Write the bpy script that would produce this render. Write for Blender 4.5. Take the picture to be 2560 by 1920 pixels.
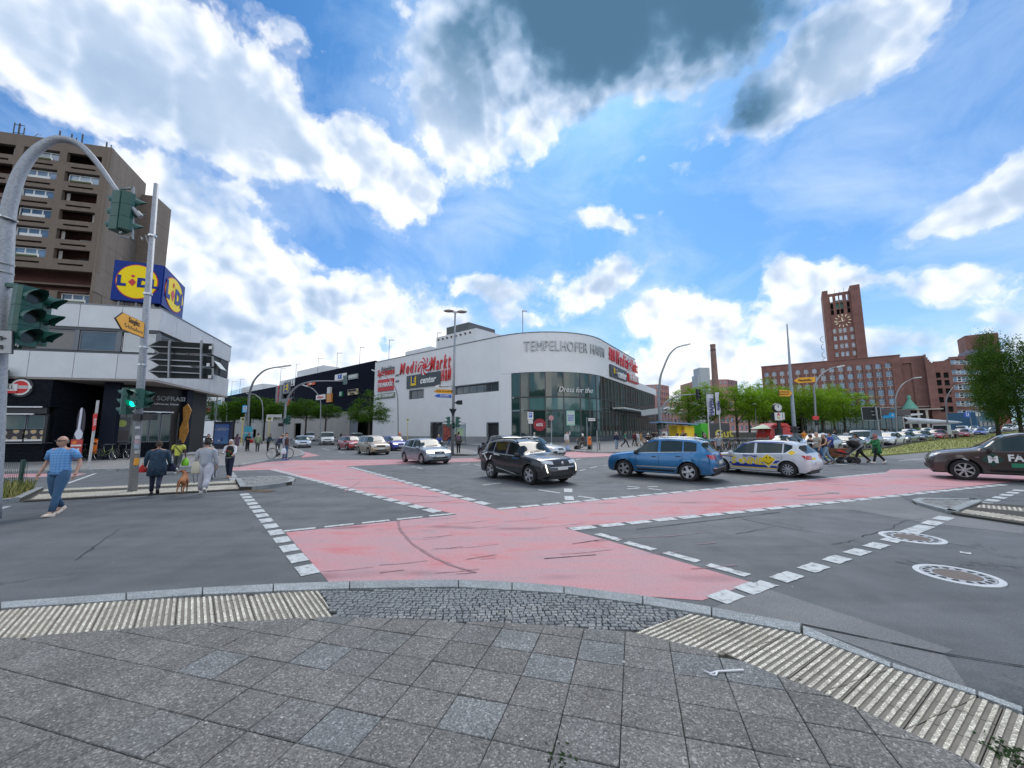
import bpy,bmesh,math,random
from math import *
from mathutils import Vector,Matrix,Euler
from mathutils.bvhtree import BVHTree
R = radians
V = Vector
MT_ = Matrix.Translation
rnd = random.Random(7)
ru = rnd.uniform
for o in list(bpy.data.objects):
 bpy.data.objects.remove(o)
S = bpy.context.scene
COL = S.collection
# ------------------------------------------------------------------ camera
F_PX,CAM_H = 980.0,1.85
PITCH,ROLL = atan(118/980.0),R(.33)
cp,sp,cr,sr = cos(PITCH),sin(PITCH),cos(ROLL),sin(ROLL)
cam = bpy.data.objects.new('camera',bpy.data.cameras.new('camera'))
COL.objects.link(cam)
cam.data.sensor_width = 36
cam.data.lens = 36*F_PX/2560
cam.data.clip_start = .05
cam.data.clip_end = 6000
rt,dn,fw = V((cr,sr*sp,-sr*cp)),V((-sr,cr*sp,-cr*cp)),V((0,cp,sp))
cam.matrix_world = Matrix(((rt.x,-dn.x,-fw.x,0),(rt.y,-dn.y,-fw.y,0),(rt.z,-dn.z,-fw.z,CAM_H),(0,0,0,1)))
S.camera = cam
EYE = V((0,0,CAM_H))
# survey helpers: a sighting line from the camera station through the photograph
def ray(px,py):
 u,v = px-1280,py-960
 return rt*u+dn*v+fw*F_PX
def G(px,py,z=0.0):
 d = ray(px,py);t = (z-CAM_H)/d.z
 return V((d.x*t,d.y*t,z))
def P(px,py,y):
 d = ray(px,py);return EYE+d*(y/d.y)
 # ------------------------------------------------------------------ world
SUN_EL,SUN_AZ = R(52),R(14)
sun_dir = V((sin(SUN_AZ)*cos(SUN_EL),cos(SUN_AZ)*cos(SUN_EL),sin(SUN_EL)))
W = bpy.data.worlds.new('World');S.world = W;W.use_nodes = True
nt = W.node_tree;nt.nodes.clear()
class NB:
 def __init__(s,t):s.t = t
 def n(s,typ,**k):
  x = s.t.nodes.new(typ)
  for a,b in k.items():setattr(x,a,b)
  return x
 def put(s,sock,v):
  if isinstance(v,bpy.types.NodeSocket):s.t.links.new(v,sock)
  else:sock.default_value = v
 def m(s,op,a,b=0.0,c=0.0,clamp=False):
  x = s.n('ShaderNodeMath',operation=op,use_clamp=clamp)
  s.put(x.inputs[0],a);s.put(x.inputs[1],b);s.put(x.inputs[2],c)
  return x.outputs[0]
 def vm(s,op,a,b=(0,0,0),scale=None):
  x = s.n('ShaderNodeVectorMath',operation=op)
  s.put(x.inputs[0],a);s.put(x.inputs[1],b)
  if scale is not None:s.put(x.inputs['Scale'],scale)
  return x.outputs['Value'] if op in ('DOT_PRODUCT','LENGTH') else x.outputs[0]
 def ramp(s,v,pts,mode='LINEAR'):
  x = s.n('ShaderNodeValToRGB');x.color_ramp.interpolation = mode
  e = x.color_ramp.elements
  while len(e)<len(pts):e.new(.5)
  for i,(q,c) in enumerate(pts):
   e[i].position = q
   e[i].color = (*c,1) if isinstance(c,(tuple,list)) else (c,c,c,1)
  s.put(x.inputs[0],v)
  return x.outputs[0]
 def mix(s,f,a,b,mode='MIX'):
  x = s.n('ShaderNodeMix',data_type='RGBA',blend_type=mode)
  s.put(x.inputs[0],f)
  s.put(x.inputs[6],(*a,1) if isinstance(a,tuple) and len(a)==3 else a)
  s.put(x.inputs[7],(*b,1) if isinstance(b,tuple) and len(b)==3 else b)
  return x.outputs[2]
 def noise(s,vec,scale,detail=4,rough=.55,lac=2.0,dist=0,col=False):
  x = s.n('ShaderNodeTexNoise');x.noise_dimensions = '3D'
  if vec is not None:s.put(x.inputs['Vector'],vec)
  x.inputs['Scale'].default_value = scale;x.inputs['Detail'].default_value = detail
  x.inputs['Roughness'].default_value = rough;x.inputs['Lacunarity'].default_value = lac
  x.inputs['Distortion'].default_value = dist
  return x.outputs['Color' if col else 'Fac']
b = NB(nt)
geo = b.n('ShaderNodeTexCoord').outputs['Generated']
sky = b.n('ShaderNodeTexSky',sky_type='NISHITA',sun_disc=False)
sky.sun_elevation = SUN_EL;sky.sun_rotation = SUN_AZ
sky.air_density = 1.0;sky.dust_density = .6;sky.ozone_density = 2.5;sky.altitude = 50
# cloud masses: each is an ellipsoid of directions (where in the sky, how wide, how tall, how it leans)
# columns: sighting x, y, half width, half height (photo units), lean in degrees, weight
K = 1.1573
CL = [(330,150,460,190,20,1.15),(120,60,300,170,10,1.0),(90,230,170,60,10,.6),(560,240,330,130,32,1.1),(790,340,210,95,40,1.0),(690,345,80,40,10,.5),(640,60,150,60,30,.75),(1000,240,200,150,50,.9),(1140,260,110,110,30,.9),(960,330,110,60,40,.5),(1230,60,460,190,-8,1.45),(1430,170,260,90,-10,.9),(940,60,160,110,20,.7),(1780,150,260,130,-32,1.15),(1650,250,190,80,-20,.85),(1880,110,120,90,-20,.8),(1690,380,90,30,15,.4),(2110,440,230,85,-22,1.0),(2190,370,130,50,-25,.7),(1380,330,70,22,0,.35),(1290,470,130,45,12,.75),(1385,460,70,25,0,.5),(420,480,200,130,28,1.15),(560,560,230,140,38,1.25),(330,400,90,60,20,.8),(700,650,240,110,30,1.15),(500,700,300,140,20,1.15),(820,700,220,80,10,1.0),(1060,625,120,42,-8,.8),(950,700,200,60,0,.7),(1150,700,200,60,0,.6),(1290,610,150,75,-30,.85),(1400,560,90,50,-30,.65),(1480,690,190,80,25,.9),(1560,780,200,60,0,.8),(1690,600,90,75,50,.85),(1850,600,170,60,0,.8),(2010,620,160,90,15,.95),(1960,740,300,80,0,.8),(2110,690,140,60,0,.7),(1720,700,170,90,0,.7),(1000,790,500,80,0,.85),(1500,810,500,90,0,.85),(480,820,300,60,0,.8),(2000,800,500,110,0,.85)]
warp = b.noise(geo,3.6,4,.6,col=True)
warp = b.vm('SCALE',b.vm('SUBTRACT',warp,(.5,.5,.5)),scale=.13)
dw = b.vm('ADD',geo,warp)
F = None
def cloud_frame(x,y,a,bb,lean):
 c = ray(x*K,y*K).normalized()
 th = R(lean)
 q = ray(x*K+10*cos(th),y*K+10*sin(th)).normalized()
 e1 = (q-c);e1 = (e1-c*e1.dot(c)).normalized();e2 = c.cross(e1)
 L = ray(x*K,y*K).length/K
 return c,e1,e2,a*.94/L,bb*.94/L
blobs = [cloud_frame(*q[:5])+(q[5],) for q in CL]
for c,e1,e2,ra,rb,w in blobs:
 M3 = Matrix((e1,e2,c)).transposed()
 mp = b.n('ShaderNodeMapping',vector_type='TEXTURE')
 b.put(mp.inputs['Vector'],dw)
 mp.inputs['Location'].default_value = c
 mp.inputs['Rotation'].default_value = M3.to_euler('XYZ')
 mp.inputs['Scale'].default_value = (ra*1.45,rb*1.45,.55)
 g = b.n('ShaderNodeTexGradient',gradient_type='SPHERICAL')
 b.put(g.inputs[0],mp.outputs[0])
 v = b.m('MULTIPLY',g.outputs['Fac'],w)
 F = v if F is None else b.m('SMOOTH_MAX',F,v,.12)
 # behind the camera and overhead the sky carries on with broken cloud, its unseen rear part made brighter to light the walls
sep = b.n('ShaderNodeSeparateXYZ');b.put(sep.inputs[0],geo)
zz = sep.outputs[2]
rest = b.m('MULTIPLY_ADD',b.noise(geo,2.1,2,.5),2.2,-.55)
away = b.m('SMOOTH_MIN',1.0,b.m('MAXIMUM',b.m('MULTIPLY_ADD',sep.outputs[1],-3.5,1.1),b.m('MULTIPLY_ADD',zz,4.0,-2.95)),.2)
away = b.m('MAXIMUM',away,0)
F = b.m('MAXIMUM',F,b.m('MULTIPLY',rest,away))
def billow(vec,scale,detail,rough):
 w2 = b.vm('ADD',vec,b.vm('SCALE',b.vm('SUBTRACT',b.noise(vec,11,3,.5,col=True),(.5,.5,.5)),scale=.05))
 v = b.n('ShaderNodeTexVoronoi',feature='F1');b.put(v.inputs['Vector'],w2)
 v.inputs['Scale'].default_value = scale;v.inputs['Detail'].default_value = detail;v.inputs['Roughness'].default_value = rough
 v.inputs['Lacunarity'].default_value = 2.1;v.normalize = True
 return b.m('SUBTRACT',1.0,v.outputs['Distance'])
off = tuple((sun_dir-V((0,0,.1))).normalized()*.022)
puff = billow(geo,9,4,.6)
puff_s = billow(b.vm('ADD',geo,off),9,2,.5);puff_0 = billow(geo,9,2,.5)
soft = b.noise(geo,4.2,8,.56)
n_hi = b.m('ADD',b.m('MULTIPLY_ADD',puff,1.15,-.80),b.m('MULTIPLY_ADD',soft,2.3,-1.2))
dens = b.m('ADD',b.m('MULTIPLY_ADD',F,1.32,-.46),n_hi)
alpha = b.ramp(b.m('MULTIPLY_ADD',dens,1.0,.0,True),[(.0,0),(.08,.16),(.22,.72),(.40,1.0)],'EASE')
relief = b.m('MULTIPLY',b.m('SUBTRACT',puff_0,puff_s),2.2)
soft0 = b.noise(geo,3.4,3,.5);soft1 = b.noise(b.vm('ADD',geo,tuple(3*x for x in off)),3.4,3,.5)
relief = b.m('ADD',relief,b.m('MULTIPLY',b.m('SUBTRACT',soft0,soft1),1.6))
dark = None
for c,e1,e2,ra,rb,w in (cloud_frame(1300,-110,660,480,-4)+(1.25,),cloud_frame(1290,120,260,200,0)+(.7,),cloud_frame(1560,10,330,230,-15)+(1.1,),cloud_frame(1610,235,130,85,10)+(.75,),cloud_frame(1010,60,180,200,40)+(.45,)):
 mp = b.n('ShaderNodeMapping',vector_type='TEXTURE');b.put(mp.inputs['Vector'],dw)
 mp.inputs['Location'].default_value = c
 mp.inputs['Rotation'].default_value = Matrix((e1,e2,c)).transposed().to_euler('XYZ')
 mp.inputs['Scale'].default_value = (ra,rb,.5)
 g = b.n('ShaderNodeTexGradient',gradient_type='SPHERICAL');b.put(g.inputs[0],mp.outputs[0])
 v = b.m('MULTIPLY',g.outputs['Fac'],w)
 dark = v if dark is None else b.m('SMOOTH_MAX',dark,v,.15)
bright = b.m('ADD',b.m('MULTIPLY_ADD',dens,-.50,1.02),relief)
bright = b.m('SMOOTH_MAX',bright,.56,.25)
bright = b.m('SUBTRACT',b.m('ADD',bright,b.m('MULTIPLY_ADD',soft,.55,-.275)),b.m('MULTIPLY',dark,.80))
bright = b.m('SMOOTH_MAX',bright,.07,.2)
# high thin veil
veil = b.m('MULTIPLY_ADD',b.noise(b.vm('MULTIPLY',geo,(1.6,.7,2.4)),2.4,6,.6,dist=.6),2.1,-.88,True)
hor = b.ramp(zz,[(.0,1.0),(.12,.72),(.35,.22),(.7,0)])
haze_f = b.m('ADD',b.m('MULTIPLY',veil,.75),b.m('MULTIPLY',hor,.55),clamp=True)
skyc = b.vm('MULTIPLY',sky.outputs[0],(.40,.86,1.22))
SKY_K = 1/.1
skyc = b.vm('MULTIPLY',skyc,(.80,.80,.80))
base = b.mix(haze_f,skyc,(.62*SKY_K*.82,.76*SKY_K*.82,.95*SKY_K*.82))
lit = b.m('MULTIPLY_ADD',b.m('MAXIMUM',b.m('MULTIPLY',sep.outputs[1],-1.0),0.0),1.0,1.0)  # extra brightness added to clouds behind the camera, lifting the walls that face it
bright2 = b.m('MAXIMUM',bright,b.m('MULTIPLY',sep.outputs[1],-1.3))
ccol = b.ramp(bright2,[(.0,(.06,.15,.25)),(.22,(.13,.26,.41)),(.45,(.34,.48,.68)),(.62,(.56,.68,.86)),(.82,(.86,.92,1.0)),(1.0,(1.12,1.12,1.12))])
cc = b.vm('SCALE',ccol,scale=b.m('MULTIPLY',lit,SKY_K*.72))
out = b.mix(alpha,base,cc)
low = b.ramp(b.m('MULTIPLY_ADD',zz,6,.5,True),[(.35,0),(.5,1)])
out = b.mix(low,(2.2,2.3,2.4),out)
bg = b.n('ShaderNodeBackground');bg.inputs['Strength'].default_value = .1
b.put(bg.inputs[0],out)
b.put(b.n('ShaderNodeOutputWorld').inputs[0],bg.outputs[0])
W.cycles.sampling_method = 'MANUAL';W.cycles.sample_map_resolution = 512
# ------------------------------------------------------------------ sun (veiled by the big cloud) and exposure
sl = bpy.data.lights.new('sun','SUN');sl.energy = 1.5;sl.angle = R(30);sl.color = (1,.96,.9)
so = bpy.data.objects.new('sun',sl);COL.objects.link(so)
so.rotation_euler = sun_dir.to_track_quat('Z','Y').to_euler()
S.view_settings.view_transform = 'Standard';S.view_settings.look = 'None'
S.view_settings.gamma = 1;S.view_settings.use_curve_mapping = False
S.view_settings.exposure = .6
S.render.engine = 'CYCLES'
S.cycles.use_denoising = True
S.cycles.max_bounces = 6;S.cycles.diffuse_bounces = 3;S.cycles.glossy_bounces = 3
S.cycles.transmission_bounces = 4;S.cycles.transparent_max_bounces = 8;S.cycles.caustics_reflective = False;S.cycles.caustics_refractive = False
S.cycles.sample_clamp_indirect = 6
# helpers
def tag(o,label=None,cat=None,group=None,kind=None):
 if label:o['label'] = label
 if cat:o['category'] = cat
 if group:o['group'] = group
 if kind:o['kind'] = kind
 return o
def thing(name,label,cat,loc=(0,0,0),rz=0.0,group=None,sc=None):
 o = bpy.data.objects.new(name,None);COL.objects.link(o)
 o.location = loc;o.rotation_euler = (0,0,rz);o.empty_display_size = .2
 if sc:o.scale = (sc,sc,sc)
 return tag(o,label,cat,group)
class MB:
 """collects faces for one mesh"""
 def __init__(s):s.v = [];s.f = [];s.mi = [];s.cur = 0;s.xf = None
 def av(s,p):
  p = V(p)
  if s.xf is not None:p = s.xf@p
  s.v.append(p);return len(s.v)-1
 def face(s,pts):
  s.f.append([s.av(p) for p in pts]);s.mi.append(s.cur)
 def fi(s,idx):s.f.append(list(idx));s.mi.append(s.cur)
 def box(s,x0,x1,y0,y1,z0,z1):
  i = [s.av((x,y,z)) for z in (z0,z1) for y in (y0,y1) for x in (x0,x1)]
  for q in ((0,2,3,1),(4,5,7,6),(0,1,5,4),(2,6,7,3),(0,4,6,2),(1,3,7,5)):s.fi([i[k] for k in q])
  return s
 def bar(s,a,b_,w,h=None,up=(0,0,1)):
  a,b_ = V(a),V(b_);h = h or w
  d = (b_-a).normalized();up = V(up)
  if abs(d.dot(up))>.98:up = V((1,0,0))
  x = d.cross(up).normalized();z = x.cross(d)
  i = [s.av(p+x*(sx*w/2)+z*(sz*h/2)) for p in (a,b_) for sz in (-1,1) for sx in (-1,1)]
  for q in ((0,1,3,2),(4,6,7,5),(0,4,5,1),(2,3,7,6),(0,2,6,4),(1,5,7,3)):s.fi([i[k] for k in q])
  return s
 def tube(s,pts,rr,n=8,cap=True,closed=False):
  pts = [V(p) for p in pts]
  if not isinstance(rr,(list,tuple)):rr = [rr]*len(pts)
  rings = [];up = V((0,0,1));N = len(pts)
  nrm = None
  for k,p in enumerate(pts):
   if closed:d = pts[(k+1)%N]-pts[k-1]
   else:d = pts[min(k+1,N-1)]-pts[max(k-1,0)]
   d.normalize()
   if nrm is None:
    u = V((0,0,1)) if abs(d.z)<.9 else V((1,0,0))
    nrm = (u-d*u.dot(d)).normalized()
   else:
    nrm = nrm-d*nrm.dot(d)
    nrm = nrm.normalized() if nrm.length>1e-6 else V((1,0,0))
   y = d.cross(nrm)
   rings.append([s.av(p+(nrm*cos(2*pi*j/n)+y*sin(2*pi*j/n))*rr[k]) for j in range(n)])
  for k in range(N if closed else N-1):
   A,B = rings[k],rings[(k+1)%N]
   for j in range(n):s.fi((A[j],A[(j+1)%n],B[(j+1)%n],B[j]))
  if cap and not closed:s.fi(rings[0][::-1]);s.fi(rings[-1])
  return s
 def cyl(s,p,r,z0,z1,n=16):return s.tube([(p[0],p[1],z0),(p[0],p[1],z1)],r,n)
 def lathe(s,prof,n=20,c=(0,0,0),axis='z'):
  rings = []
  for r,z in prof:
   ring = []
   for j in range(n):
    a = 2*pi*j/n
    q = (r*cos(a),r*sin(a),z)
    if axis=='y':q = (q[0],q[2],q[1])
    if axis=='x':q = (q[2],q[0],q[1])
    ring.append(s.av(V(c)+V(q)))
   rings.append(ring)
  for A,B in zip(rings,rings[1:]):
   for j in range(n):s.fi((A[j],A[(j+1)%n],B[(j+1)%n],B[j]))
  s.fi(rings[0][::-1]);s.fi(rings[-1])
  return s
 def prism(s,poly,z0,z1,bottom=True):
  a = [s.av((p[0],p[1],z0)) for p in poly];b_ = [s.av((p[0],p[1],z1)) for p in poly]
  n = len(poly)
  s.fi(b_)
  if bottom:s.fi(a[::-1])
  for k in range(n):s.fi((a[k],a[(k+1)%n],b_[(k+1)%n],b_[k]))
  return s
 def build(s,name,mat,parent=None,smooth=False,flip=True,**kw):
  me = bpy.data.meshes.new(name)
  me.from_pydata([tuple(v) for v in s.v],[],s.f)
  mats = mat if isinstance(mat,(list,tuple)) else [mat]
  for m_ in mats:me.materials.append(m_)
  if len(mats)>1:
   for p,k in zip(me.polygons,s.mi):p.material_index = k
  if flip:
   bm = bmesh.new();bm.from_mesh(me);bmesh.ops.recalc_face_normals(bm,faces=bm.faces);bm.to_mesh(me);bm.free()
  if smooth:
   me.shade_smooth()
   if smooth!='all':me.set_sharp_from_angle(angle=R(35 if smooth is True else smooth))
  o = bpy.data.objects.new(name,me);COL.objects.link(o)
  if parent is not None:o.parent = parent
  return tag(o,**kw)
def bx(name,mat,parent,x0,x1,y0,y1,z0,z1,**kw):
 return MB().box(x0,x1,y0,y1,z0,z1).build(name,mat,parent,flip=False,**kw)
def copy_tree(o,parent=None):
 c = o.copy();COL.objects.link(c)
 if parent is not None:c.parent = parent
 for ch in o.children:copy_tree(ch,c)
 return c
def text_mesh(txt,size=1.0,bold=0.0,ext=0.0,shear=0.0,align='CENTER',space=1.0,res=3,sx=1.0):
 cu = bpy.data.curves.new('lettering','FONT');cu.body = txt;cu.size = size;cu.offset = bold;cu.extrude = ext
 cu.shear = shear;cu.align_x = align;cu.align_y = 'CENTER';cu.space_character = space;cu.resolution_u = res
 o = bpy.data.objects.new('t',cu)
 me = bpy.data.meshes.new_from_object(o)
 bpy.data.objects.remove(o)
 if sx!=1:
  for v in me.vertices:v.co.x*=sx
 return me
def lettering(txt,size,mat,parent,mtx,ext=.0,bold=0.0,name='lettering',fn=None,**k):
 """text lying in local x (reading) / y (up) plane, moved by the matrix"""
 me = text_mesh(txt,size,bold,ext,**k)
 if fn:
  for v in me.vertices:v.co = fn(v.co)
 else:me.transform(mtx)
 me.materials.clear();me.materials.append(mat)
 o = bpy.data.objects.new(name,me);COL.objects.link(o)
 if parent is not None:o.parent = parent
 return o
def frame(o,xdir,updir=(0,0,1)):
 """matrix with local x along xdir, local y up, local z out of the face (towards the reader)"""
 x = V(xdir).normalized();y = V(updir).normalized();z = x.cross(y)
 return Matrix(((x.x,y.x,z.x,o[0]),(x.y,y.y,z.y,o[1]),(x.z,y.z,z.z,o[2]),(0,0,0,1)))
def clip(poly,a,b_):
 """keep the part of poly left of the directed line a->b"""
 out = []
 def side(p):return (b_[0]-a[0])*(p[1]-a[1])-(b_[1]-a[1])*(p[0]-a[0])
 for k in range(len(poly)):
  p,q = poly[k],poly[(k+1)%len(poly)]
  sp_,sq = side(p),side(q)
  if sp_>=0:out.append(p)
  if sp_*sq<0:
   t = sp_/(sp_-sq);out.append((p[0]+(q[0]-p[0])*t,p[1]+(q[1]-p[1])*t))
 return out
def clip_convex(poly,hull):
 for k in range(len(hull)):
  poly = clip(poly,hull[k],hull[(k+1)%len(hull)])
  if len(poly)<3:return []
 return poly
def area(p):return .5*sum(p[k][0]*p[(k+1)%len(p)][1]-p[(k+1)%len(p)][0]*p[k][1] for k in range(len(p)))
def shrink(poly,d):
 """inset a convex polygon (ccw) by d"""
 out = poly[:]
 for k in range(len(poly)):
  a,b_ = V(poly[k][:2]),V(poly[(k+1)%len(poly)][:2])
  if (b_-a).length<1e-6:continue
  e = (b_-a).normalized();nn = V((-e.y,e.x))*d
  out = clip(out,a+nn,b_+nn)
  if len(out)<3:return []
 return out
 # materials
MATS = {}
def M(name,col,rough=.6,metal=0.0,var=.12,scale=4.0,bump=0.0,bscale=40.0,spec=.5,coat=0.0,emit=0.0,rnd_=0.0,stain=0.0,alpha=None,trans=0.0,ior=1.45,detail=5):
 if name in MATS:return MATS[name]
 m = bpy.data.materials.new(name);m.use_nodes = True
 t = m.node_tree;q = NB(t);pb = t.nodes['Principled BSDF']
 co = q.n('ShaderNodeTexCoord').outputs['Object']
 c = None
 if var or stain or rnd_:
  nz = q.noise(co,scale,detail)
  f = q.m('MULTIPLY_ADD',q.m('SUBTRACT',nz,.5),var*3.2,1.0)
  if rnd_:
   oi = q.n('ShaderNodeObjectInfo').outputs['Random']
   f = q.m('MULTIPLY',f,q.m('MULTIPLY_ADD',oi,rnd_*2,1-rnd_))
  c = q.vm('SCALE',(*col,),scale=f)
  if stain:
   st = q.ramp(q.noise(q.vm('MULTIPLY',co,(1,1,.35)),scale*.35,7,.65),[(.42,0),(.75,1)])
   c = q.mix(q.m('MULTIPLY',st,stain),c,tuple(x*.45 for x in col))
  q.put(pb.inputs['Base Color'],c)
  rr = q.m('MULTIPLY_ADD',q.m('SUBTRACT',nz,.5),.25,rough,clamp=True);q.put(pb.inputs['Roughness'],rr)
 else:
  pb.inputs['Base Color'].default_value = (*col,1);pb.inputs['Roughness'].default_value = rough
 pb.inputs['Metallic'].default_value = metal;pb.inputs['Specular IOR Level'].default_value = spec
 pb.inputs['Coat Weight'].default_value = coat;pb.inputs['Coat Roughness'].default_value = .06
 if trans:pb.inputs['Transmission Weight'].default_value = trans;pb.inputs['IOR'].default_value = ior
 if emit:pb.inputs['Emission Color'].default_value = (*col,1);pb.inputs['Emission Strength'].default_value = emit
 if bump:
  bn = q.n('ShaderNodeBump');bn.inputs['Strength'].default_value = min(1,bump);bn.inputs['Distance'].default_value = .02
  q.put(bn.inputs['Height'],q.noise(co,bscale,4));q.put(pb.inputs['Normal'],bn.outputs[0])
 MATS[name] = m
 return m
def base_nodes(name):
 m = bpy.data.materials.new(name);m.use_nodes = True;MATS[name] = m
 return m,NB(m.node_tree),m.node_tree.nodes['Principled BSDF']
def m_asphalt(name,c0,c1,tint=1.0):
 m,q,pb = base_nodes(name)
 co = q.n('ShaderNodeTexCoord').outputs['Object']
 big = q.noise(co,.12,5,.6);mid = q.noise(co,1.3,6,.62);fine = q.noise(co,75,3,.7);grit = q.noise(co,260,2,.6)
 streak = q.noise(q.vm('MULTIPLY',co,(.10,1.9,1)),1.0,5,.6)
 v = q.m('ADD',q.m('MULTIPLY',big,.5),q.m('MULTIPLY',mid,.35));v = q.m('ADD',v,q.m('MULTIPLY',streak,.4));v = q.m('MULTIPLY_ADD',q.m('SUBTRACT',v,.625),1.7,.5)
 c = q.ramp(v,[(.2,c0),(.8,c1)])
 g = q.m('ADD',q.m('MULTIPLY',fine,.9),q.m('MULTIPLY',grit,.9))
 c = q.vm('MULTIPLY',c,q.ramp(g,[(.55,.62),(.9,.98),(1.15,1.5)]))
 vor = q.n('ShaderNodeTexVoronoi',feature='DISTANCE_TO_EDGE');vor.inputs['Scale'].default_value = .28
 q.put(vor.inputs['Vector'],q.vm('ADD',co,q.vm('SCALE',q.noise(co,1.1,6,.7,col=True),scale=1.6)))
 cr_ = q.ramp(vor.outputs[0],[(.0,1),(.008,.55),(.014,0)])
 msk = q.ramp(q.noise(co,.3,3),[(.50,0),(.58,1)])
 c = q.mix(q.m('MULTIPLY',q.m('MULTIPLY',cr_,msk),.65),c,(.012,.012,.013))
 sc = q.n('ShaderNodeTexVoronoi',feature='F1');sc.inputs['Scale'].default_value = .9;sc.inputs['Randomness'].default_value = 1
 q.put(sc.inputs['Vector'],co)
 spot = q.ramp(sc.outputs['Distance'],[(.0,1),(.035,.7),(.05,0)])
 c = q.mix(q.m('MULTIPLY',spot,.35),c,(.02,.02,.022))
 q.put(pb.inputs['Base Color'],c)
 q.put(pb.inputs['Roughness'],q.m('MULTIPLY_ADD',mid,-.35,.86))
 pb.inputs['Specular IOR Level'].default_value = .38
 bn = q.n('ShaderNodeBump');bn.inputs['Strength'].default_value = .5;bn.inputs['Distance'].default_value = .008
 q.put(bn.inputs['Height'],g);q.put(pb.inputs['Normal'],bn.outputs[0])
 return m
ASPH = m_asphalt('asphalt',(.052,.058,.062),(.125,.132,.138))
ASPH_L = m_asphalt('asphalt_lighter',(.11,.113,.115),(.17,.17,.168))
def m_red():
 m,q,pb = base_nodes('red_lane_coating')
 co = q.n('ShaderNodeTexCoord').outputs['Object']
 n = q.noise(q.vm('MULTIPLY',co,(.22,1.5,1)),.9,8,.66,dist=.8)
 sw = q.noise(co,.45,6,.62,dist=2.2)
 v = q.m('ADD',q.m('MULTIPLY',n,.55),q.m('MULTIPLY',sw,.45));v = q.m('MULTIPLY_ADD',q.m('SUBTRACT',v,.5),1.8,.47)
 c = q.ramp(v,[(.26,(.47,.16,.165)),(.42,(.45,.225,.235)),(.6,(.38,.235,.25)),(.78,(.26,.185,.205))])
 g = q.m('ADD',q.noise(co,85,3,.7),q.noise(co,300,2,.6))
 c = q.vm('MULTIPLY',c,q.ramp(g,[(.7,.78),(1.0,.98),(1.3,1.22)]))
 sk = q.n('ShaderNodeTexWave',wave_type='RINGS');sk.inputs['Scale'].default_value = .12;sk.inputs['Distortion'].default_value = 3.5;sk.inputs['Detail'].default_value = 3
 q.put(sk.inputs['Vector'],co)
 ln = q.ramp(sk.outputs['Fac'],[(.0,1),(.012,.5),(.03,0)])
 c = q.mix(q.m('MULTIPLY',ln,q.m('MULTIPLY',q.ramp(q.noise(co,.5,2),[(.5,0),(.6,1)]),.5)),c,(.09,.06,.07))
 q.put(pb.inputs['Base Color'],c);q.put(pb.inputs['Roughness'],q.m('MULTIPLY_ADD',v,-.25,.8));pb.inputs['Specular IOR Level'].default_value = .35
 bn = q.n('ShaderNodeBump');bn.inputs['Strength'].default_value = .4;bn.inputs['Distance'].default_value = .006
 q.put(bn.inputs['Height'],g);q.put(pb.inputs['Normal'],bn.outputs[0])
 return m
RED = m_red()
def m_paint():
 m,q,pb = base_nodes('road_paint')
 co = q.n('ShaderNodeTexCoord').outputs['Object']
 w = q.ramp(q.noise(co,9,8,.72),[(.36,(.16,.165,.17)),(.47,(.44,.46,.46)),(.7,(.58,.60,.59))])
 q.put(pb.inputs['Base Color'],w);pb.inputs['Roughness'].default_value = .65
 return m
PAINT = m_paint()
def m_slab(name,cols,speck,rn=.16,sc=1.0,moss=0.0):
 m,q,pb = base_nodes(name)
 co = q.n('ShaderNodeTexCoord').outputs['Object']
 oi = q.n('ShaderNodeObjectInfo').outputs['Random']
 c = q.ramp(oi,cols,'LINEAR')
 c = q.vm('SCALE',c,scale=q.m('MULTIPLY_ADD',q.noise(co,2.2,6,.65),.9,.55))
 v = q.n('ShaderNodeTexVoronoi',feature='F1');v.inputs['Scale'].default_value = 95*sc;q.put(v.inputs['Vector'],co)
 r_ = q.n('ShaderNodeSeparateColor');q.put(r_.inputs[0],v.outputs['Color'])
 c = q.vm('MULTIPLY',c,q.ramp(r_.outputs[0],[(.0,.55),(.35,.85),(.8,1.15),(.93,1.6),(.97,1.9)]))
 big = q.n('ShaderNodeTexVoronoi',feature='F1');big.inputs['Scale'].default_value = 42*sc;q.put(big.inputs['Vector'],co)
 r2 = q.n('ShaderNodeSeparateColor');q.put(r2.inputs[0],big.outputs['Color'])
 sm = q.m('MULTIPLY',q.ramp(r2.outputs[1],[(.945,0),(.955,1)],'CONSTANT'),q.ramp(big.outputs['Distance'],[(.22,1),(.3,0)]))
 c = q.mix(q.m('MULTIPLY',sm,speck),c,(.42,.42,.40))
 q.put(pb.inputs['Base Color'],c);pb.inputs['Roughness'].default_value = .82;pb.inputs['Specular IOR Level'].default_value = .3
 bn = q.n('ShaderNodeBump');bn.inputs['Strength'].default_value = .35;bn.inputs['Distance'].default_value = .004
 q.put(bn.inputs['Height'],r_.outputs[0]);q.put(pb.inputs['Normal'],bn.outputs[0])
 return m
SLAB = m_slab('speckled_concrete_slab',[(0,(.142,.137,.127)),(.35,(.158,.151,.14)),(.7,(.172,.166,.155)),(.86,(.15,.146,.138)),(.92,(.155,.162,.160)),(.97,(.188,.194,.19)),(1,(.125,.125,.122))],.9)
KERB = m_slab('granite_kerb',[(0,(.24,.26,.265)),(1,(.30,.32,.325))],.2,sc=1.6)
COBB = m_slab('granite_cobble',[(0,(.13,.14,.145)),(.4,(.21,.215,.215)),(.7,(.26,.26,.25)),(1,(.165,.18,.19))],.1,sc=1.5)
TACT = m_slab('pale_ribbed_concrete',[(0,(.44,.405,.33)),(.5,(.53,.495,.41)),(1,(.58,.545,.46))],.0,sc=1.2)
TACT_D = M('dirty_groove',(.20,.18,.15),.9,var=.25,scale=12)
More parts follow.
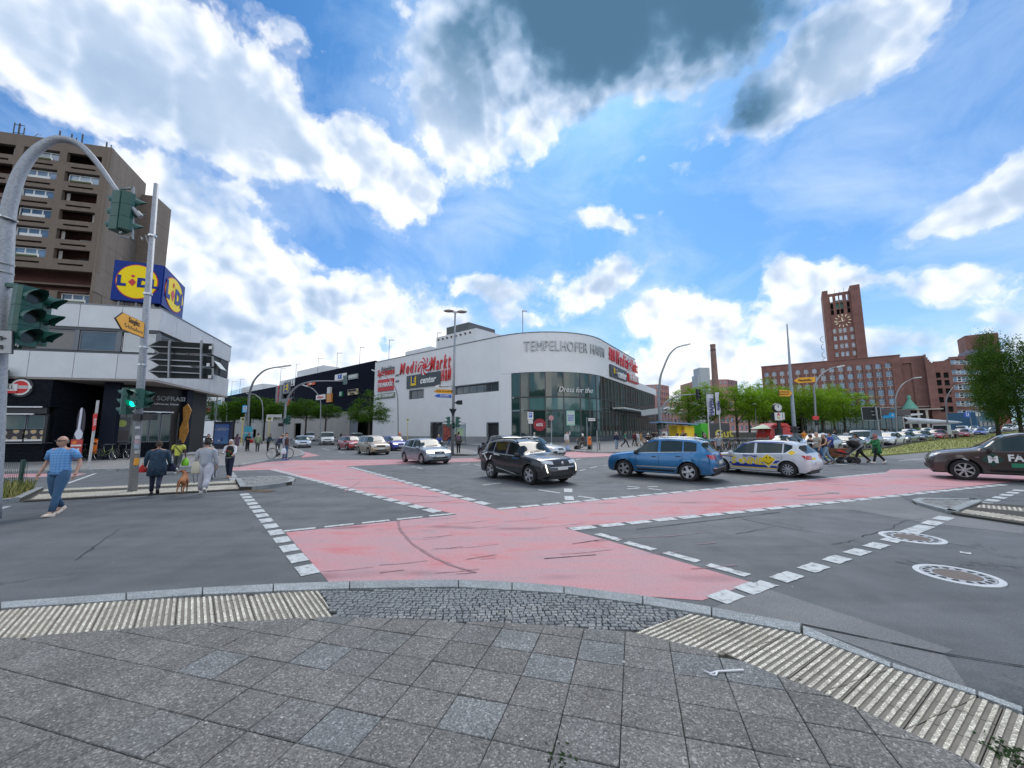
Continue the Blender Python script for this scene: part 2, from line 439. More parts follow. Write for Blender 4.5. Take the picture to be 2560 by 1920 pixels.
JOINT = M('sandy_joint',(.055,.052,.042),.95,var=.3,scale=9,bump=.5,bscale=60)
PAVE_FAR = M('distant_paving',(.20,.195,.185),.85,var=.12,scale=1.2,detail=8)
GREEN_SIG = M('signal_green',(.012,.085,.065),.45,var=.08,scale=6,coat=.1)
BLACKM = M('black_metal',(.018,.02,.022),.5,var=.1)
BLACKR = M('black_rubber',(.018,.018,.019),.8,var=.15,scale=12)
GALV = M('galvanised_steel',(.30,.32,.34),.5,metal=.55,var=.22,scale=7,stain=.25)
GALV_D = M('grey_lamp_steel',(.22,.235,.245),.5,metal=.4,var=.15,scale=5)
WHITE = M('white_plastic',(.72,.73,.74),.45,var=.04)
OFFW = M('off_white',(.55,.56,.55),.55,var=.08)
YELLOW = M('sign_yellow',(.78,.36,.01),.5,var=.05)
SIGNW = M('sign_white',(.70,.71,.70),.5,var=.03)
BLUE = M('sign_blue',(.01,.10,.45),.45,var=.04)
CYAN = M('sign_cyan',(.02,.35,.70),.45,var=.04)
REDS = M('sign_red',(.55,.018,.02),.45,var=.05)
ORANGE = M('bin_orange',(.78,.17,.01),.4,var=.06,coat=.3)
DGREY = M('dark_sign_back',(.013,.019,.021),.6,var=.1,spec=.25)
MGREY = M('mid_grey',(.18,.19,.2),.6)
BLK = M('black_print',(.012,.012,.013),.6,var=0)
YEL = M('bright_yellow',(.80,.56,.01),.5,var=.06)
SKINS = [M('skin_light',(.50,.29,.21),.55,var=.05),M('skin_mid',(.36,.20,.13),.55,var=.05),M('skin_dark',(.09,.045,.03),.5,var=.05)]
# the ground
RD = V((.848,.530,0))
def hgt(x,y):
 s = x*RD.x+y*RD.y
 return .01*min(max(s-50,0),200)
def Gh(px,py,dz=0.0):
 d = ray(px,py);d = d/hypot(d.x,d.y)
 lo,hi = 1.0,400.0
 def g(t):return CAM_H+d.z*t-hgt(d.x*t,d.y*t)-dz
 if g(hi)>0:return EYE+d*hi
 for _ in range(50):
  mid = (lo+hi)/2
  if g(mid)>0:lo = mid
  else:hi = mid
 return EYE+d*lo
def sheet(name,poly,z,mat,th=None,kind='structure',parent=None,mb=None):
 """flat sheet that follows the climb of the avenue; th gives it a kerb-high edge"""
 m = mb or MB()
 nrm = V((-RD.y,RD.x,0))
 poly = [(p[0],p[1]) for p in poly]
 if area(poly)<0:poly = poly[::-1]
 A1,B1 = RD*50-nrm*5000,RD*50+nrm*5000
 A2,B2 = RD*250-nrm*5000,RD*250+nrm*5000
 for pc in (clip(poly,A1,B1),clip(clip(poly,B1,A1),A2,B2),clip(poly,B2,A2)):
  if len(pc)<3:continue
  top = [(p[0],p[1],hgt(p[0],p[1])+z) for p in pc]
  m.face(top)
  if th:
   for k in range(len(pc)):
    a,b_ = top[k],top[(k+1)%len(pc)]
    m.face([a,(a[0],a[1],a[2]-th),(b_[0],b_[1],b_[2]-th),b_])
 if mb:return m
 return m.build(name,mat,parent,kind=kind)
sheet('ground',[(-2500,-60),(2500,-60),(2500,3000),(-2500,3000)],0,ASPH)
# ---- near corner: granite kerb, ribbed plates, cobbles, slabs
ZN = .03
KO = [(-700,1560),(0,1505),(315,1482),(506,1469),(683,1460),(874,1453),(1146,1449),(1280,1455),(1410,1465),(1607,1489),(1779,1518),(2003,1559)]
KI = [(-700,1590),(0,1521),(315,1500),(506,1486),(683,1478),(874,1471),(1146,1467),(1280,1475),(1410,1483.6),(1607,1509.6),(1779,1538.5),(2003,1582)]
ko = [G(*q,ZN) for q in KO];ki = [G(*q,ZN) for q in KI]
ko2 = [G(*q,ZN) for q in [(2006,1563),(2229,1657),(2443,1727),(2560,1770),(2800,1870),(3300,2150)]]
ki2 = [G(*q,ZN) for q in [(2006,1584),(2229,1668),(2443,1739),(2560,1783),(2800,1890),(3300,2180)]]
base_poly = [G(*q,0) for q in KO]+ko2+[V((4.5,-8,0)),V((-9,-8,0))]
pavement = sheet('pavement',base_poly,ZN-.028,JOINT)
pts = ko;inn = ki
for so_,si_ in ((ko,ki),(ko2,ki2)):
 for k in range(len(so_)-1):
  a,b_,c,d = so_[k],so_[k+1],si_[k+1],si_[k]
  e = (b_-a).normalized()*.006;g = (c-d).normalized()*.006
  quad = [d+g,c-g,b_-e,a+e]
  m = MB();z0,z1 = -.12,ZN+ru(-.002,.002)
  top = [(v.x,v.y,z1) for v in quad];cen = sum((V(t) for t in top),V())/4
  ins = [tuple(V(t).lerp(cen,.012)+V((0,0,.004))) for t in top]
  i0 = [m.av((v.x,v.y,z0)) for v in quad];i1 = [m.av(t) for t in top];i2 = [m.av(t) for t in ins]
  m.fi(i2)
  for j in range(4):
   m.fi((i0[j],i0[(j+1)%4],i1[(j+1)%4],i1[j]));m.fi((i1[j],i1[(j+1)%4],i2[(j+1)%4],i2[j]))
  m.build('kerb_stone',KERB,pavement)
INN = [G(*q,ZN) for q in [(-900,1680),(0,1596),(260,1576),(492,1559),(839,1541),(1280,1557.6),(1575,1579),(1804,1634),(2055,1729.5),(2258,1825),(2466,1920),(2900,2250)]]
INN_C = [(p.x,p.y) for p in INN]
hull = [(v[0],v[1]) for v in reversed(INN_C)]+[(-9,-3),(4.5,-3)]
if area(hull)<0:hull = hull[::-1]
# convex outline of the slab field (counter-clockwise)
def convex_hull(ps):
 ps = sorted(set((round(a,4),round(b_,4)) for a,b_ in ps))
 def half(it):
  h = []
  for p in it:
   while len(h)>1 and (h[-1][0]-h[-2][0])*(p[1]-h[-2][1])-(h[-1][1]-h[-2][1])*(p[0]-h[-2][0])<=0:h.pop()
   h.append(p)
  return h[:-1]
 return half(ps)+half(ps[::-1])
hull = convex_hull(hull)
def stone(poly,z1,name,mat,parent,th=.05,bev=.004,tilt=.0015,mb=None):
 m = mb or MB()
 cen = V((sum(p[0] for p in poly)/len(poly),sum(p[1] for p in poly)/len(poly),0))
 tx,ty = ru(-tilt,tilt)*6,ru(-tilt,tilt)*6
 zz_ = lambda p:z1+(p[0]-cen.x)*tx+(p[1]-cen.y)*ty
 top = [(p[0],p[1],zz_(p)) for p in poly]
 ins = [tuple(V(t)+(V((cen.x,cen.y,z1))-V(t)).normalized()*bev*1.6+V((0,0,bev))) for t in top]
 i0 = [m.av((p[0],p[1],z1-th)) for p in poly];i1 = [m.av(t) for t in top];i2 = [m.av(t) for t in ins];n = len(poly)
 m.fi(i2)
 for j in range(n):
  m.fi((i0[j],i0[(j+1)%n],i1[(j+1)%n],i1[j]));m.fi((i1[j],i1[(j+1)%n],i2[(j+1)%n],i2[j]))
 if mb:return
 return m.build(name,mat,parent,smooth=False)
E1,E2 = V((.9635,-.268))*.366,V((.295,.9555))*.322
O0 = V((-2.25,3.15))
nslab = 0
for i in range(-14,18):
 for j in range(-9,10):
  sh = .0
  if rnd.random()<.0:sh = .5
  o = O0+E1*(i+sh)+E2*j
  q = [o,o+E1,o+E1+E2,o+E2]
  q = [(p.x,p.y) for p in q]
  cx_,cy_ = (q[0][0]+q[2][0])/2,(q[0][1]+q[2][1])/2
  if cy_<1.9 or abs(cx_)>cy_*1.55+.9:continue
  q = shrink(clip_convex(q,hull),.0018+rnd.random()*.0016)
  if len(q)<3 or abs(area(q))<.006:continue
  stone(q,ZN-.001+ru(-.0015,.0015),'paving_slab',SLAB,pavement,th=.02)
  nslab+=1
  # ribbed guide plates: a band between kerb and slabs, cut into plates with raised ribs
def ribbed(region,ang,name,parent,z,plate=.305,nrib=6,nearest=None,lim=300,org=(0,0)):
 e1 = V((cos(R(ang)),sin(R(ang))));e2 = V((-e1.y,e1.x))
 reg = [(p[0],p[1]) for p in region]
 if area(reg)<0:reg = reg[::-1]
 us = [V(p).dot(e1) for p in reg];vs = [V(p).dot(e2) for p in reg]
 for i in range(int(min(us)//plate)-1,int(max(us)//plate)+2):
  for j in range(int(min(vs)//plate)-1,int(max(vs)//plate)+2):
   o = e1*(i*plate)+e2*(j*plate)
   q = [o,o+e1*plate,o+(e1+e2)*plate,o+e2*plate]
   q = shrink(clip_poly([(p.x,p.y) for p in q],reg),.003)
   if len(q)<3 or area(q)<.004:continue
   m = MB();m.cur = 1;stone(q,z-.009,'',None,None,th=.02,bev=.001,mb=m);m.cur = 0
   for r_ in range(nrib):
    w = plate/nrib
    a = o+e2*(w*(r_+.22));b_ = o+e2*(w*(r_+.78))
    rq = shrink(clip_poly([(p.x,p.y) for p in (a,a+e1*plate,b_+e1*plate,b_)],reg),.003)
    if len(rq)<3 or area(rq)<.0004:continue
    stone(rq,z-.003,'',None,None,th=.006,bev=.003,tilt=0,mb=m)
   m.build(name,[TACT,TACT_D],parent)
def clip_poly(poly,reg):
 """convex poly against a region given as a strip of quads' union is handled by the caller; here reg is convex"""
 return clip_convex(poly,reg)
def strip(a_pts,b_pts):return [a_pts[0],a_pts[1],b_pts[1],b_pts[0]]
def interp(ptsl,x):
 for a,b_ in zip(ptsl,ptsl[1:]):
  if a[0]<=x<=b_[0]:return a[1]+(b_[1]-a[1])*(x-a[0])/(b_[0]-a[0])
 return ptsl[-1][1]
INX = [(-900,1680),(0,1596),(260,1576),(492,1559),(839,1541),(1280,1557.6),(1575,1579),(1804,1634),(2055,1729.5),(2258,1825),(2466,1920),(2900,2250)]
def inner_poly(top,bot,z):
 q = [G(*p,z) for p in top]+[G(*p,z) for p in reversed(bot)]
 q = [(p.x,p.y) for p in q]
 return q if area(q)>0 else q[::-1]
 # left band
left_reg = inner_poly([(-120,1533),(315,1501),(796,1476)],[(-120,1606),(260,1577),(839,1542)],ZN)
right_reg1 = inner_poly([(1723,1533),(2003,1583.5)],[(1578,1581),(1804,1635),(2055,1730)],ZN)
left_reg = convex_hull(left_reg)
ribbed(left_reg,129,'ribbed_plate',pavement,ZN)
rr = [(1723,1533),(2003,1583.5),(2229,1669),(2443,1740),(2640,1820)]
bb_ = [(1578,1581),(1804,1635),(2055,1730),(2258,1826),(2520,1950)]
for k in range(4):
 q = [G(*rr[k],ZN),G(*rr[k+1],ZN),G(*bb_[k+1],ZN),G(*bb_[k],ZN)]
 q = [(p.x,p.y) for p in q]
 if area(q)<0:q = q[::-1]
 ribbed(q,33,'ribbed_plate',pavement,ZN)
 # cobbled patch between the bands
cob = [[(796,1478),(1146,1469),(1146,1552),(841,1543)],[(1146,1469),(1410,1486),(1410,1567),(1146,1552)],[(1410,1486),(1607,1512),(1607,1575),(1410,1567)],[(1607,1512),(1720,1532),(1607,1575),(1590,1577)]]
cobbles = []
for quad in cob:
 q = [(p.x,p.y) for p in (G(*t,ZN) for t in quad)]
 cobbles.append(q if area(q)>0 else q[::-1])
stuff = MB();made = 0
cell = .066
cells = []
for row in range(0,34):
 yy = 3.6+row*.058
 x = -2.4+rnd.random()*.05
 while x<1.9:
  w = .066+ru(-.012,.016)
  wob = .035*sin(x*2.2)
  q = [(x+ru(-.005,.005),yy+wob+ru(-.004,.004)),(x+w+ru(-.005,.005),yy+wob+ru(-.004,.004)),(x+w+ru(-.005,.005),yy+.058+wob+ru(-.004,.004)),(x+ru(-.005,.005),yy+.058+wob+ru(-.004,.004))]
  x+=w
  c = (sum(p[0] for p in q)/4,sum(p[1] for p in q)/4)
  for reg in cobbles:
   if all((reg[(k+1)%4][0]-reg[k][0])*(c[1]-reg[k][1])-(reg[(k+1)%4][1]-reg[k][1])*(c[0]-reg[k][0])>0 for k in range(4)):
    cells.append((c[1]**2+c[0]**2,q));break
cells.sort(key=lambda t:t[0])
for k,(dd,q) in enumerate(cells):
 q = shrink(q,.0045)
 if len(q)<3:continue
 if k<295:stone(q,ZN-.007+ru(-.003,.003),'cobblestone',COBB,pavement,th=.02,bev=.005,tilt=.01)
 else:stone(q,ZN-.007+ru(-.003,.003),'',None,None,th=.02,bev=.005,tilt=.01,mb=stuff)
stuff.build('cobblestones',COBB,pavement,kind='stuff')
# moss tufts in the joints
MOSS = M('moss',(.035,.075,.018),.9,var=.4,scale=30)
mo = MB()
for px_,py_ in [(140,1693),(307,1744),(524,1700),(628,1722),(400,1772),(616,1825),(849,1768),(1102,1825),(744,1860),(1247,1854),(1572,1729),(1572,1760),(1711,1790),(1728,1830),(1735,1822),(1418,1860),(1404,1900),(1425,1790),(2000,1700),(1960,1690),(2200,1830),(2230,1850),(560,1690),(870,1650),(1150,1449+10),(1407,1477),(1600,1500),(860,1465),(500,1480),(1130,1655),(1090,1730),(2545,1905),(2530,1898),(2555,1890)]:
 g = G(px_,py_,ZN)
 for _ in range(10 if py_<1880 else 40):
  s_ = .02 if py_<1880 else .09
  p = g+V((rnd.gauss(0,s_*.5),rnd.gauss(0,s_*.8),-.006));a = rnd.random()*6.3;r_ = ru(.004,.008)*(1 if py_<1880 else 2.5)
  mo.face([p,p+V((cos(a)*r_,sin(a)*r_,r_*.9)),p+V((cos(a+2)*r_,sin(a+2)*r_,r_*1.2))])
mo.build('moss',MOSS,None,kind='stuff')
# ---- red cycle lanes
reds = MB()
def redpoly(pl):sheet('',[G(*q) for q in pl],.004,None,mb=reds)
redpoly([(713.4,1331.5),(1142,1287),(1248.6,1275.4),(1411.6,1320),(1883.5,1458),(1755,1502),(1607,1491),(1410,1467),(1280,1457),(1146,1451),(821,1455)])
redpoly([(1248.6,1275.4),(1411.6,1320),(1760,1288),(1977,1264.6),(2172,1244),(2436,1215),(2700,1186),(2640,1160),(2367,1172),(2226,1174),(2212,1182.5),(2114,1190),(1977,1203),(1760,1226.6)])
redpoly([(1142,1287),(1248.6,1275.4),(865,1167),(670,1174)])
redpoly([(577.8,1169),(663,1156),(731.5,1150.6),(818,1150),(1002.7,1149),(1198,1145),(1431.5,1129),(1536,1132.5),(1533,1140),(1449.5,1144),(1198,1153.5),(1010,1159.7),(883,1165),(865,1167),(670,1174),(577.8,1177)])
redpoly([(-200,1186),(217,1184),(190,1190),(0,1194),(-200,1197)])
redpoly([(737,1126),(748,1126),(800,1139),(756,1144)])
reds.build('red_cycle_lane',RED,None,kind='structure')
pat = MB()
sheet('',[G(*q) for q in [(1783,1520),(1916,1472),(2382,1625),(2362,1637),(2420,1720),(2003,1564)]],.003,None,mb=pat)
sheet('',[G(*q) for q in [(1990,1272),(2240,1238),(2290,1262),(2380,1290),(2560,1318),(2560,1335),(2330,1310),(2130,1275)]],.003,None,mb=pat)
sheet('',[G(*q) for q in [(2195,1142),(2560,1110),(2900,1085),(2900,1140),(2560,1145),(2360,1160)]],.003,None,mb=pat)
pat.build('asphalt_patch',ASPH_L,None,kind='structure')
# ---- painted marks
pm = MB()
def quad_mark(c,d,L,w,z=.008,jag=0):
 n_ = V((-d.y,d.x,0))
 if not jag:
  q = [c-d*L/2-n_*w/2,c+d*L/2-n_*w/2,c+d*L/2+n_*w/2,c-d*L/2+n_*w/2]
 else:
  q = []
  for sgn in (-1,1):
   for k in range(7):
    t = (k/6-.5)*sgn*-1
    q.append(c+d*L*t+n_*(w/2*sgn+ru(-jag,jag))+d*ru(-jag,jag))
 sheet('',q,z,None,mb=pm)
def dashes(a,b_,n,ratio=.65,w=.25,jag=0):
 p,q = G(*a),G(*b_);st = (q-p)/(n-1);d = st.normalized()
 for k in range(n):quad_mark(p+st*k,d,st.length*ratio,w,jag=jag)
def line(a,b_,w=.12):
 p,q = G(*a),G(*b_);quad_mark((p+q)/2,(q-p).normalized(),(q-p).length,w)
dashes((767.6,1425.5),(612,1236.7),14,.68,.23)
dashes((1079,1277),(686,1175),22,.72,.26)
dashes((1205,1258),(880,1168.7),19,.72,.26)
dashes((749.5,1324.5),(1103,1287.7),5,.78,.13)
a_,b_ = G(1456.8,1320.6),G(1952,1274.7);n_tot = 1+round((G(2501,1213)-a_).length/((b_-a_).length/8))
dashes((1456.8,1320.6),(2501,1213),n_tot,.80,.22)
a_,b_ = G(1268,1271),G(1662,1235);n_tot = 1+round((G(2205,1183)-a_).length/((b_-a_).length/8))
dashes((1268,1271),(2205,1183),n_tot,.82,.2)
for c in ((1521,1343),(1599.6,1365.8),(1702.7,1393),(1818.5,1425.5)):
 quad_mark(G(*c),(G(1883,1453)-G(1411,1318)).normalized(),.52,.16,jag=.012)
dd = (G(2358,1296)-G(1968,1442.8)).normalized()
dashes((1968,1442.8),(2233,1350),6,.62,.22,jag=.008)
for c in ((2281,1329),(2306,1319.5),(2331,1308),(2358.5,1296.4)):quad_mark(G(*c),dd,.52,.24)
for c in ((1880,1471.4),(1814.8,1492.4)):quad_mark(G(*c),dd,.36,.24,jag=.006)
quad_mark(G(1915.5,1461.7),dd,.16,.2,jag=.01)
dashes((2461.6,1259),(2546.6,1226.6),6,.6,.22)
dashes((575,1183),(587,1200),6,.6,.3)
for a,b_ in (((1420,1222),(1421,1231)),((1422,1241),(1424,1251))):line(a,b_,.25)
for a,b_ in (((1346,1225),(1399,1233)),((1446,1241),(1487,1247)),((1207,1213),(1252,1208)),((1449,1177),(1463,1174)),((1476,1170),(1492,1167)),((1510,1164),(1530,1162)),((1568,1223),(1597,1221)),((1622,1222),(1656,1226)),((1619,1217),(1645,1217)),((1568,1216),(1600,1219)),((1009,1170.5),(1030,1170.5)),((1043,1169),(1056,1171.5)),((1028,1166.5),(1039,1168)),((805,1121),(824,1125.5)),((846,1129),(862,1133)),((815,1152),(832,1156)),((640,1163),(776,1160)),((595,1177),(676,1174.5)),((1150,1163),(1175,1160)),((1187,1162),(1200,1164)),((169,1209),(239,1184)),((-60,1196),(198,1190)),((0,1273),(22,1266)),((2248,1152),(2324,1146)),((2390,1140),(2450,1135)),((2060,1165),(2150,1158)),((740,1136),(1000,1131)),((1440,1150),(1452,1147)),((1442,1141),(1450,1139)),((1400,1137),(1440,1141)),((1460,1132.5),(1530,1135.5)),((1630,1146),(1780,1137)),((2400,1381),(2428,1385))):
 line(a,b_,.12)
pm.build('road_markings',PAINT,None,kind='structure')
cm = MB()
def trace(ptsl,w0,w1=None,jag=.0,z=.0095):
 g_ = [G(*q) for q in ptsl];out = []
 for a,b_ in zip(g_,g_[1:]):
  n = max(1,int((b_-a).length/.12)) if jag else 6
  for k in range(n):out.append(a.lerp(b_,k/n)+V((ru(-jag,jag),ru(-jag,jag),0)))
 out.append(g_[-1])
 for k in range(len(out)-1):
  d = (out[k+1]-out[k]);n_ = V((-d.y,d.x,0)).normalized()*(w0+((w1 or w0)-w0)*k/len(out))*ru(.6,1.3)/2
  cm.face([(p.x,p.y,z) for p in (out[k]-n_,out[k+1]-n_,out[k+1]+n_,out[k]+n_)])
for q in ([(1858,1299),(1950,1318),(2060,1336),(2150,1348)],[(2150,1342),(2220,1325),(2262,1302),(2320,1296)],[(2085,1362),(2140,1350)],[(1840,1335),(1900,1324),(1950,1316)],[(2262,1402),(2330,1418),(2420,1420),(2560,1430)],[(2355,1356),(2440,1372)],[(2240,1405),(2300,1418)],[(190,1400),(300,1322)]):trace(q,.016,.006,.03)
for q in ([(1590,1324),(1800,1299),(1950,1281)],[(1003,1261),(1150,1252)],[(1430,1361),(1510,1349)],[(1360,1398),(1490,1388)],[(2003,1562),(2362,1637),(2560,1668)]):trace(q,.02)
cm.build('road_cracks',M('crack_dark',(.018,.018,.02),.9,var=.2),None,kind='structure')
cm = MB()
trace([(995,1303),(1000,1325),(1030,1360),(1080,1392),(1130,1415),(1190,1433)],.05);trace([(1167,1399),(1240,1388)],.03);trace([(860,1230),(900,1205)],.05);trace([(950,1433),(1010,1426)],.03);trace([(900,1250),(1000,1238),(1100,1243)],.04)
for k in range(26):
 x,y = ru(760,1750),ru(1300,1440);l = ru(30,160);trace([(x,y),(x+l*.5,y-l*.03),(x+l,y-l*.09)],ru(.008,.02))
cm.build('tyre_marks',M('tyre_mark',(.29,.165,.18),.85,var=.3),None,kind='structure')
am = MB()
for (ax,ay) in ((1928,1226),(2052,1236)):
 c = G(ax,ay);d = (G(ax+60,ay-5)-c).normalized();n_ = V((-d.y,d.x,0))
 for pl in ([(-.9,-.05),(.5,-.05),(.5,.05),(-.9,.05)],[(.45,-.2),(.8,0),(.45,.2)]):
  sheet('',[c+d*p[0]+n_*p[1] for p in pl],.008,None,mb=am)
am.build('lane_arrows',M('worn_grey_paint',(.22,.2,.2),.8),None,kind='structure')
# ---- raised pavements further off
dA = (V((-1.1,62))-V((-30.5,86.2))).normalized()
nA = V((-dA.y,dA.x))*-1
far_l = V((-30.5,86.2))-dA*260
if nA.y>0:nA = -nA
plaza = [far_l+nA*9,V(G(1040,1101)[:2]),G(1108,1107),G(1198,1115),G(1300,1121),G(1393,1126),G(1478,1132),G(1547,1133.5),G(1640,1132),G(1740,1127.5),G(1834,1121)]
plaza = [V((p[0],p[1])) for p in plaza]
plaza+=[plaza[-1]+V((RD.x,RD.y))*30,plaza[-1]+V((RD.x,RD.y))*300,V((500,600)),V((-320,600))]
sheet('plaza_pavement',plaza,.12,PAVE_FAR,th=.14)
lp = [(-900,1190),(0,1183),(300,1177),(597,1167),(663,1154),(730,1144.5),(750,1141),(756,1136),(748,1129),(728,1122),(690,1111),(660,1104)]
lp = [V(G(*q)[:2]) for q in lp]
lp+=[lp[-1]-dA*230,V((-330,180)),V((-330,0))]
sheet('pavement_left',lp,.12,PAVE_FAR,th=.14).name = 'far_pavement'
def kerb_line(name,ptsl,w=.18,z=.12,mat=KERB,parent=None):
 m = MB()
 for a,b_ in zip(ptsl,ptsl[1:]):
  a,b_ = V((a[0],a[1])),V((b_[0],b_[1]))
  d = (b_-a);n = max(1,int(min(d.length,60)//2));n_ = V((d.y,-d.x)).normalized()*w
  for k in range(n):
   p,q = a+d*(k/n)+d.normalized()*.01,a+d*((k+1)/n)-d.normalized()*.01
   h0 = hgt(p.x,p.y)
   m.prism([p,q,q+n_,p+n_][::-1],h0-.1,h0+z+.006)
 return m.build(name,mat,parent,kind='structure')
kerb_line('kerb',[plaza[k] for k in range(0,12)])
kerb_line('kerb',lp[:12])
# grass median of the avenue
GRASS_B = M('dry_grass_ground',(.22,.23,.06),.95,var=.25,scale=1.5,bump=.6,bscale=18)
med = [Gh(*q) for q in [(1975,1143),(2010,1149),(2194,1141),(2358,1127),(2560,1109),(2800,1090)]]+[Gh(*q) for q in [(2800,1061),(2560,1077),(2358,1099),(2286,1110),(2213,1124),(2100,1134)]]
MED = [(p.x,p.y) for p in med]
sheet('grass_median',med,.10,GRASS_B,th=.12)
kerb_line('kerb',[med[k] for k in (11,10,9,8,7,6)][::-1],w=.3,z=.22,mat=M('dark_kerb',(.05,.05,.045),.9))
def inside(p,poly):
 c = False
 for k in range(len(poly)):
  a,b_ = poly[k],poly[k-1]
  if (a[1]>p[1])!=(b_[1]>p[1]) and p[0]<(b_[0]-a[0])*(p[1]-a[1])/(b_[1]-a[1])+a[0]:c = not c
 return c
def grass(name,poly,n,h,mats,z=.1,w=.012,spread=1.0):
 m = MB();xs = [p[0] for p in poly];ys = [p[1] for p in poly];k = 0
 while k<n:
  x,y = ru(min(xs),max(xs)),ru(min(ys),max(ys))
  if not inside((x,y),poly):continue
  k+=1;z0 = hgt(x,y)+z;hh = h*ru(.5,1.3);a = rnd.random()*6.28;l = ru(.1,.6)*hh
  ww = w*ru(.7,1.5)
  m.cur = rnd.randrange(len(mats))
  p = V((x,y,z0));t = V((cos(a+1.57)*ww,sin(a+1.57)*ww,0));tip = p+V((cos(a)*l,sin(a)*l,hh))
  m.face([p-t,p+t,tip+t*.25,tip-t*.25])
 return m.build(name,mats,None,flip=False,kind='stuff')
GR = [M('grass_green',(.10,.15,.03),.8,var=.3,scale=.8),M('grass_straw',(.36,.31,.11),.85,var=.2,scale=.8),M('grass_olive',(.19,.20,.05),.85,var=.3,scale=.8)]
grass('median_grass',MED,30000,.13,GR,w=.022)
# ---- traffic islands
def island(poly,z,mats,name,label=None):
 p = [G(*q) for q in poly];q = [(v.x,v.y) for v in p]
 if area(q)<0:q = q[::-1]
 base = sheet(name,q,z-.01,JOINT,th=z+.05)
 return base,q
def edge_stones(q,base,z,w=.14,L=.9,mat=KERB):
 for k in range(len(q)):
  a,b_ = V(q[k]),V(q[(k+1)%len(q)]);d = b_-a;n = max(1,round(d.length/L));e = d.normalized();n_ = V((-e.y,e.x))*w
  for j in range(n):
   s_,t_ = a+d*(j/n)+e*.004,a+d*((j+1)/n)-e*.004
   stone([s_,t_,t_+n_-e*.01,s_+n_+e*.01],z,'kerb_stone',mat,base,th=z+.04,bev=.006,tilt=0)
def small_cobbles(q,base,z,size,limit,name='cobblestone'):
 inn_ = shrink(q,.15);xs = [p[0] for p in q];ys = [p[1] for p in q];st = MB();k = 0
 y = min(ys)
 while y<max(ys):
  x = min(xs)+rnd.random()*size
  while x<max(xs):
   c = shrink(clip_convex([(x,y),(x+size,y),(x+size,y+size),(x,y+size)],inn_),.006)
   if len(c)>2 and area(c)>size*size*.3:
    stone(c,z+ru(-.006,.004),'',None,None,th=.03,bev=.006,tilt=.01,mb=st)
   x+=size*ru(.9,1.1)
  y+=size
 st.build('cobblestones',COBB,base,kind='stuff')
z_i = .12
b1,q1 = island([(600,1226),(588,1203),(640,1198.5),(700,1197.5),(725,1199),(738,1204),(730,1212),(690,1219),(640,1225)],z_i,None,'island_tip')
b1.name = 'traffic_island_cobbled'
q1 = convex_hull(q1);edge_stones(q1,b1,z_i,.16,1.0);small_cobbles(q1,b1,z_i-.01,.12,0)
b2,q2 = island([(58,1256),(108,1227),(588,1204),(601,1226)],.05,None,'island_mid');b2.name = 'traffic_island_crossing'
for fr,to in (((75,1253,96,1240),(599,1225,594,1215)),((104,1232,112,1227),(590,1210,588,1205))):
 q = [G(fr[0],fr[1]),G(to[0],to[1]),G(to[2],to[3]),G(fr[2],fr[3])]
 q = [(p.x,p.y) for p in q];q = q if area(q)>0 else q[::-1]
 d = V(q[1])-V(q[0])
 ribbed(q,degrees(atan2(d.y,d.x))+90,'ribbed_plate',b2,.052,plate=.5,nrib=5)
b3,q3 = island([(-400,1300),(0,1259),(50,1256),(108,1227),(0,1230),(-400,1240)],z_i,None,'island_grass');b3.name = 'traffic_island_grass'
edge_stones(convex_hull(q3),b3,z_i,.15,1.0)
q3s = shrink(convex_hull(q3),.15)
sheet('grass_bed',q3s,z_i,M('dry_soil',(.16,.13,.07),.95,var=.3,scale=3))
grass('island_grass',q3s,3800,.30,GR,z=z_i,w=.012)
b4,q4 = island([(2281,1256),(2300,1251.5),(2440,1254),(2456,1259),(2390,1287),(2378,1286),(2292,1263)],.055,None,'island_tri');b4.name = 'traffic_island_triangle'
q4 = convex_hull(q4);edge_stones(q4,b4,.07,.16,.9);small_cobbles(q4,b4,.06,.13,0)
b5,q5 = island([(2387,1288),(2457,1261),(2700,1277),(2760,1345)],.05,None,'island_right');b5.name = 'traffic_island_right'
for quad in ([(2402,1285),(2452,1266.5),(2640,1281)],):
 pass
for aa,bb2,cc2,dd2 in (((2400,1286.5),(2700,1331),(2640,1309),(2415,1279)),((2440,1273),(2640,1292),(2640,1282),(2452,1266.5))):
 q = [G(*aa),G(*bb2),G(*cc2),G(*dd2)];q = [(p.x,p.y) for p in q];q = q if area(q)>0 else q[::-1]
 d = G(*bb2)-G(*aa)
 ribbed(q,degrees(atan2(d.y,d.x))+90,'ribbed_plate',b5,.052,plate=.30,nrib=4)
b6,q6 = island([(1085,1124),(1106,1119.5),(1140,1122),(1180,1129.5),(1196,1136),(1188,1140),(1129,1139),(1112,1133)],z_i,None,'island_far');b6.name = 'traffic_island_far'
sheet('island_paving',shrink(convex_hull(q6),.2),z_i+.004,PAVE_FAR)
kerb_line('kerb',[V(p) for p in convex_hull(q6)][::-1]+[V(convex_hull(q6)[-1])],w=.2)
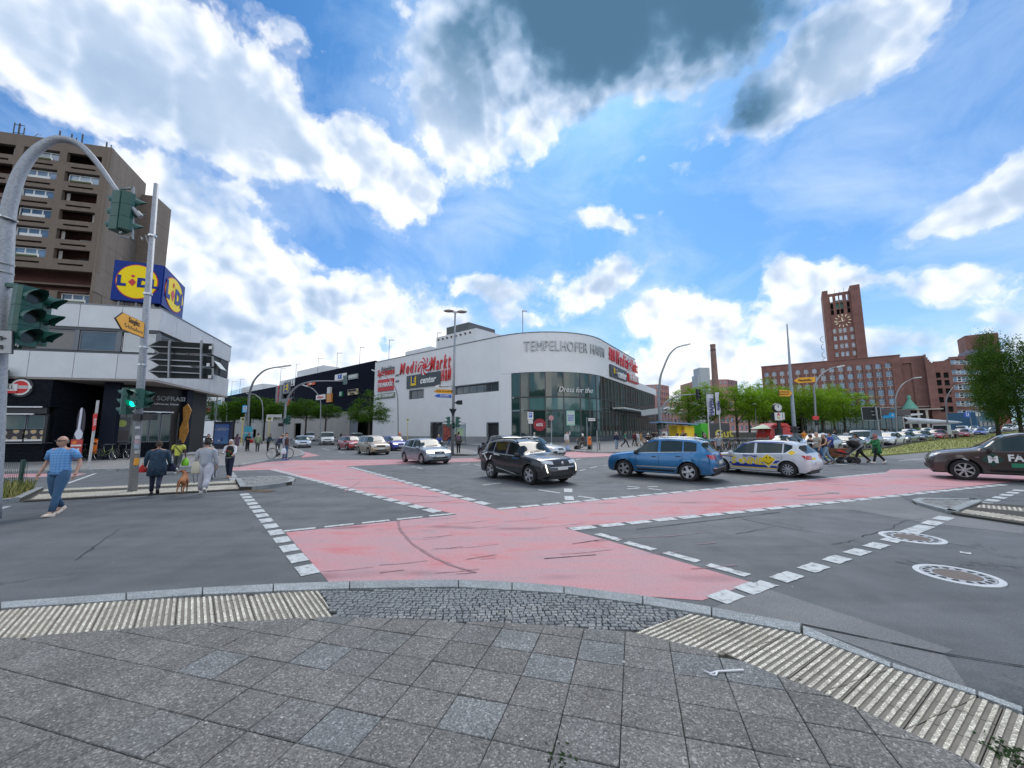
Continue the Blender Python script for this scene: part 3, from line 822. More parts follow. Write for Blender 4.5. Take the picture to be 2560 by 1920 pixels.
# ---- things let into or lying on the ground
def manhole(px_,py_,rad,label):
 c = G(px_,py_);t = thing('manhole_cover',label,'manhole',(c.x,c.y,.002),rnd.random(),'manhole covers in the right lane')
 MB().lathe([(rad,-.03),(rad,.010),(rad*.84,.011),(rad*.83,-.02)],48).build('outer_ring',M('pale_cast_ring',(.52,.54,.55),.6,var=.15,scale=12,bump=.3),t,smooth=True)
 MB().lathe([(rad*.82,-.03),(rad*.82,.008),(rad*.55,.009),(rad*.54,-.01)],48).build('lid_ring',M('cast_iron_light',(.36,.37,.38),.55,metal=.3,var=.2,scale=14),t,smooth=True)
 MB().lathe([(rad*.53,-.03),(rad*.53,.009),(0.001,.011)],32).build('lid_centre',M('concrete_brown',(.15,.125,.11),.9,var=.25,scale=20,bump=.5,bscale=60),t,smooth=True)
 for k in range(16):
  hs = MB()
  a = 2*pi*k/16
  e = V((cos(a),sin(a),0));f_ = V((-e.y,e.x,0))
  for u0,u1,w in ((.62,.76,.035),):
   c0 = e*rad*u0;c1 = e*rad*u1
   MB_pts = [c0-f_*w*.5,c1-f_*w,c1+f_*w,c0+f_*w*.5]
   hs.prism([(p.x,p.y) for p in MB_pts],.004,.0125)
  hs.build('vent_hole',BLK,t)
 return t
manhole(2279,1344.8,.42,'round iron manhole cover on the dashed line, the farther one')
manhole(2393,1439,.40,'round iron manhole cover in the open lane, the nearer and larger looking one')
t = thing('drain_grate','slotted gully grate beside the cobbled island tip','drain',tuple(G(637,1229)+V((0,0,.004))),R(-20))
m = MB()
m.box(-.5,.5,-.02,.02,0,.01);m.box(-.5,.5,.3,.34,0,.01);m.box(-.52,-.48,0,.34,0,.011);m.box(.48,.52,0,.34,0,.011)
m.build('frame',M('rust_iron',(.16,.11,.07),.8),t)
for k in range(9):bx('slat',MATS['rust_iron'],t,-.44+k*.1,-.39+k*.1,.02,.3,0,.009)
lit = G(1763,1684,ZN);l2 = G(1859,1679,ZN);d = (l2-lit)
m = MB();up = V((0,0,.012));c0 = lit+d*.32
m.tube([l2+up,lit+d*.6+up,c0+up],[.009,.008,.008],6)
m.tube([c0+up,lit+d*.1+V((0,-.02,.012)),lit+V((-.0,.012,.014))+d*.0],[.008,.007,.004],6)
m.tube([c0+up,lit+d*.2+V((-.0,-.045,.012)),lit+d*.06+V((0,-.03,.012))],[.008,.007,.004],6)
tag(m.build('plastic_hook',WHITE,None,smooth=True),'forked white plastic litter lying on the paving slabs','litter')
leafm = MB()
for _ in range(46):
 px_,py_ = ru(0,2500),ru(1330,1900)
 p = G(px_,py_,ZN+.004) if py_>1560 else G(px_,py_,.012)
 a = rnd.random()*6.28;r_ = ru(.006,.018)
 leafm.face([p+V((cos(a+q_)*r_*ru(.5,1),sin(a+q_)*r_*ru(.5,1),rnd.random()*.004)) for q_ in (0,1.3,2.9,4.4)])
leafm.build('litter_specks',M('pale_litter',(.4,.38,.34),.8),None,kind='stuff')
# buildings
class Fac:
 """a vertical plane through A and B (seen left to right); a thing whose local x runs along it, local y into the building"""
 def __init__(s,A,B,name=None,label=None,cat=None,group=None):
  s.A = V((A[0],A[1],0));s.B = V((B[0],B[1],0))
  s.e = (s.B-s.A).normalized();s.L = (s.B-s.A).length;s.n = V((-s.e.y,s.e.x,0));s.rz = atan2(s.e.y,s.e.x)
  s.t = thing(name,label,cat,s.A,s.rz,group) if name else None
 def uv(s,px,py,dy=0.0):
  d = ray(px,py);o = s.A+s.n*dy-EYE
  t = (o.x*s.n.x+o.y*s.n.y)/(d.x*s.n.x+d.y*s.n.y)
  q = EYE+d*t
  return (q-s.A).dot(s.e),q.z
def holed(mb,u0,u1,z0,z1,holes,y0,y1):
 us = sorted({u0,u1}|{min(max(h[k],u0),u1) for h in holes for k in (0,1)});zs = sorted({z0,z1}|{min(max(h[k],z0),z1) for h in holes for k in (2,3)})
 def hole(u,z):return any(h[0]<u<h[1] and h[2]<z<h[3] for h in holes)
 for a,b_ in zip(zs,zs[1:]):
  st = None
  for c,d in list(zip(us,us[1:]))+[(None,None)]:
   solid = c is not None and not hole((c+d)/2,(a+b_)/2)
   if solid and st is None:st = c
   if not solid and st is not None:
    mb.box(st,(c if c is not None else us[-1]),y0,y1,a,b_);st = None
 return mb
WC = {}
def window(parent,u,z,w,h,nx,nz,fm,gm,y=.12,fr=.07,bar_=.045,arch=False,name='window',dep=.06,child=True,pane_name='pane'):
 """frame (part) with its panes (sub-part); u, z is the lower left corner"""
 w_,h_ = round(w,1),round(h,1)
 key = (w_,h_,nx,nz,fm.name,gm.name,fr,arch)
 if key not in WC:
  m = MB();g = MB()
  if not arch:
   m.box(0,w_,0,dep,0,fr).box(0,w_,0,dep,h_-fr,h_).box(0,fr,0,dep,fr,h_-fr).box(w_-fr,w_,0,dep,fr,h_-fr)
   g.box(fr*.5,w_-fr*.5,dep*.4,dep*.6,fr*.5,h_-fr*.5)
   top = h_
  else:
   r_ = w_/2;zc = h_-r_;N = 10
   arc = [(r_-r_*cos(pi*k/N),zc+r_*sin(pi*k/N)) for k in range(N+1)]
   arc2 = [(r_-(r_-fr)*cos(pi*k/N),zc+(r_-fr)*sin(pi*k/N)) for k in range(N+1)]
   for k in range(N):
    a,b_,c,d = arc[k],arc[k+1],arc2[k+1],arc2[k]
    m.face([(a[0],0,a[1]),(b_[0],0,b_[1]),(c[0],0,c[1]),(d[0],0,d[1])])
    m.face([(d[0],0,d[1]),(c[0],0,c[1]),(c[0],dep,c[1]),(d[0],dep,d[1])])
   m.box(0,fr,0,dep,fr,zc);m.box(w_-fr,w_,0,dep,fr,zc);m.box(0,w_,0,dep,0,fr)
   g.face([(p[0],dep*.5,p[1]) for p in arc]+[(w_,dep*.5,0),(0,dep*.5,0)])
   top = h_
  for k in range(1,nx):x = w_*k/nx;m.box(x-bar_/2,x+bar_/2,.004,dep-.004,fr,h_-fr)
  for k in range(1,nz):
   zc_ = h_*k/nz;m.box(fr,w_-fr,.008,dep-.008,zc_-bar_/2,zc_+bar_/2)
  fo = m.build(name,fm,None);go = g.build(pane_name,gm,None)
  WC[key] = (fo.data,go.data);bpy.data.objects.remove(fo);bpy.data.objects.remove(go)
 fd,gd = WC[key]
 o = bpy.data.objects.new(name,fd);COL.objects.link(o);o.parent = parent;o.location = (u,y,z)
 if child:
  p = bpy.data.objects.new(pane_name,gd);COL.objects.link(p);p.parent = o
 return o
def glass(name,col,rough=.04,var=.0,refl=.9,scale=.5):
 m,q,pb = base_nodes(name)
 co = q.n('ShaderNodeTexCoord').outputs['Object']
 if var:
  oi = q.n('ShaderNodeObjectInfo').outputs['Random']
  f = q.m('MULTIPLY',q.m('MULTIPLY_ADD',oi,var*1.4,1-var*.7),q.m('MULTIPLY_ADD',q.noise(co,scale,4),1.6,.2))
  q.put(pb.inputs['Base Color'],q.vm('SCALE',col,scale=f))
 else:pb.inputs['Base Color'].default_value = (*col,1)
 pb.inputs['Roughness'].default_value = rough;pb.inputs['Specular IOR Level'].default_value = refl;pb.inputs['IOR'].default_value = 1.52
 bn = q.n('ShaderNodeBump');bn.inputs['Strength'].default_value = .06;bn.inputs['Distance'].default_value = .05
 q.put(bn.inputs['Height'],q.noise(co,.7,2));q.put(pb.inputs['Normal'],bn.outputs[0])
 return m
GLS = glass('window_glass',(.035,.05,.06),var=.8,scale=.9)
GLS_B = glass('bluish_glass',(.10,.17,.26),var=.9,scale=.8)
GLS_MALL = glass('green_facade_glass',(.010,.04,.032),var=.7,scale=.35,refl=.7)
GLS_LT = glass('pale_band_glass',(.055,.125,.12),var=.3,scale=.3,refl=.6)
GLS_SHOP = glass('shop_glass',(.02,.055,.05),var=.6,scale=.6,refl=.6)
CONC = M('brown_washed_concrete',(.155,.12,.095),.85,var=.16,scale=2.2,bump=.4,bscale=30,stain=.35,detail=8)
CONC_S = M('brown_concrete_side',(.18,.145,.118),.85,var=.16,scale=1.6,bump=.3,stain=.35,detail=8)
WFR = M('white_window_frame',(.60,.62,.62),.5,var=.03)
DFR = M('dark_window_frame',(.06,.065,.07),.5,var=.05)
RENDER = M('pale_render',(.70,.71,.72),.85,var=.06,scale=.35,bump=.15,bscale=30,stain=.10,detail=8)
PLINTH = M('grey_plinth',(.27,.28,.29),.85,var=.12,scale=1,stain=.3)
SLATE = M('dark_cladding',(.006,.008,.018),.8,var=.25,scale=.8,bump=.5,bscale=8,spec=.08)
PANEL = M('grey_metal_panel',(.56,.575,.59),.45,metal=.25,var=.10,scale=.9,rnd_=.05,stain=.12)
def m_brick(name,c1,c2,mort,bw=.25,bh=.08,mt=.012):
 m,q,pb = base_nodes(name)
 tc = q.n('ShaderNodeTexCoord').outputs['Object']
 mp = q.n('ShaderNodeSeparateXYZ');q.put(mp.inputs[0],tc)
 cx_ = q.n('ShaderNodeCombineXYZ');q.put(cx_.inputs[0],q.m('ADD',mp.outputs[0],mp.outputs[1]));q.put(cx_.inputs[1],mp.outputs[2])
 br = q.n('ShaderNodeTexBrick');q.put(br.inputs['Vector'],cx_.outputs[0])
 br.inputs['Scale'].default_value = 1;br.inputs['Brick Width'].default_value = bw;br.inputs['Row Height'].default_value = bh;br.inputs['Mortar Size'].default_value = mt
 br.inputs['Color1'].default_value = (*c1,1);br.inputs['Color2'].default_value = (*c2,1);br.inputs['Mortar'].default_value = (*mort,1)
 n = q.noise(tc,.25,8,.65)
 q.put(pb.inputs['Base Color'],q.vm('SCALE',br.outputs[0],scale=q.m('MULTIPLY_ADD',n,1.3,.35)))
 pb.inputs['Roughness'].default_value = .85
 bn = q.n('ShaderNodeBump');bn.inputs['Strength'].default_value = .4;bn.inputs['Distance'].default_value = .01
 q.put(bn.inputs['Height'],br.outputs['Fac']);bn.invert = True;q.put(pb.inputs['Normal'],bn.outputs[0])
 return m
BRICK = m_brick('red_clinker',(.25,.105,.082),(.18,.078,.064),(.17,.115,.10))
BRICK_P = m_brick('pinkish_brick',(.42,.22,.20),(.36,.18,.165),(.40,.26,.24))
BRICK_K = m_brick('black_glazed_brick',(.006,.009,.015),(.012,.016,.024),(.003,.003,.004),.26,.085,.014)
BRICK_K.node_tree.nodes['Principled BSDF'].inputs['Specular IOR Level'].default_value = .12
# ---------------- brown apartment tower ----------------
ZT = 38.0
c0 = G(280.7,369,ZT);cl = G(0,328.5,ZT);cs = G(366,460,ZT)
e = (c0-cl);e.z = 0;e.normalize()
A = c0-e*34
f = Fac(A,c0,'apartment_tower','brown concrete apartment tower with loggias, behind the corner supermarket sign','building')
T = f.t;L = f.L
s_dir = (cs-c0);s_dir.z = 0;sl_ = s_dir.length
loc_s = V((s_dir.dot(f.e),s_dir.dot(f.n)))
us = [f.uv(q/3.687,300+350/3.687)[0] for q in (0,200,600,1005)]
bayw = (us[3]-us[2]+us[2]-us[1])/2
zr = [f.uv(750/3.687,300+q/3.687)[1] for q in (335,400)]
rows = []
zrow = [(f.uv(x_/3.687,300+a/3.687)[1],f.uv(x_/3.687,300+b_/3.687)[1]) for x_,a,b_ in ((800,335,412),(780,495,590),(755,660,745),(740,840,920),(710,1012,1100),(690,1192,1290),(650,1570,1650))]
fh = (zrow[0][1]-zrow[5][1])/5
z_lo = zrow[0][1]-5*fh
holes = [];wins = []
nb = 4
xr = L-.9
for k in range(9):
 zb = zrow[0][1]-k*fh
 if k==6:continue
 zt_ = zb+fh*.52
 for bq in range(nb*2):
  x1 = xr-bq*bayw;x0 = x1-bayw+.75
  if x0<.5:continue
  holes.append((x0,x1,zb,zt_));wins.append((x0,x1,zb,zt_,bq,k))
  holes.append((x0+.5,x1-.5,zb-fh*.30,zb-fh*.21))
m = MB();holed(m,0,L,z_lo-fh*.55,ZT,holes,0,.45);m.build('front_wall',CONC,T)
m = MB();holed(m,0,L-1.5,0,z_lo-fh*.55-fh*.9,[h for h in holes if h[3]<z_lo-fh*.6],1.2,1.6);m.build('lower_wall',CONC,T)
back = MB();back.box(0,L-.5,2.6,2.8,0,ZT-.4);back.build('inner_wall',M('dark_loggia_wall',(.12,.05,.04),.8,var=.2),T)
fl = MB()
for k in range(10):
 zb = zrow[0][1]-k*fh;fl.box(.2,L-.3,.46 if k<6 else 1.62,2.59,zb-.28,zb-.06)
fl.build('floor_slabs',CONC,T,kind='stuff')
CURT = M('curtain_cloth',(.42,.40,.38),.9,var=.15)
for (x0,x1,zb,zt_,bq,k) in wins:
 yb = 0 if k<6 else 1.2
 if bq%2==1 or rnd.random()<.15 or k>5:
  window(T,x0+.1,zb+.02,(x1-x0)-.2,(zt_-zb)-.1,3,1,WFR,GLS_B,y=yb+.5,fr=.12,bar_=.14)
  bo = bx('lower_panel',WFR,T,x0+.4,x0+.4+(x1-x0)*.62,yb+.48,yb+.495,zb+.1,zb+.55)
 else:
  window(T,x0+1.0,zb+.02,(x1-x0)-1.5,(zt_-zb)-.35,3,2,DFR if rnd.random()<.6 else WFR,GLS_B,y=2.0,fr=.09,bar_=.07)
  if rnd.random()<.5:
   m = MB();xs_ = x0+.15 if rnd.random()<.7 else x1-.5
   for j in range(5):m.box(xs_+j*.07,xs_+j*.07+.045,.5+.02*(j%2),.56+.02*(j%2),zb+.1,zt_-.1)
   m.build('curtain',CURT,T)
 if rnd.random()<.4:
  bx('planter_box',M('planter',(.10,.13,.06),.9,var=.4,scale=6),T,x0+.6,x1-.8,yb-.12,yb+.1,zb-.02,zb+.16)
  # side wall (flat concrete panels) and the block behind it
def loc2(o,u,v):return V((o.L if False else 0,0))
P0 = V((L,0));P1 = P0+loc_s
sw = MB();n2 = V((loc_s.y,-loc_s.x)).normalized()
npan = 5;nfl = 12
for i in range(npan):
 for j in range(nfl):
  z0_,z1_ = ZT*j/nfl,ZT*(j+1)/nfl
  if z1_<z_lo-fh*.55 and i==0:continue
  a,b_ = P0+loc_s*(i/npan),P0+loc_s*((i+1)/npan);d = (b_-a).normalized()*.012
  a,b_ = a+d,b_-d;off_ = -n2*.4
  MB1 = MB().prism([a,b_,b_+off_,a+off_][::-1],z0_+.012,z1_-.012)
  MB1.build('wall_panel',CONC_S,T)
MB().prism([P0-n2*.05+loc_s*.01,P1-n2*.05-loc_s*.01,P1-n2*.39,P0-n2*.39][::-1],8,ZT-.1).build('side_core',CONC,T)
MB().prism([V((L-.6,2.82)),P1-n2*.45,P1+V((-34,0)),V((0,2.82))],.0,ZT-.3).build('roof_core',CONC,T)
bx('roof_slab',CONC,T,0,L-.5,.46,2.9,ZT-.5,ZT-.25)
q1_,q2_ = f.uv(346,652,0),None
zb2 = 36.0
w1 = G(366,483,zb2);w2 = G(428.5,525,zb2)
d0 = V(((w1-f.A).dot(f.e),(w1-f.A).dot(f.n)));d1 = V(((G(390,490,zb2)-f.A).dot(f.e),(G(390,490,zb2)-f.A).dot(f.n)));d2 = V(((w2-f.A).dot(f.e),(w2-f.A).dot(f.n)))
for i in range(10):
 MB().prism([d1,d2,d2+V((-14,4)),d1+V((-14,0))][::-1],zb2*i/10+.012,zb2*(i+1)/10-.012).build('rear_block',CONC_S,T)
MB().prism([d1-V((.1,-.1)),d2-V((.2,.1)),d2+V((-14,3)),d1+V((-14,.5))][::-1],0,zb2-.05).build('rear_core',CONC,T)
am_ = MB();ANT = BLACKM
for px_,hh,typ in ((12,2.4,2),(120,2.2,0),(152,2.0,1),(180,2.2,0),(245,1.6,1)):
 u = f.uv(px_,340)[0];y_ = 1.5
 m = MB();m.bar((u,y_,ZT),(u,y_,ZT+hh),.12)
 if typ:m.bar((u+.5,y_,ZT+hh*.25),(u+.5,y_,ZT+hh*.8),.08).bar((u,y_,ZT+hh*.3),(u+.5,y_,ZT+hh*.3),.06)
 if typ==2:m.bar((u-.5,y_,ZT+hh*.4),(u-.5,y_,ZT+hh),.08).bar((u-.5,y_,ZT+hh*.9),(u+.5,y_,ZT+hh*.9),.06).bar((u-.5,y_,ZT+hh*.45),(u+.5,y_,ZT+hh*.45),.06)
 m.build('antenna',ANT,T)
m = MB();u = f.uv(45,330)[0]
for k in range(3):
 pts_ = [(u+k*.7,2+k*.8,ZT),(u+k*.7,2+k*.8,ZT+1.2),(u+k*.7+.35,2+k*.8,ZT+1.7),(u+k*.7+.8,2+k*.8,ZT+1.5),(u+k*.7+1.0,2+k*.8,ZT)]
 m.tube(pts_,.04,5)
m.build('ladder_hoops',GALV,T)
# ---------------- corner building with the blue-yellow sign ----------------
ZL = 10.4
c0 = G(405,772,ZL);cl = G(105,754,ZL);cs = G(578.6,868,ZL)
for v in (c0,cl,cs):v.z = 0
e = (c0-cl).normalized();A = c0-e*20
f = Fac(A,c0,'corner_shop_building','low grey-panelled corner building with dark ground-floor shops on the left','building')
LID = f;T = f.t;L = f.L
s2 = cs-c0;SL = s2.length
zs_ = [f.uv(398,q)[1] for q in (826.6,888,949.5)]
Zw1,Zw0,Zb = zs_
joints_u = [f.uv(197,800)[0],f.uv(304,800)[0]];pw = joints_u[1]-joints_u[0]
joints_l = [f.uv(182.6,920)[0],f.uv(291,920)[0]]
def panels(f_,T_,L_,j0,pw_,z0,z1,nm='facade_panel',y0=0,y1=.12,org=None):
 us_ = [0];u = j0%pw_
 while u<L_-.2:us_.append(u);u+=pw_
 us_.append(L_)
 for a,b_ in zip(us_,us_[1:]):
  if b_-a<.1:continue
  o = bx(nm,PANEL,T_,a+.014,b_-.014,y0,y1,z0+.008,z1-.008)
  if org:o.matrix_basis = org@o.matrix_basis if False else org
body = MB()
sv = V((s2.dot(f.e),s2.dot(f.n)))
body.prism([V((0,.13)),V((L-.13,.13)),V((L,0))+sv-V((.13,0)),V((0,sv.y))],Zb+.02,ZL-.05)
body.build('storey_core',M('storey_core',(.05,.055,.06),.7),T)
panels(f,T,L,joints_u[0],pw,Zw1,ZL);panels(f,T,L,joints_l[0],pw,Zb,Zw0)
side = Fac(c0,cs)
rot = Matrix.Rotation(side.rz-f.rz,4,'Z');org = MT_((L,0,0))@rot
def side_panels(z0,z1,n):
 for k in range(n):
  a,b_ = SL*k/n,SL*(k+1)/n
  o = bx('facade_panel',PANEL,T,a+.014,b_-.014,0,.12,z0+.008,z1-.008);o.matrix_basis = org
side_panels(Zw1,ZL,6);side_panels(Zb,Zw0,6)
bx('coping',M('coping_metal',(.22,.23,.25),.5,metal=.5),T,0,L,-.04,.3,ZL,ZL+.06)
o = bx('coping',MATS['coping_metal'],T,0,SL,-.04,.3,ZL,ZL+.06);o.matrix_basis = org
bx('sill_band',MATS['dark_window_frame'],T,0,L-.02,.06,.12,Zw0+.002,Zw0+.14);bx('lintel_band',MATS['dark_window_frame'],T,0,L-.02,.04,.12,Zw1-.2,Zw1-.002)
BLIND = M('roller_blind',(.20,.20,.19),.8,var=.1);WHB = M('white_blind',(.50,.53,.53),.7,var=.05)
MULL = M('grey_mullion',(.15,.165,.185),.5,metal=.3)
for k,(a,b_,mt_) in enumerate(((88,183,BLIND),(197,290,GLS),(307,387,WHB))):
 u0,u1 = f.uv(a,860)[0],f.uv(b_,860)[0]
 w = window(T,u0,Zw0+.16,u1-u0,Zw1-Zw0-.38,1,1,WFR if k==2 else MULL,mt_,y=.03,fr=.06)
 if k==1:
  m = MB()
  for j in range(22):m.box(u0+.15+j*.11,u0+.21+j*.11,.07+.01*(j%2),.09+.01*(j%2),Zw0+.25,Zw1-.5)
  m.build('curtain',CURT,T)
 bx('window_pier',MULL,T,u1+.02,u1+.26,.0,.12,Zw0+.15,Zw1-.21)
u = f.uv(88,860)[0]-.3
while u>1:
 window(T,u-2.4,Zw0+.16,2.4,Zw1-Zw0-.38,1,1,MULL,rnd.choice([BLIND,GLS]),y=.03,fr=.06);u-=2.7
for k in range(4):
 o = window(T,0,0,SL/6*.82,Zw1-Zw0-.38,1,1,MULL,GLS,y=0,fr=.06)
 o.matrix_basis = org@MT_((SL*(k+.1)/6+.1,.03,Zw0+.16))
m = MB()
for j in range(14):m.box(SL*.83,SL*.98,.02,.10,Zw0+.1+j*.11,Zw0+.155+j*.11)
o = m.build('louvre',MULL,T,kind='stuff');o.matrix_basis = org
m = MB();m.box(SL*.70,SL*.81,-.02,.02,-.9,0);o = m.build('open_casement',WHB,T);o.matrix_basis = org@MT_((0,0,Zw1-.5))@Matrix.Rotation(R(-38),4,'X')
sof = MB();sof.prism([V((0,.02)),V((L-.02,.02)),V((L,0))+sv*.995,V((0,sv.y))],Zb-.12,Zb-.005)
sof.build('soffit',M('soffit',(.30,.27,.25),.8),T)
# ground floor
uk = f.uv(125,1000)[0]
kz = Zb-.13
bx('kiosk_wall',BRICK_K,T,0,uk,.05,9,3.55,kz);bx('kiosk_counter_wall',BRICK_K,T,0,uk,.05,.6,0.1,1.25)
bx('kiosk_side_wall',BRICK_K,T,uk-.2,uk,.61,8.9,.1,3.54)
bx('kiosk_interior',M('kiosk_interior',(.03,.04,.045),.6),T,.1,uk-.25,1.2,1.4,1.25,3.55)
bx('counter_top',M('steel_counter',(.2,.21,.22),.4,metal=.6),T,0,uk,-.15,.62,1.25,1.31)
for k,zz_ in enumerate((3.50,3.05)):
 bx('awning_bar',WHITE,T,0,uk-.2-k*.3,-.25-k*.1,-.15-k*.1,zz_,zz_+.07)
bx('awning_cassette',BLACKM,T,0,uk,-.12,.04,3.12,3.5)
lettering('EISDIELE CAFE IMBISS',.24,SIGNW,T,frame((uk-4.3,-.14,3.32),(1,0,0)),.004)
for k,u in enumerate((uk-.05,uk-2.75,uk-5.9)):
 bx('kiosk_post',BLACKM,T,u-.07,u+.07,.02,.16,1.31,3.12)
FOOD = None
def m_food():
 m,q,pb = base_nodes('menu_photo_print')
 co = q.n('ShaderNodeTexCoord').outputs['Object']
 v = q.n('ShaderNodeTexVoronoi',feature='F1');v.inputs['Scale'].default_value = 2.1;v.inputs['Randomness'].default_value = .35;q.put(v.inputs['Vector'],co)
 c = q.ramp(q.m('ADD',q.noise(co,14,4),q.m('MULTIPLY',q.noise(co,3,2),.3)),[(.4,(.12,.05,.03)),(.52,(.48,.16,.06)),(.63,(.65,.42,.2)),(.78,(.22,.30,.07))])
 ring = q.ramp(v.outputs['Distance'],[(.0,1),(.2,1),(.24,0)])
 plate = q.ramp(v.outputs['Distance'],[(.24,0),(.25,1),(.30,1),(.31,0)])
 c = q.mix(ring,(.03,.02,.02),c);c = q.mix(plate,c,(.5,.47,.42))
 q.put(pb.inputs['Base Color'],c);pb.inputs['Roughness'].default_value = .35
 return m
FOOD = m_food()
for (a,b_,z0,z1) in ((uk-2.65,uk-1.2,1.42,2.0),(uk-1.1,uk-.2,1.42,2.0),(uk-4.6,uk-3.1,1.42,2.1),(uk-6.1,uk-4.7,1.42,2.9)):
 bx('menu_board',FOOD,T,a,b_,.1,.14,z0+.1,z1+.1);bx('menu_caption',SIGNW,T,a,b_,.095,.14,z0-.02,z0+.095)
for (a,b_) in ((uk-2.65,uk-1.2),(uk-1.1,uk-.2),(uk-4.6,uk-3.1)):
 window(T,a,2.15,b_-a,.9,1,1,MULL,GLS_SHOP,y=.12,fr=.04)
cs_u = f.uv(53,968)
m = MB().lathe([(.0,0),(.62,0),(.62,.1),(.55,.12)],32,(cs_u[0],-.02,cs_u[1]),'y');m.build('round_sign',M('round_sign_black',(.02,.02,.02),.4),T)
MB().lathe([(.50,-.03),(.50,-.02),(.44,-.02)],32,(cs_u[0],-.02,cs_u[1]),'y').build('sign_ring',SIGNW,T)
MB().lathe([(.40,-.045),(.40,-.03)],32,(cs_u[0],-.02,cs_u[1]),'y').build('sign_disc',REDS,T)
bx('sign_ribbon',SIGNW,T,cs_u[0]-.58,cs_u[0]+.58,-.10,-.07,cs_u[1]-.09,cs_u[1]+.09)
lettering('STEAKHOUSE',.14,BLK,T,frame((cs_u[0],-.105,cs_u[1]),(1,0,0)),.002)
sg = f.uv(12,940)
bx('shop_sign',M('deep_green_sign',(.02,.05,.03),.5),T,sg[0]-2,f.uv(32,940)[0],-.35,-.25,sg[1]-.75,sg[1]+.35)
MB().lathe([(.42,-.40),(.42,-.37)],28,(f.uv(10,944)[0],0,f.uv(10,944)[1]),'y').build('shop_sign_disc',WHITE,T)
m = MB();uu,zz_ = f.uv(10,944);m.face([(uu-.2,-.42,zz_+.25),(uu+.3,-.42,zz_),(uu+.22,-.42,zz_-.2),(uu-.3,-.42,zz_+.05)]);m.build('shop_sign_emblem',BLUE,T)
bx('shop_sign_bar',CYAN,T,uu-.9,uu+.3,-.37,-.355,zz_+.5,zz_+.68)
uu,zz_ = f.uv(18,975)
bx('name_board',SIGNW,T,uu-3,uu+.55,-.12,-.04,zz_-.05,zz_+.38);bx('name_board_stripe',REDS,T,uu-3,uu+.55,-.12,-.04,zz_-.2,zz_-.055)
lettering('HAFENGRILL',.36,BLK,T,frame((uu-.6,-.125,zz_+.16),(1,0,0)),.004)
# recessed part and columns
rec = 4.2
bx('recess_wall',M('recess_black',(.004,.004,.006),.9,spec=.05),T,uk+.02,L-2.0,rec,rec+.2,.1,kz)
DCOL = M('black_stone_column',(.006,.009,.018),.6,var=.35,scale=3,spec=.15)
for a,b_,yy in ((250,289,.9),):
 u0,u1 = f.uv(a,1060,yy)[0],f.uv(b_,1060,yy)[0]
 bx('column',DCOL,T,u0,u1,yy,yy+.35,.1,kz)
for a,b_,z0,z1 in ((150,172,1.3,3.0),(176,195,1.3,3.0)):
 u0,u1 = f.uv(a,1060,rec)[0],f.uv(b_,1060,rec)[0]
 window(T,u0,z0,u1-u0,z1-z0,1,1,MULL,GLS_LT,y=rec-.1,fr=.05)
 # restaurant behind the arcade, along the side street
u_r = f.uv(282,1060,2.2)[0]
rot2 = org
Zs = 3.4
R0 = V((u_r,2.2));R1 = V((L-.9,1.6+2.6));R2 = R1+sv*.45
def segm(name,mat,a,b_,z0,z1,th=.15):
 d = (b_-a).normalized();n_ = V((d.y,-d.x))*-th
 return MB().prism([a,b_,b_+n_,a+n_],z0,z1).build(name,mat,T)
segm('restaurant_fascia',BLK,R0,R1,Zs,kz,.3);segm('restaurant_base',BRICK_K,R0,R1,.1,1.15,.3)
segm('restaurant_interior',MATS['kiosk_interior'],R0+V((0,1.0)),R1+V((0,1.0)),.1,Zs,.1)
segm('side_fascia',BLK,R1,R2,.1,kz,.3)
dd_ = (R1-R0);ln = dd_.length;ang = atan2(dd_.y,dd_.x)
for k in range(5):
 w = window(T,0,0,ln/5-.08,Zs-1.25,1,1,MULL,GLS_SHOP,y=0,fr=.05)
 w.matrix_basis = MT_((R0.x,R0.y,1.2))@Matrix.Rotation(ang,4,'Z')@MT_((ln*k/5+.04,.02,0))
bx2 = MB().box(0,ln,-.4,-.3,Zs-.02,Zs+.06).build('awning_bar',WHITE,T);bx2.matrix_basis = MT_((R0.x,R0.y,0))@Matrix.Rotation(ang,4,'Z')
GREYL = M('grey_letters',(.22,.23,.23),.5)
dn_ = dd_.normalized();
def on_rest(px_,py_,o=.06):
 A3 = f.A+f.e*R0.x+f.n*R0.y;B3 = f.A+f.e*R1.x+f.n*R1.y
 g_ = Fac(A3,B3);u,z = g_.uv(px_,py_,-o);return u,z
u,z = on_rest(396,996)
p_ = R0+dn_*u
lettering('SARAY SOFRASI',.46,GREYL,T,frame((p_.x+dn_.y*.06,p_.y-dn_.x*.06,z),(dn_.x,dn_.y,0)),.03,.01)
u,z = on_rest(398,1008);p_ = R0+dn_*u
lettering('Grill, Pide, Lahmacun, Döner',.2,SIGNW,T,frame((p_.x+dn_.y*.06,p_.y-dn_.x*.06,z-.05),(dn_.x,dn_.y,0)),.01)
for px_,w_,h0,h1,mt_ in ((305,.9,1.25,3.0,M('door_poster_grey',(.07,.075,.08),.5)),):
 u,z = on_rest(px_,1060);p_ = R0+dn_*u
 o = MB().box(-w_/2,w_/2,-.1,-.05,h0,h1).build('poster_board',mt_,T);o.matrix_basis = MT_((p_.x,p_.y,0))@Matrix.Rotation(ang,4,'Z')
 o = MB().box(-w_/2+.08,w_/2-.08,-.12,-.1,h0+.1,h0+.8).build('food_print',FOOD,T);o.matrix_basis = MT_((p_.x,p_.y,0))@Matrix.Rotation(ang,4,'Z')
 o = MB().lathe([(.24,-.12),(.24,-.11),(.17,-.11)],20,(0,0,h0+1.3),'y').build('ring_emblem',M('lime_print',(.35,.42,.08),.5),T);o.matrix_basis = MT_((p_.x,p_.y,0))@Matrix.Rotation(ang,4,'Z')
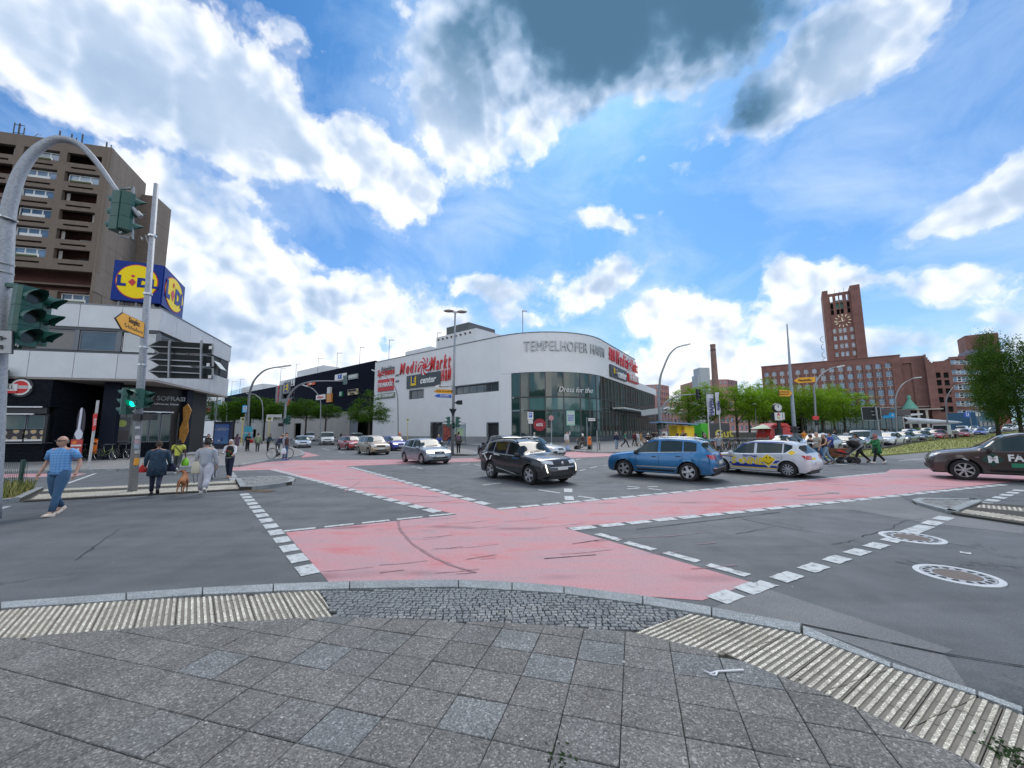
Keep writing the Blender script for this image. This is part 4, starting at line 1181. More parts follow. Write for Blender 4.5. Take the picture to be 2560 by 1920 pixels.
 # street-corner column with amber vertical sign
cc = f.uv(428,1060,5.5)[0],f.uv(462,1060,5.5)[0]
bx('column',DCOL,T,cc[0],cc[1],5.5,6.4,.1,kz)
u,z = f.uv(455,1060,5.4)
m = MB();pr_ = [(-.25,-1.4),(.05,-1.5),(.3,-.6),(.2,.2),(.38,1.1),(.1,1.6),(-.2,1.3),(-.1,.3),(-.3,-.4)]
m.xf = MT_((u+.2,5.3,z));a_ = [m.av((p[0],0,p[1])) for p in pr_];b_ = [m.av((p[0],.12,p[1])) for p in pr_];m.fi(a_);m.fi(b_[::-1])
for k in range(len(pr_)):m.fi((a_[k],a_[(k+1)%len(pr_)],b_[(k+1)%len(pr_)],b_[k]))
m.build('amber_blade_sign',M('amber_sign',(.42,.2,.04),.5,var=.4,scale=5),T)
bx('step',PLINTH,T,L-4,L+1.2,4.6,8,.1,.26)
# the two-faced roof sign
BLUE_L = M('signbox_blue',(.003,.03,.22),.45,var=.05,spec=.2)
YEL_L = M('signbox_yellow',(.88,.66,.0),.45,var=.03,spec=.25)
def lidl_box(ax,ay,bx_,by_,ztop,zbot,lab,flip=False):
 ff = Fac(ax,bx_,'roof_sign',lab,'sign','blue and yellow supermarket signs on the roof corner')
 t_,L_ = ff.t,ff.L
 m = MB();m.box(0,L_,0,.55,zbot,ztop);m.build('box',BLUE_L,t_)
 zc = (ztop+zbot)/2;ry = (ztop-zbot)*.44;rx = L_*.44
 def disc(rx_,ry_,y0,y1,nm,mt_):
  m = MB();ring0 = [m.av((L_/2+rx_*cos(a),y0,zc+ry_*sin(a))) for a in [2*pi*k/48 for k in range(48)]]
  ring1 = [m.av((L_/2+rx_*cos(a),y1,zc+ry_*sin(a))) for a in [2*pi*k/48 for k in range(48)]]
  m.fi(ring0)
  for k in range(48):m.fi((ring0[k],ring0[(k+1)%48],ring1[(k+1)%48],ring1[k]))
  return m.build(nm,mt_,t_)
 disc(rx,ry,-.02,.01,'red_rim',REDS);disc(rx*.955,ry*.955,-.035,-.01,'yellow_disc',YEL_L)
 s = L_/4.4
 lettering('L',1.6*s,BLUE_L,t_,frame((L_/2-1.42*s,-.05,zc-.05),(1,0,0)),.01,.09*s)
 lettering('D',1.4*s,BLUE_L,t_,frame((L_/2+.62*s,-.05,zc-.08),(1,0,0)),.01,.09*s,sx=1.15)
 lettering('L',1.4*s,BLUE_L,t_,frame((L_/2+1.55*s,-.05,zc-.08),(1,0,0)),.01,.09*s)
 m = MB();q = [(-.62,.0),(-.15,.42),(.3,.05),(-.1,-.5)]
 m.face([(L_/2+(p[0]*.8-.3)*s,-.055,zc+(p[1]-.1)*s) for p in q]);m.build('red_diamond',REDS,t_,flip=False)
 MB().lathe([(.16*s,-.06),(.16*s,-.04)],20,(L_/2-.4*s,0,zc+.62*s),'y').build('red_dot',REDS,t_)
 fr_ = MB()
 for u in (.4,L_*.5,L_-.4):fr_.bar((u,.2,ZL-.02),(u,.2,zbot),.1).bar((u,1.2,ZL-.02),(u,.4,zbot+1.2),.07)
 fr_.build('support_frame',GALV_D,t_)
 return ff
Yb = c0.y+.5
la,lb = P(281,700,c0.y-.1),P(404,700,c0.y+.9)
zt_,zb_ = P(290,649,la.y).z,P(272,748,la.y).z
lidl_box(la,None,lb,None,zt_,zb_,'blue roof sign box with yellow disc, the wider one facing the junction')
la2,lb2 = P(410,700,lb.y+.2),P(463,720,lb.y+4.4)
lidl_box(la2,None,lb2,None,zt_,zb_,'blue roof sign box with yellow disc, the narrow-looking one facing the side street')
# shopping centre
ZM = 17.2
plan_px = [(938,906.6),(1135,866.8),(1261.7,839),(1334,826),(1381,821.6),(1424.4,822.3),(1464,830.6),(1496.8,847),(1533,866.8),(1587,899.3)]
# long wall, rounded corner (one arc), right wall
Lw0,Lw1 = G(938,906.6,ZM),G(1261.7,839,ZM)
Rw1,Rw0 = G(1587,899.3,ZM),G(1496.8,847,ZM)
for v in (Lw0,Lw1,Rw1,Rw0):v.z = 0
dl,dr = (Lw1-Lw0).normalized(),(Rw1-Rw0).normalized()
# intersection of both wall lines
den = dl.x*dr.y-dl.y*dr.x
tt = ((Rw0.x-Lw0.x)*dr.y-(Rw0.y-Lw0.y)*dr.x)/den
X0 = Lw0+dl*tt
turn = acos(max(-1,min(1,dl.dot(dr))))
RAD = 11.5
tl = RAD*tan(turn/2)
TA,TB = X0-dl*tl,X0+dr*tl
CC = TA+V((-dl.y,dl.x,0))*RAD
arc0 = atan2(TA.y-CC.y,TA.x-CC.x)
mall = thing('shopping_centre','pale rendered shopping centre with a rounded glazed corner across the junction','building',(0,0,0))
MT = mall
s_arc = RAD*turn;La = (TA-Lw0).length;Lr = (Rw1-TB).length
def mp(s,off=0.0):
 """point on the outline at distance s from the left end of the pale wall; off pushes outwards"""
 if s<=La:p = Lw0+dl*s;n_ = V((dl.y,-dl.x,0))
 elif s<=La+s_arc:
  a = arc0+(s-La)/RAD;n_ = V((cos(a),sin(a),0));p = CC+n_*RAD
 else:p = TB+dr*(s-La-s_arc);n_ = V((dr.y,-dr.x,0))
 return p+n_*off,n_
def ms(px,py):
 """where a sighting line meets the outline -> (s, z)"""
 d = ray(px,py);best = None
 N = 900;tot = La+s_arc+Lr+40
 prev = None
 for k in range(N+1):
  s_ = tot*k/N;p,_ = mp(s_);cr_ = p.x*d.y-p.y*d.x
  if prev is not None and prev[1]*cr_<=0 and p.y>0:
   t = prev[1]/(prev[1]-cr_) if prev[1]!=cr_ else 0
   ss = prev[0]+(s_-prev[0])*t;q,_ = mp(ss)
   return ss,CAM_H+d.z*(hypot(q.x,q.y)/hypot(d.x,d.y))
  prev = (s_,cr_)
 return tot,0
def curved(name,mat,s0,s1,z0,z1,o0=0.0,o1=-.4,step=1.2,smooth=True,parent=None):
 n = max(1,int((s1-s0)/step)) if (s1>La-.1 and s0<La+s_arc+.1) else 1
 m = MB();rows_ = []
 for k in range(n+1):
  s_ = s0+(s1-s0)*k/n
  a,_ = mp(s_,o0);b_,_ = mp(s_,o1)
  rows_.append([m.av((a.x,a.y,z0)),m.av((a.x,a.y,z1)),m.av((b_.x,b_.y,z1)),m.av((b_.x,b_.y,z0))])
 for A_,B_ in zip(rows_,rows_[1:]):
  for j in range(4):m.fi((A_[j],B_[j],B_[(j+1)%4],A_[(j+1)%4]))
 m.fi(rows_[0]);m.fi(rows_[-1][::-1])
 return m.build(name,mat,parent or MT,smooth=smooth)
END = La+s_arc+Lr
LW = END+19
sg0,_ = ms(1278,960);zg = ms(1400,927)[1];zg_l = ms(1280,936)[1]
zg = (zg+zg_l)/2
s_door0,s_door1 = ms(1219,1080)[0],ms(1246,1080)[0]
# pale wall in big render fields (real openings for doors and windows)
fl_ = Fac(Lw0,TA)
def fu(px,py):return fl_.uv(px,py)
hs = []
w1 = (*[fu(1138.7,968)[0],fu(1246,957)[0]],fu(1190,982.5)[1],fu(1190,961.5)[1])
w2 = (fu(1024.7,985)[0],fu(1058.6,985)[0],fu(1040,997)[1],fu(1040,976)[1])
d1 = (s_door0,s_door1,.1,fu(1232,1058)[1])
d2 = (fu(1078,1070)[0],fu(1105,1070)[0],.1,fu(1090,1057)[1])
s_gl = min(sg0,La)
holes = [w1,w2,d1,d2]
wall_t = thing('w','x','x');wall_t.location = Lw0;wall_t.rotation_euler = (0,0,fl_.rz)
def to_mall(o):
 o.parent = MT;o.matrix_basis = MT_(Lw0)@Matrix.Rotation(fl_.rz,4,'Z')@o.matrix_basis
 return o
m = MB();holed(m,0,s_gl,1.0,ZM,holes,0,.5);to_mall(m.build('pale_wall',RENDER,None))
m = MB();holed(m,0,s_gl,0,.995,holes,-.03,.5);to_mall(m.build('plinth',PLINTH,None))
curved('pale_wall',RENDER,sg0 if sg0<La else La,END,zg+.02,ZM,smooth=30)
if sg0>La:curved('pale_wall',RENDER,La,sg0,0,zg+.01)
curved('coping',M('zinc_coping',(.16,.17,.18),.5,metal=.5),0,END,ZM,ZM+.14,.06,-.6)
curved('glass_plinth',M('dark_plinth',(.07,.08,.09),.6),sg0,LW,0,.95,.02,-.5)
for (a,b_,z0,z1) in (w1,w2,d1,d2):
 n_ = 6 if (a,b_)==w1[:2] else 2
 if z0<1:
  o = MB().box(a,b_,.42,.5,z0,z1).build('door_leaf',M('dark_door',(.015,.018,.022),.5),None);to_mall(o)
 else:
  o = window(None,a,z0,b_-a,z1-z0,n_,1,DFR,GLS,y=.2,fr=.12,bar_=.12);to_mall(o)
 o = MB().box(a-.25,a,-.02,.45,z0,z1).box(b_,b_+.12,-.02,.45,z0,z1).box(a-.25,b_+.12,-.02,.45,z1,z1+.16).build('opening_frame',MULL,None);to_mall(o)
bpy.data.objects.remove(wall_t)
# glazing: three storeys of tall panes between mullions
zt1 = ms(1400,992)[1];zt2 = ms(1400,1025)[1]
lev = [(.97,zt2-.08,GLS_SHOP),(zt2+.08,zt1-.1,GLS_LT),(zt1+.1,zg-.02,GLS_MALL)]
# mullion positions from the photograph (front, curve), then a regular module
ms_px = [1278,1300,1322,1364,1410,1452,1475]
ss = [ms(q,1000)[0] for q in ms_px]
while ss[-1]<LW:ss.append(ss[-1]+1.9)
for k,(a,b_) in enumerate(zip(ss,ss[1:])):
 right = a>La+s_arc-2
 for (z0,z1,gm) in lev:
  if right and gm is GLS_LT:gm = GLS_MALL
  if right and gm is GLS_SHOP:gm = GLS_MALL
  if k<2 and z0>5:gm = GLS_MALL
  curved('glass_pane',gm,a+.05,b_-.05,z0,z1,-.14,-.18,step=.8,smooth=False)
 p,n_ = mp(a,-.08)
 q,_ = mp(a,-.28)
 MB().bar((p.x,p.y,.95),(p.x,p.y,zg),.06,.16).build('mullion',DFR,MT)
for z_ in (zt2,zt1):
 curved('transom',DFR,sg0,LW,z_-.06,z_+.06,-.05,-.25)
curved('floor_slab',M('slab_inside',(.25,.25,.24),.8),sg0+.2,LW,zt1-.3,zt1+.3,-.5,-4)
curved('inner_backdrop',M('shop_inside',(.03,.035,.035),.8,var=.3,scale=.4),sg0+.2,LW,0,zg,-4,-4.3)
curved('pale_wall',RENDER,END+.01,LW+3,zg+.02,zg+1.6,-.3,-2)
# main bulk and roof
pA,_ = mp(0);pE,_ = mp(END)
bulk = [mp(0,-.55)[0],mp(La,-.55)[0]]+[mp(La+s_arc*k/10,-.55)[0] for k in range(1,11)]+[mp(END,-.55)[0]]
back_n = V((-dl.y,dl.x,0))
bulk+=[mp(END)[0]+V((-dr.y,dr.x,0))*34,mp(0)[0]+back_n*34]
MB().prism([(p.x,p.y) for p in bulk],ZM-.6,ZM-.3,True).build('roof',M('roof_grey',(.2,.2,.2),.9),MT)
m = MB();e0 = mp(END,-.1)[0];e1 = e0+V((-dr.y,dr.x,0))*30
m.prism([(e0.x,e0.y),(e0.x+dr.x*.3,e0.y+dr.y*.3),(e1.x+dr.x*.3,e1.y+dr.y*.3),(e1.x,e1.y)],zg,ZM);m.build('pale_wall',RENDER,MT)
# rooftop boxes
def roofbox(px0,px1,pyt,back,zb,depth,mat,name='roof_box',cap=None):
 """box standing 'back' metres behind the wall line"""
 a = fl_.uv(px0,900,back)[0];b_ = fl_.uv(px1,900,back)[0];zt_ = fl_.uv((px0+px1)/2,pyt,back)[1]
 o = MB().box(a,b_,back,back+depth,zb,zt_).build(name,mat,None);to_mall(o)
 if cap:o = MB().box(a+2.5,b_-2.5,back+.5,back+depth-1,zt_+.01,zt_+1.7).build('vent_housing',M('vent_dark',(.10,.11,.11),.7,var=.2),None);to_mall(o)
 return a,b_,zt_
RB = M('roof_box_render',(.66,.67,.68),.85,var=.07,scale=.5)
a,b_,zt_ = roofbox(1090,1190,832,3.5,ZM-.4,9,RB,cap=True)
for k in range(8):
 u = a+.6+(b_-a-1)*k/8
 o = MB().box(u,u+.35,3.3,3.49,zt_-.75,zt_-.45).build('vent_stub',M('brown_stub',(.12,.06,.05),.7),None);to_mall(o)
roofbox(1013,1075,873,8,ZM-.4,6,RB)
# ---- black part of the centre, to the left
bd = dl
def bp(px,py,z):v = G(px,py,z);return v
# black wall: plane set slightly behind the pale wall
BA = Lw0-dl*118;fb = Fac(BA,Lw0)
def to_f(o,ff):
 o.parent = MT;o.matrix_basis = MT_(ff.A)@Matrix.Rotation(ff.rz,4,'Z')@o.matrix_basis;return o
ub = lambda px,py:fb.uv(px,py)
u_a,z_a = ub(936,902.5);u_b,z_b = ub(738,943.5);u_c,z_c = ub(706,952);u_d,z_d = ub(571,979)
zlo = ub(900,1026)[1];zlo2 = ub(800,1030)[1]
ztop = (z_a+z_b)/2
DL = ub(835,1070)
o = MB().box(u_b,fb.L-.05,.02,.5,4.6 if False else zlo,ztop).build('black_cladding',SLATE,None);to_f(o,fb)
ztop2 = z_c-1.2
o = MB().box(0,u_c,.6,1.0,zlo,ztop2).build('black_cladding',SLATE,None);to_f(o,fb)
o = MB().box(u_c,u_b,1.0,1.3,zlo,ztop-2).build('grid_wall',SLATE,None);to_f(o,fb)
gr = MB()
ug0,ug1 = ub(707,990)[0],ub(737,990)[0]
for k in range(6):
 u = ug0+(ug1-ug0)*k/5;gr.bar((u,.5,zlo),(u,.5,ztop-.3),.12)
for k in range(9):z = zlo+(ztop-.3-zlo)*k/8;gr.bar((ug0,.5,z),(ug1,.5,z),.12)
to_f(gr.build('steel_grid',GALV_D,None,kind='stuff'),fb)
# base wall in concrete with garage gate and doorways
gates = [(ub(872,1060)[0],ub(930,1060)[0],.1,ub(900,1040)[1]),(ub(735,1060)[0],ub(752,1060)[0],.1,ub(745,1058)[1]),(ub(630,1070)[0],ub(640,1070)[0],.1,3.0)]
CW = M('pale_concrete_wall',(.33,.325,.31),.88,var=.1,scale=.5,stain=.3)
m = MB();holed(m,0,fb.L-.05,0,zlo-.02,gates,.1,.5);to_f(m.build('base_wall',CW,None),fb)
to_f(MB().box(0,fb.L,3.5,3.7,0,zlo).build('garage_depth',BLK,None),fb)
to_f(MB().box(gates[0][0],gates[0][1]-2.2-0,.3,.36,.1,gates[0][3]).build('roller_gate',MULL,None),fb) if False else None
to_f(MB().box(gates[0][0],gates[0][0]+(gates[0][1]-gates[0][0])*.35,.3,.36,.1,gates[0][3]-.5).build('gate_leaf',MULL,None),fb)
to_f(MB().box(0,u_b,4,30,ztop2-1.5,ztop2-1.2).build('roof',MATS['roof_grey'],None),fb)
to_f(MB().box(u_b,fb.L,.5,30,ztop-.8,ztop-.5).build('roof',MATS['roof_grey'],None),fb)
# parking-deck rail, rooftop boxes on the black part
def rb2(px0,px1,pyt,back,zb,mat):
 a = fb.uv(px0,940,back)[0];b_ = fb.uv(px1,940,back)[0];zt_ = fb.uv((px0+px1)/2,pyt,back)[1]
 to_f(MB().box(a,b_,back,back+5,zb,zt_).build('roof_box',mat,None),fb)
rb2(742,806,921,6,ztop-.6,RB);rb2(700,738,949,4,ztop2-1.3,RB)
rl = MB()
ua,ub2 = ub(571,975)[0],ub(612,970)[0]
for k in range(14):u = ua+(ub2-ua)*k/13;rl.bar((u,.8,ztop2),(u,.8,ztop2+1.6),.08)
rl.bar((ua,.8,ztop2+1.6),(ub2,.8,ztop2+1.6),.1);rl.bar((ua,.8,ztop2+.9),(ub2,.8,ztop2+.9),.06)
to_f(rl.build('deck_railing',GALV,None,kind='stuff'),fb)
rb2(606,655,964,3,ztop2-1.3,RB)
# ---- signs on the long wall
def sign_box(ff,name,mat,px0,px1,py0,py1,out=.25,conv=None):
 pm_ = ((px0+px1)/2,(py0+py1)/2)
 u0,u1 = ff.uv(px0,pm_[1])[0],ff.uv(px1,pm_[1])[0];zt_,zb_ = ff.uv(pm_[0],py0)[1],ff.uv(pm_[0],py1)[1]
 o = MB().box(u0,u1,-out,-.01,zb_,zt_).build(name,mat,None);to_f(o,ff)
 return u0,u1,zb_,zt_
def sign_text(ff,txt,mat,u,z,size,out=.27,ext=.06,bold=.0,name='lettering',**k):
 o = lettering(txt,size,mat,None,frame((u,-out-ext,z),(1,0,0)),ext,bold,name=name,**k);to_f(o,ff);return o
def letters(ff,txt,mat,u0,u1,z,size,out=.12,ext=.06,bold=.02,shear=0,dz=0,sx=1.0):
 """each character is a part"""
 n = len(txt);wd = []
 mats_ = []
 x = 0
 for ch in txt:
  if ch==' ':x+=size*.35;mats_.append(None);continue
  me = text_mesh(ch,size,bold,ext,shear,align='LEFT',sx=sx);w = max(v.co.x for v in me.vertices);mats_.append((me,x));x+=w+size*.09
 sc_ = (u1-u0)/x
 for q in mats_:
  if not q:continue
  me,xx = q;me.materials.clear();me.materials.append(mat)
  o = bpy.data.objects.new('letter',me);COL.objects.link(o)
  uu_ = u0+xx*sc_;zz2 = z+dz*(uu_-u0)
  if ff is None:
   p,n_ = mp(uu_+.3,out+ext);t_ = V((-n_.y,n_.x,0))
   o.parent = MT;o.matrix_basis = frame((p.x,p.y,zz2),t_)@Matrix.Diagonal((sc_,1,1,1))
  else:
   o.matrix_basis = frame((uu_,-out-ext,zz2),(1,0,0))@Matrix.Diagonal((sc_,1,1,1))
   if ff is not None:to_f(o,ff)
MMR = M('store_red',(.60,.012,.012),.4,var=.03)
u0,z0 = fl_.uv(1000,930);u1,_ = fl_.uv(1054,918)
zc = fl_.uv(1030,920)[1]
letters(fl_,'Media',MMR,u0,u1,zc,3.3,bold=.035,shear=.3,dz=0)
u0,_ = fl_.uv(1076,910);u1,_ = fl_.uv(1130,905);zc2 = fl_.uv(1100,908.5)[1]
letters(fl_,'Markt',MMR,u0,u1,zc2,3.7,bold=.035,shear=.3)
def swirl(ff,px,py,r_,place=None):
 u,z = ff.uv(px,py)
 o = MB().lathe([(r_*.32,-.45),(r_*.32,-.3)],24,(u,0,z),'y').build('swirl_centre',MMR,None);to_f(o,ff)
 for k in range(16):
  m = MB();a = 2*pi*k/16
  pts_ = []
  for j in range(6):
   t = j/5;rr_ = r_*(.4+.6*t);aa = a+t*.7
   pts_.append((rr_,aa,.10+.06*t))
  L1 = [(u+p[0]*cos(p[1]-p[2]),-.4,z+p[0]*sin(p[1]-p[2])) for p in pts_];L2 = [(u+p[0]*cos(p[1]+p[2]),-.4,z+p[0]*sin(p[1]+p[2])) for p in pts_]
  for j in range(5):m.face([L1[j],L1[j+1],L2[j+1],L2[j]])
  to_f(m.build('swirl_blade',MMR if k%2 else WHITE,None,flip=False),ff)
swirl(fl_,1065,916,1.75)
u0,u1,z0,z1 = sign_box(fl_,'grocery_sign',M('sign_charcoal',(.055,.065,.075),.5),1019,1102,934,967)
ue = fl_.uv(1031,950)[0];ue2 = fl_.uv(1043,950)[0]
to_f(MB().box(ue,ue2,-.38,-.26,z0+.45,z1-.3).build('yellow_tile',YEL,None),fl_)
sign_text(fl_,'E',MATS['signbox_blue'],(ue+ue2)/2,(z0+z1)/2+.25,1.7,.40,.03,.08)
sign_text(fl_,'center',SIGNW,(ue2+u1)/2+.1,(z0+z1)/2-.1,1.75,.27,.05,.05,shear=.2)
u0,_ = fl_.uv(1104,940);u1,_ = fl_.uv(1130,938);letters(fl_,'H&M',MMR,u0,u1,fl_.uv(1117,939)[1],3.0,bold=.035,shear=.25)
u0,u1,z0,z1 = sign_box(fl_,'discount_sign',REDS,947,985,948,977)
sign_text(fl_,'TK·MAXX',SIGNW,(u0+u1)/2,(z0+z1)/2,(u1-u0)/4.6,.27,.05,.05)
u0,u1,z0,z1 = sign_box(fl_,'organic_sign',M('sign_green_grey',(.16,.19,.14),.6),945,988,983,996,.15)
sign_text(fl_,'BIO COMPANY',SIGNW,(u0+u1)/2,(z0+z1)/2,(u1-u0)/7.2,.17,.04,.03)
u0,_ = fl_.uv(946,930);u1,_ = fl_.uv(988,924)
letters(fl_,'Sparkasse',MMR,u0,u1,fl_.uv(966,931)[1],1.9,bold=.04,shear=.2);letters(fl_,'Reisebüro',MGREY,u0+1.4,u1,fl_.uv(970,922)[1],1.5,bold=.03,shear=.2)
for a,b_,y_ in ((989,998,936),(989,998,951)):sign_box(fl_,'wall_grille',MULL,a,b_,y_,y_+5,.05)
# centre name round the corner
s0_,z0_ = ms(1305,874);s1_,z1_ = ms(1436,880);s2_,z2_ = ms(1508,885)
zn = (ms(1330,866)[1]+ms(1420,867)[1])/2
LETG = M('brushed_letters',(.42,.43,.44),.45,metal=.3,var=.06)
letters(None,'TEMPELHOFER HAFEN',LETG,s0_,ms(1508,888)[0],zn,2.3,out=.03,ext=.09,bold=.0)
# right wall signs
fr_ = Fac(TB,Rw1)
u0 = fr_.uv(1521,895)[0];u1 = fr_.uv(1590,920)[0]
uu0,uu1 = fr_.uv(1521,900)[0],fr_.uv(1537,905)[0]
letters(fr_,'H&M',MMR,uu0,uu1,fr_.uv(1530,890)[1],3.2,bold=.06,shear=.2)
uu0,uu1 = fr_.uv(1538,900)[0],fr_.uv(1568,905)[0]
letters(fr_,'Media',MMR,uu0,uu1,fr_.uv(1553,902)[1],3.8,bold=.035,shear=.3)
swirl(fr_,1571,911,1.4)
uu0,uu1 = fr_.uv(1575,912)[0],fr_.uv(1592,920)[0]
letters(fr_,'Markt',MMR,uu0,uu1,fr_.uv(1583,918)[1],3.4,bold=.06,shear=.3)
u0,u1,z0,z1 = sign_box(fr_,'grocery_sign',MATS['sign_charcoal'],1523,1563,920,947,.35)
to_f(MB().box(u0+1.6,u0+3.4,-.5,-.36,z0+.6,z1-.4).build('yellow_tile',YEL,None),fr_)
sign_text(fr_,'E',MATS['signbox_blue'],u0+2.5,(z0+z1)/2,1.9,.52,.03,.08)
sign_text(fr_,'center',SIGNW,u0+6.6,(z0+z1)/2-.2,2.1,.37,.05,.05,shear=.2)
u0,u1,z0,z1 = sign_box(fr_,'discount_sign',REDS,1568,1592,938,957,.35)
sign_text(fr_,'TK·MAXX',SIGNW,(u0+u1)/2,(z0+z1)/2,(u1-u0)/4.4,.37,.05,.05)
# signs on the black wall
for (x0,x1,y0,y1,mt_,txt,tm) in ((840,867,935,950,SIGNW,'KiK',BLUE),(874,896,936,948,M('pale_green_sign',(.30,.36,.33),.5),'DOUGLAS',SIGNW),(793,815,987,999,SIGNW,'deichmann',MMR),(851,858,979,991,M('deep_green',(.0,.17,.07),.5),'D',SIGNW),(872,896,973,980,M('cream_sign',(.5,.42,.25),.5),'NANU NANA',BLK),(872,896,981,987,MATS['cream_sign'],'Ernstings',BLK),(771,789,956,963,M('orange_red_sign',(.55,.09,.02),.5),'dm',SIGNW)):
 u0,u1,z0,z1 = sign_box(fb,'tenant_sign',mt_,x0,x1,y0,y1,.3)
 sign_text(fb,txt,tm,(u0+u1)/2,(z0+z1)/2,min((u1-u0)/(len(txt)*.68+.3),(z1-z0)*.95),.31,.04,.03)
u,z = fb.uv(827,990)
m = MB();m.box(u-1.2,u+1.2,-.5,-.05,z-1.6,z+.6);to_f(m.build('orange_figure_sign',M('orange_fig',(.55,.22,.04),.5,var=.3,scale=3),None),fb)
m = MB();m.box(u-.9,u+.7,-.6,-.1,z+.61,z+2.2);to_f(m.build('grey_figure_sign',OFFW,None),fb)
u0,u1,z0,z1 = sign_box(fb,'vertical_sign',MGREY,694,709,964,1016,.6)
for k,ch in enumerate('HAFEN'):
 sign_text(fb,ch,MMR,(u0+u1)/2,z1-(k+.5)*(z1-z0)/5.0,(z1-z0)/4.6,.62,.08,.06)
u0,u1,z0,z1 = sign_box(fb,'yellow_shop_sign',MGREY,712,727,956,984,.5)
to_f(MB().box(u0+.9,u1-.9,-.6,-.51,z0+.8,z1-.6).build('yellow_tile',YEL,None),fb);sign_text(fb,'E',MATS['signbox_blue'],(u0+u1)/2,(z0+z1)/2,3.2,.62,.04,.1)
sign_box(fb,'grey_box',MGREY,706,730,997,1015,.5);sign_box(fb,'red_blade',MMR,723,729,999,1014,.7)
# stickers and posters inside the glass corner
def glass_decal(px,py,w,h,mat,name,txt=None,tm=None,size=.5,round_=False,out=.03):
 s_,z_ = ms(px,py);p,n_ = mp(s_,out-.1);t_ = V((-n_.y,n_.x,0));mt_ = frame((p.x,p.y,z_),t_)
 if round_:m = MB().lathe([(w,0),(w,.03)],32)
 else:m = MB().box(-w,w,-h,h,0,.03)
 o = m.build(name,mat,MT);o.matrix_basis = mt_
 if txt:
  o = lettering(txt,size,tm,MT,mt_@MT_((0,0,.05)),.005,.01)
glass_decal(1349,1062,.95,0,M('dark_red_print',(.28,.02,.03),.5),'sale_disc','60%',SIGNW,.62,True)
glass_decal(1427,1045,.72,1.15,M('mint_print',(.25,.5,.42),.5),'window_poster','PLEASE\nMORE\nMODE',BLUE,.34)
glass_decal(1427,1045,.60,.95,M('pale_print',(.50,.55,.50),.5),'poster_field',None,None,0,False,.045)
s_,z_ = ms(1440,975);p,n_ = mp(s_,-.06)
lettering('Dress for the',1.15,SIGNW,MT,frame((p.x,p.y,z_),V((-n_.y,n_.x,0))),.01,.0,shear=.3)
# canopy over the entrance, on the right end
ca = ms(1560,1030)[0]
can = MB();p0,n0 = mp(END-2,0);p1,_ = mp(END-2,0)
cu0 = fr_.uv(1530,1030)[0]
zc_ = fr_.uv(1590,1030)[1]
to_f(MB().box(cu0,fr_.L+10,-2.2,-.1,zc_-.08,zc_+.14).build('canopy',M('canopy_grey',(.55,.58,.58),.5),None),fr_)
to_f(MB().box(fr_.L+3,fr_.L+3.6,-3.8,-3.2,.1,zc_).build('canopy_post',DFR,None),fr_)
# distant buildings
# far pale end of the centre's street wall
uE = ub(557,1000)[0];uE0 = uE-26;zE = ub(556,988)[1]
g0,g1 = ub(516,1030)[0],ub(553,1030)[0];gz0,gz1 = ub(535,1052)[1],ub(535,1003)[1]
m = MB();holed(m,uE0-20,uE,0,zE,[(g0,g1,gz0,gz1)],-.3,.6);to_f(m.build('pale_end_wall',RENDER,None),fb)
to_f(window(None,g0,gz0,g1-g0,gz1-gz0,3,1,DFR,GLS_MALL,y=.2,fr=.2,bar_=.2),fb)
u0,u1,z0,z1 = sign_box(fb,'logo_panel',MGREY,516,529,1007,1051,.4)
for k,(tm,tx) in enumerate(((SIGNW,'DNS'),(MMR,'HAFEN'),(SIGNW,'fit'))):
 sign_text(fb,tx,tm,(u0+u1)/2,z1-(k+.7)*(z1-z0)/4,(u1-u0)/3.2,.42,.05,.04)
 # ---- brick landmark with the clock tower
ZU = 33.0
UA,UB = G(1903,918,ZU),G(2249,888.5,ZU)
fU = Fac(UA,UB,'brick_landmark','large dark red brick office building with arched windows and a clock tower','building')
T = fU.t;L = fU.L
colx = [225,343,460,575,702,827,955,1087,1217,1355,1495,1637,1783,1932,2085]
us_ = [fU.uv(1880+x/6.144,890+y/6.144)[0] for x,y in zip(colx,[290-(x-225)*.083 for x in colx])]
a0,a1 = us_[0],us_[-1];us_ = [a0+(a1-a0)*k/14 for k in range(15)]
pitch_u = us_[1]-us_[0]
ww = pitch_u*.58
def zz(x,y):return fU.uv(1880+x/6.144,890+y/6.144)[1]
arch = (zz(2085,180),zz(2085,103));rws = [(zz(2097,315),zz(2097,228)),(zz(2105,460),zz(2105,365)),(zz(2115,605),zz(2115,505)),(zz(2130,740),zz(2130,648))]
st = rws[2][0]-rws[3][0]
rws+=[(rws[3][0]-st,rws[3][1]-st),(rws[3][0]-2*st,rws[3][1]-2*st)]
holes = []
for u in us_:
 holes.append((u-ww/2,u+ww/2,arch[0],arch[1]-ww*.0))
 for a,b_ in rws:holes.append((u-ww/2,u+ww/2,a,b_))
m = MB();holed(m,0,L,0,ZU,holes,0,.9);m.build('brick_wall',BRICK,T)
m = MB()
for u in us_:
 r_ = ww/2;zc_ = arch[1]-r_;N = 8
 for sgn in (-1,1):
  pts_ = [(u+sgn*r_,.02,arch[1])]+[(u+sgn*r_*cos(pi/2*k/N),.02,zc_+r_*sin(pi/2*k/N)) for k in range(N+1)]
  m.face(pts_)
m.build('arch_spandrels',BRICK,T,kind='stuff')
for k in range(16):
 u = us_[0]-pitch_u/2+k*pitch_u
 if 0<u<L:bx('pilaster',BRICK,T,u-pitch_u*.11,u+pitch_u*.11,-.35,-.003,4,ZU-3.2)
STONE = M('pale_stone_trim',(.40,.36,.31),.8,var=.08)
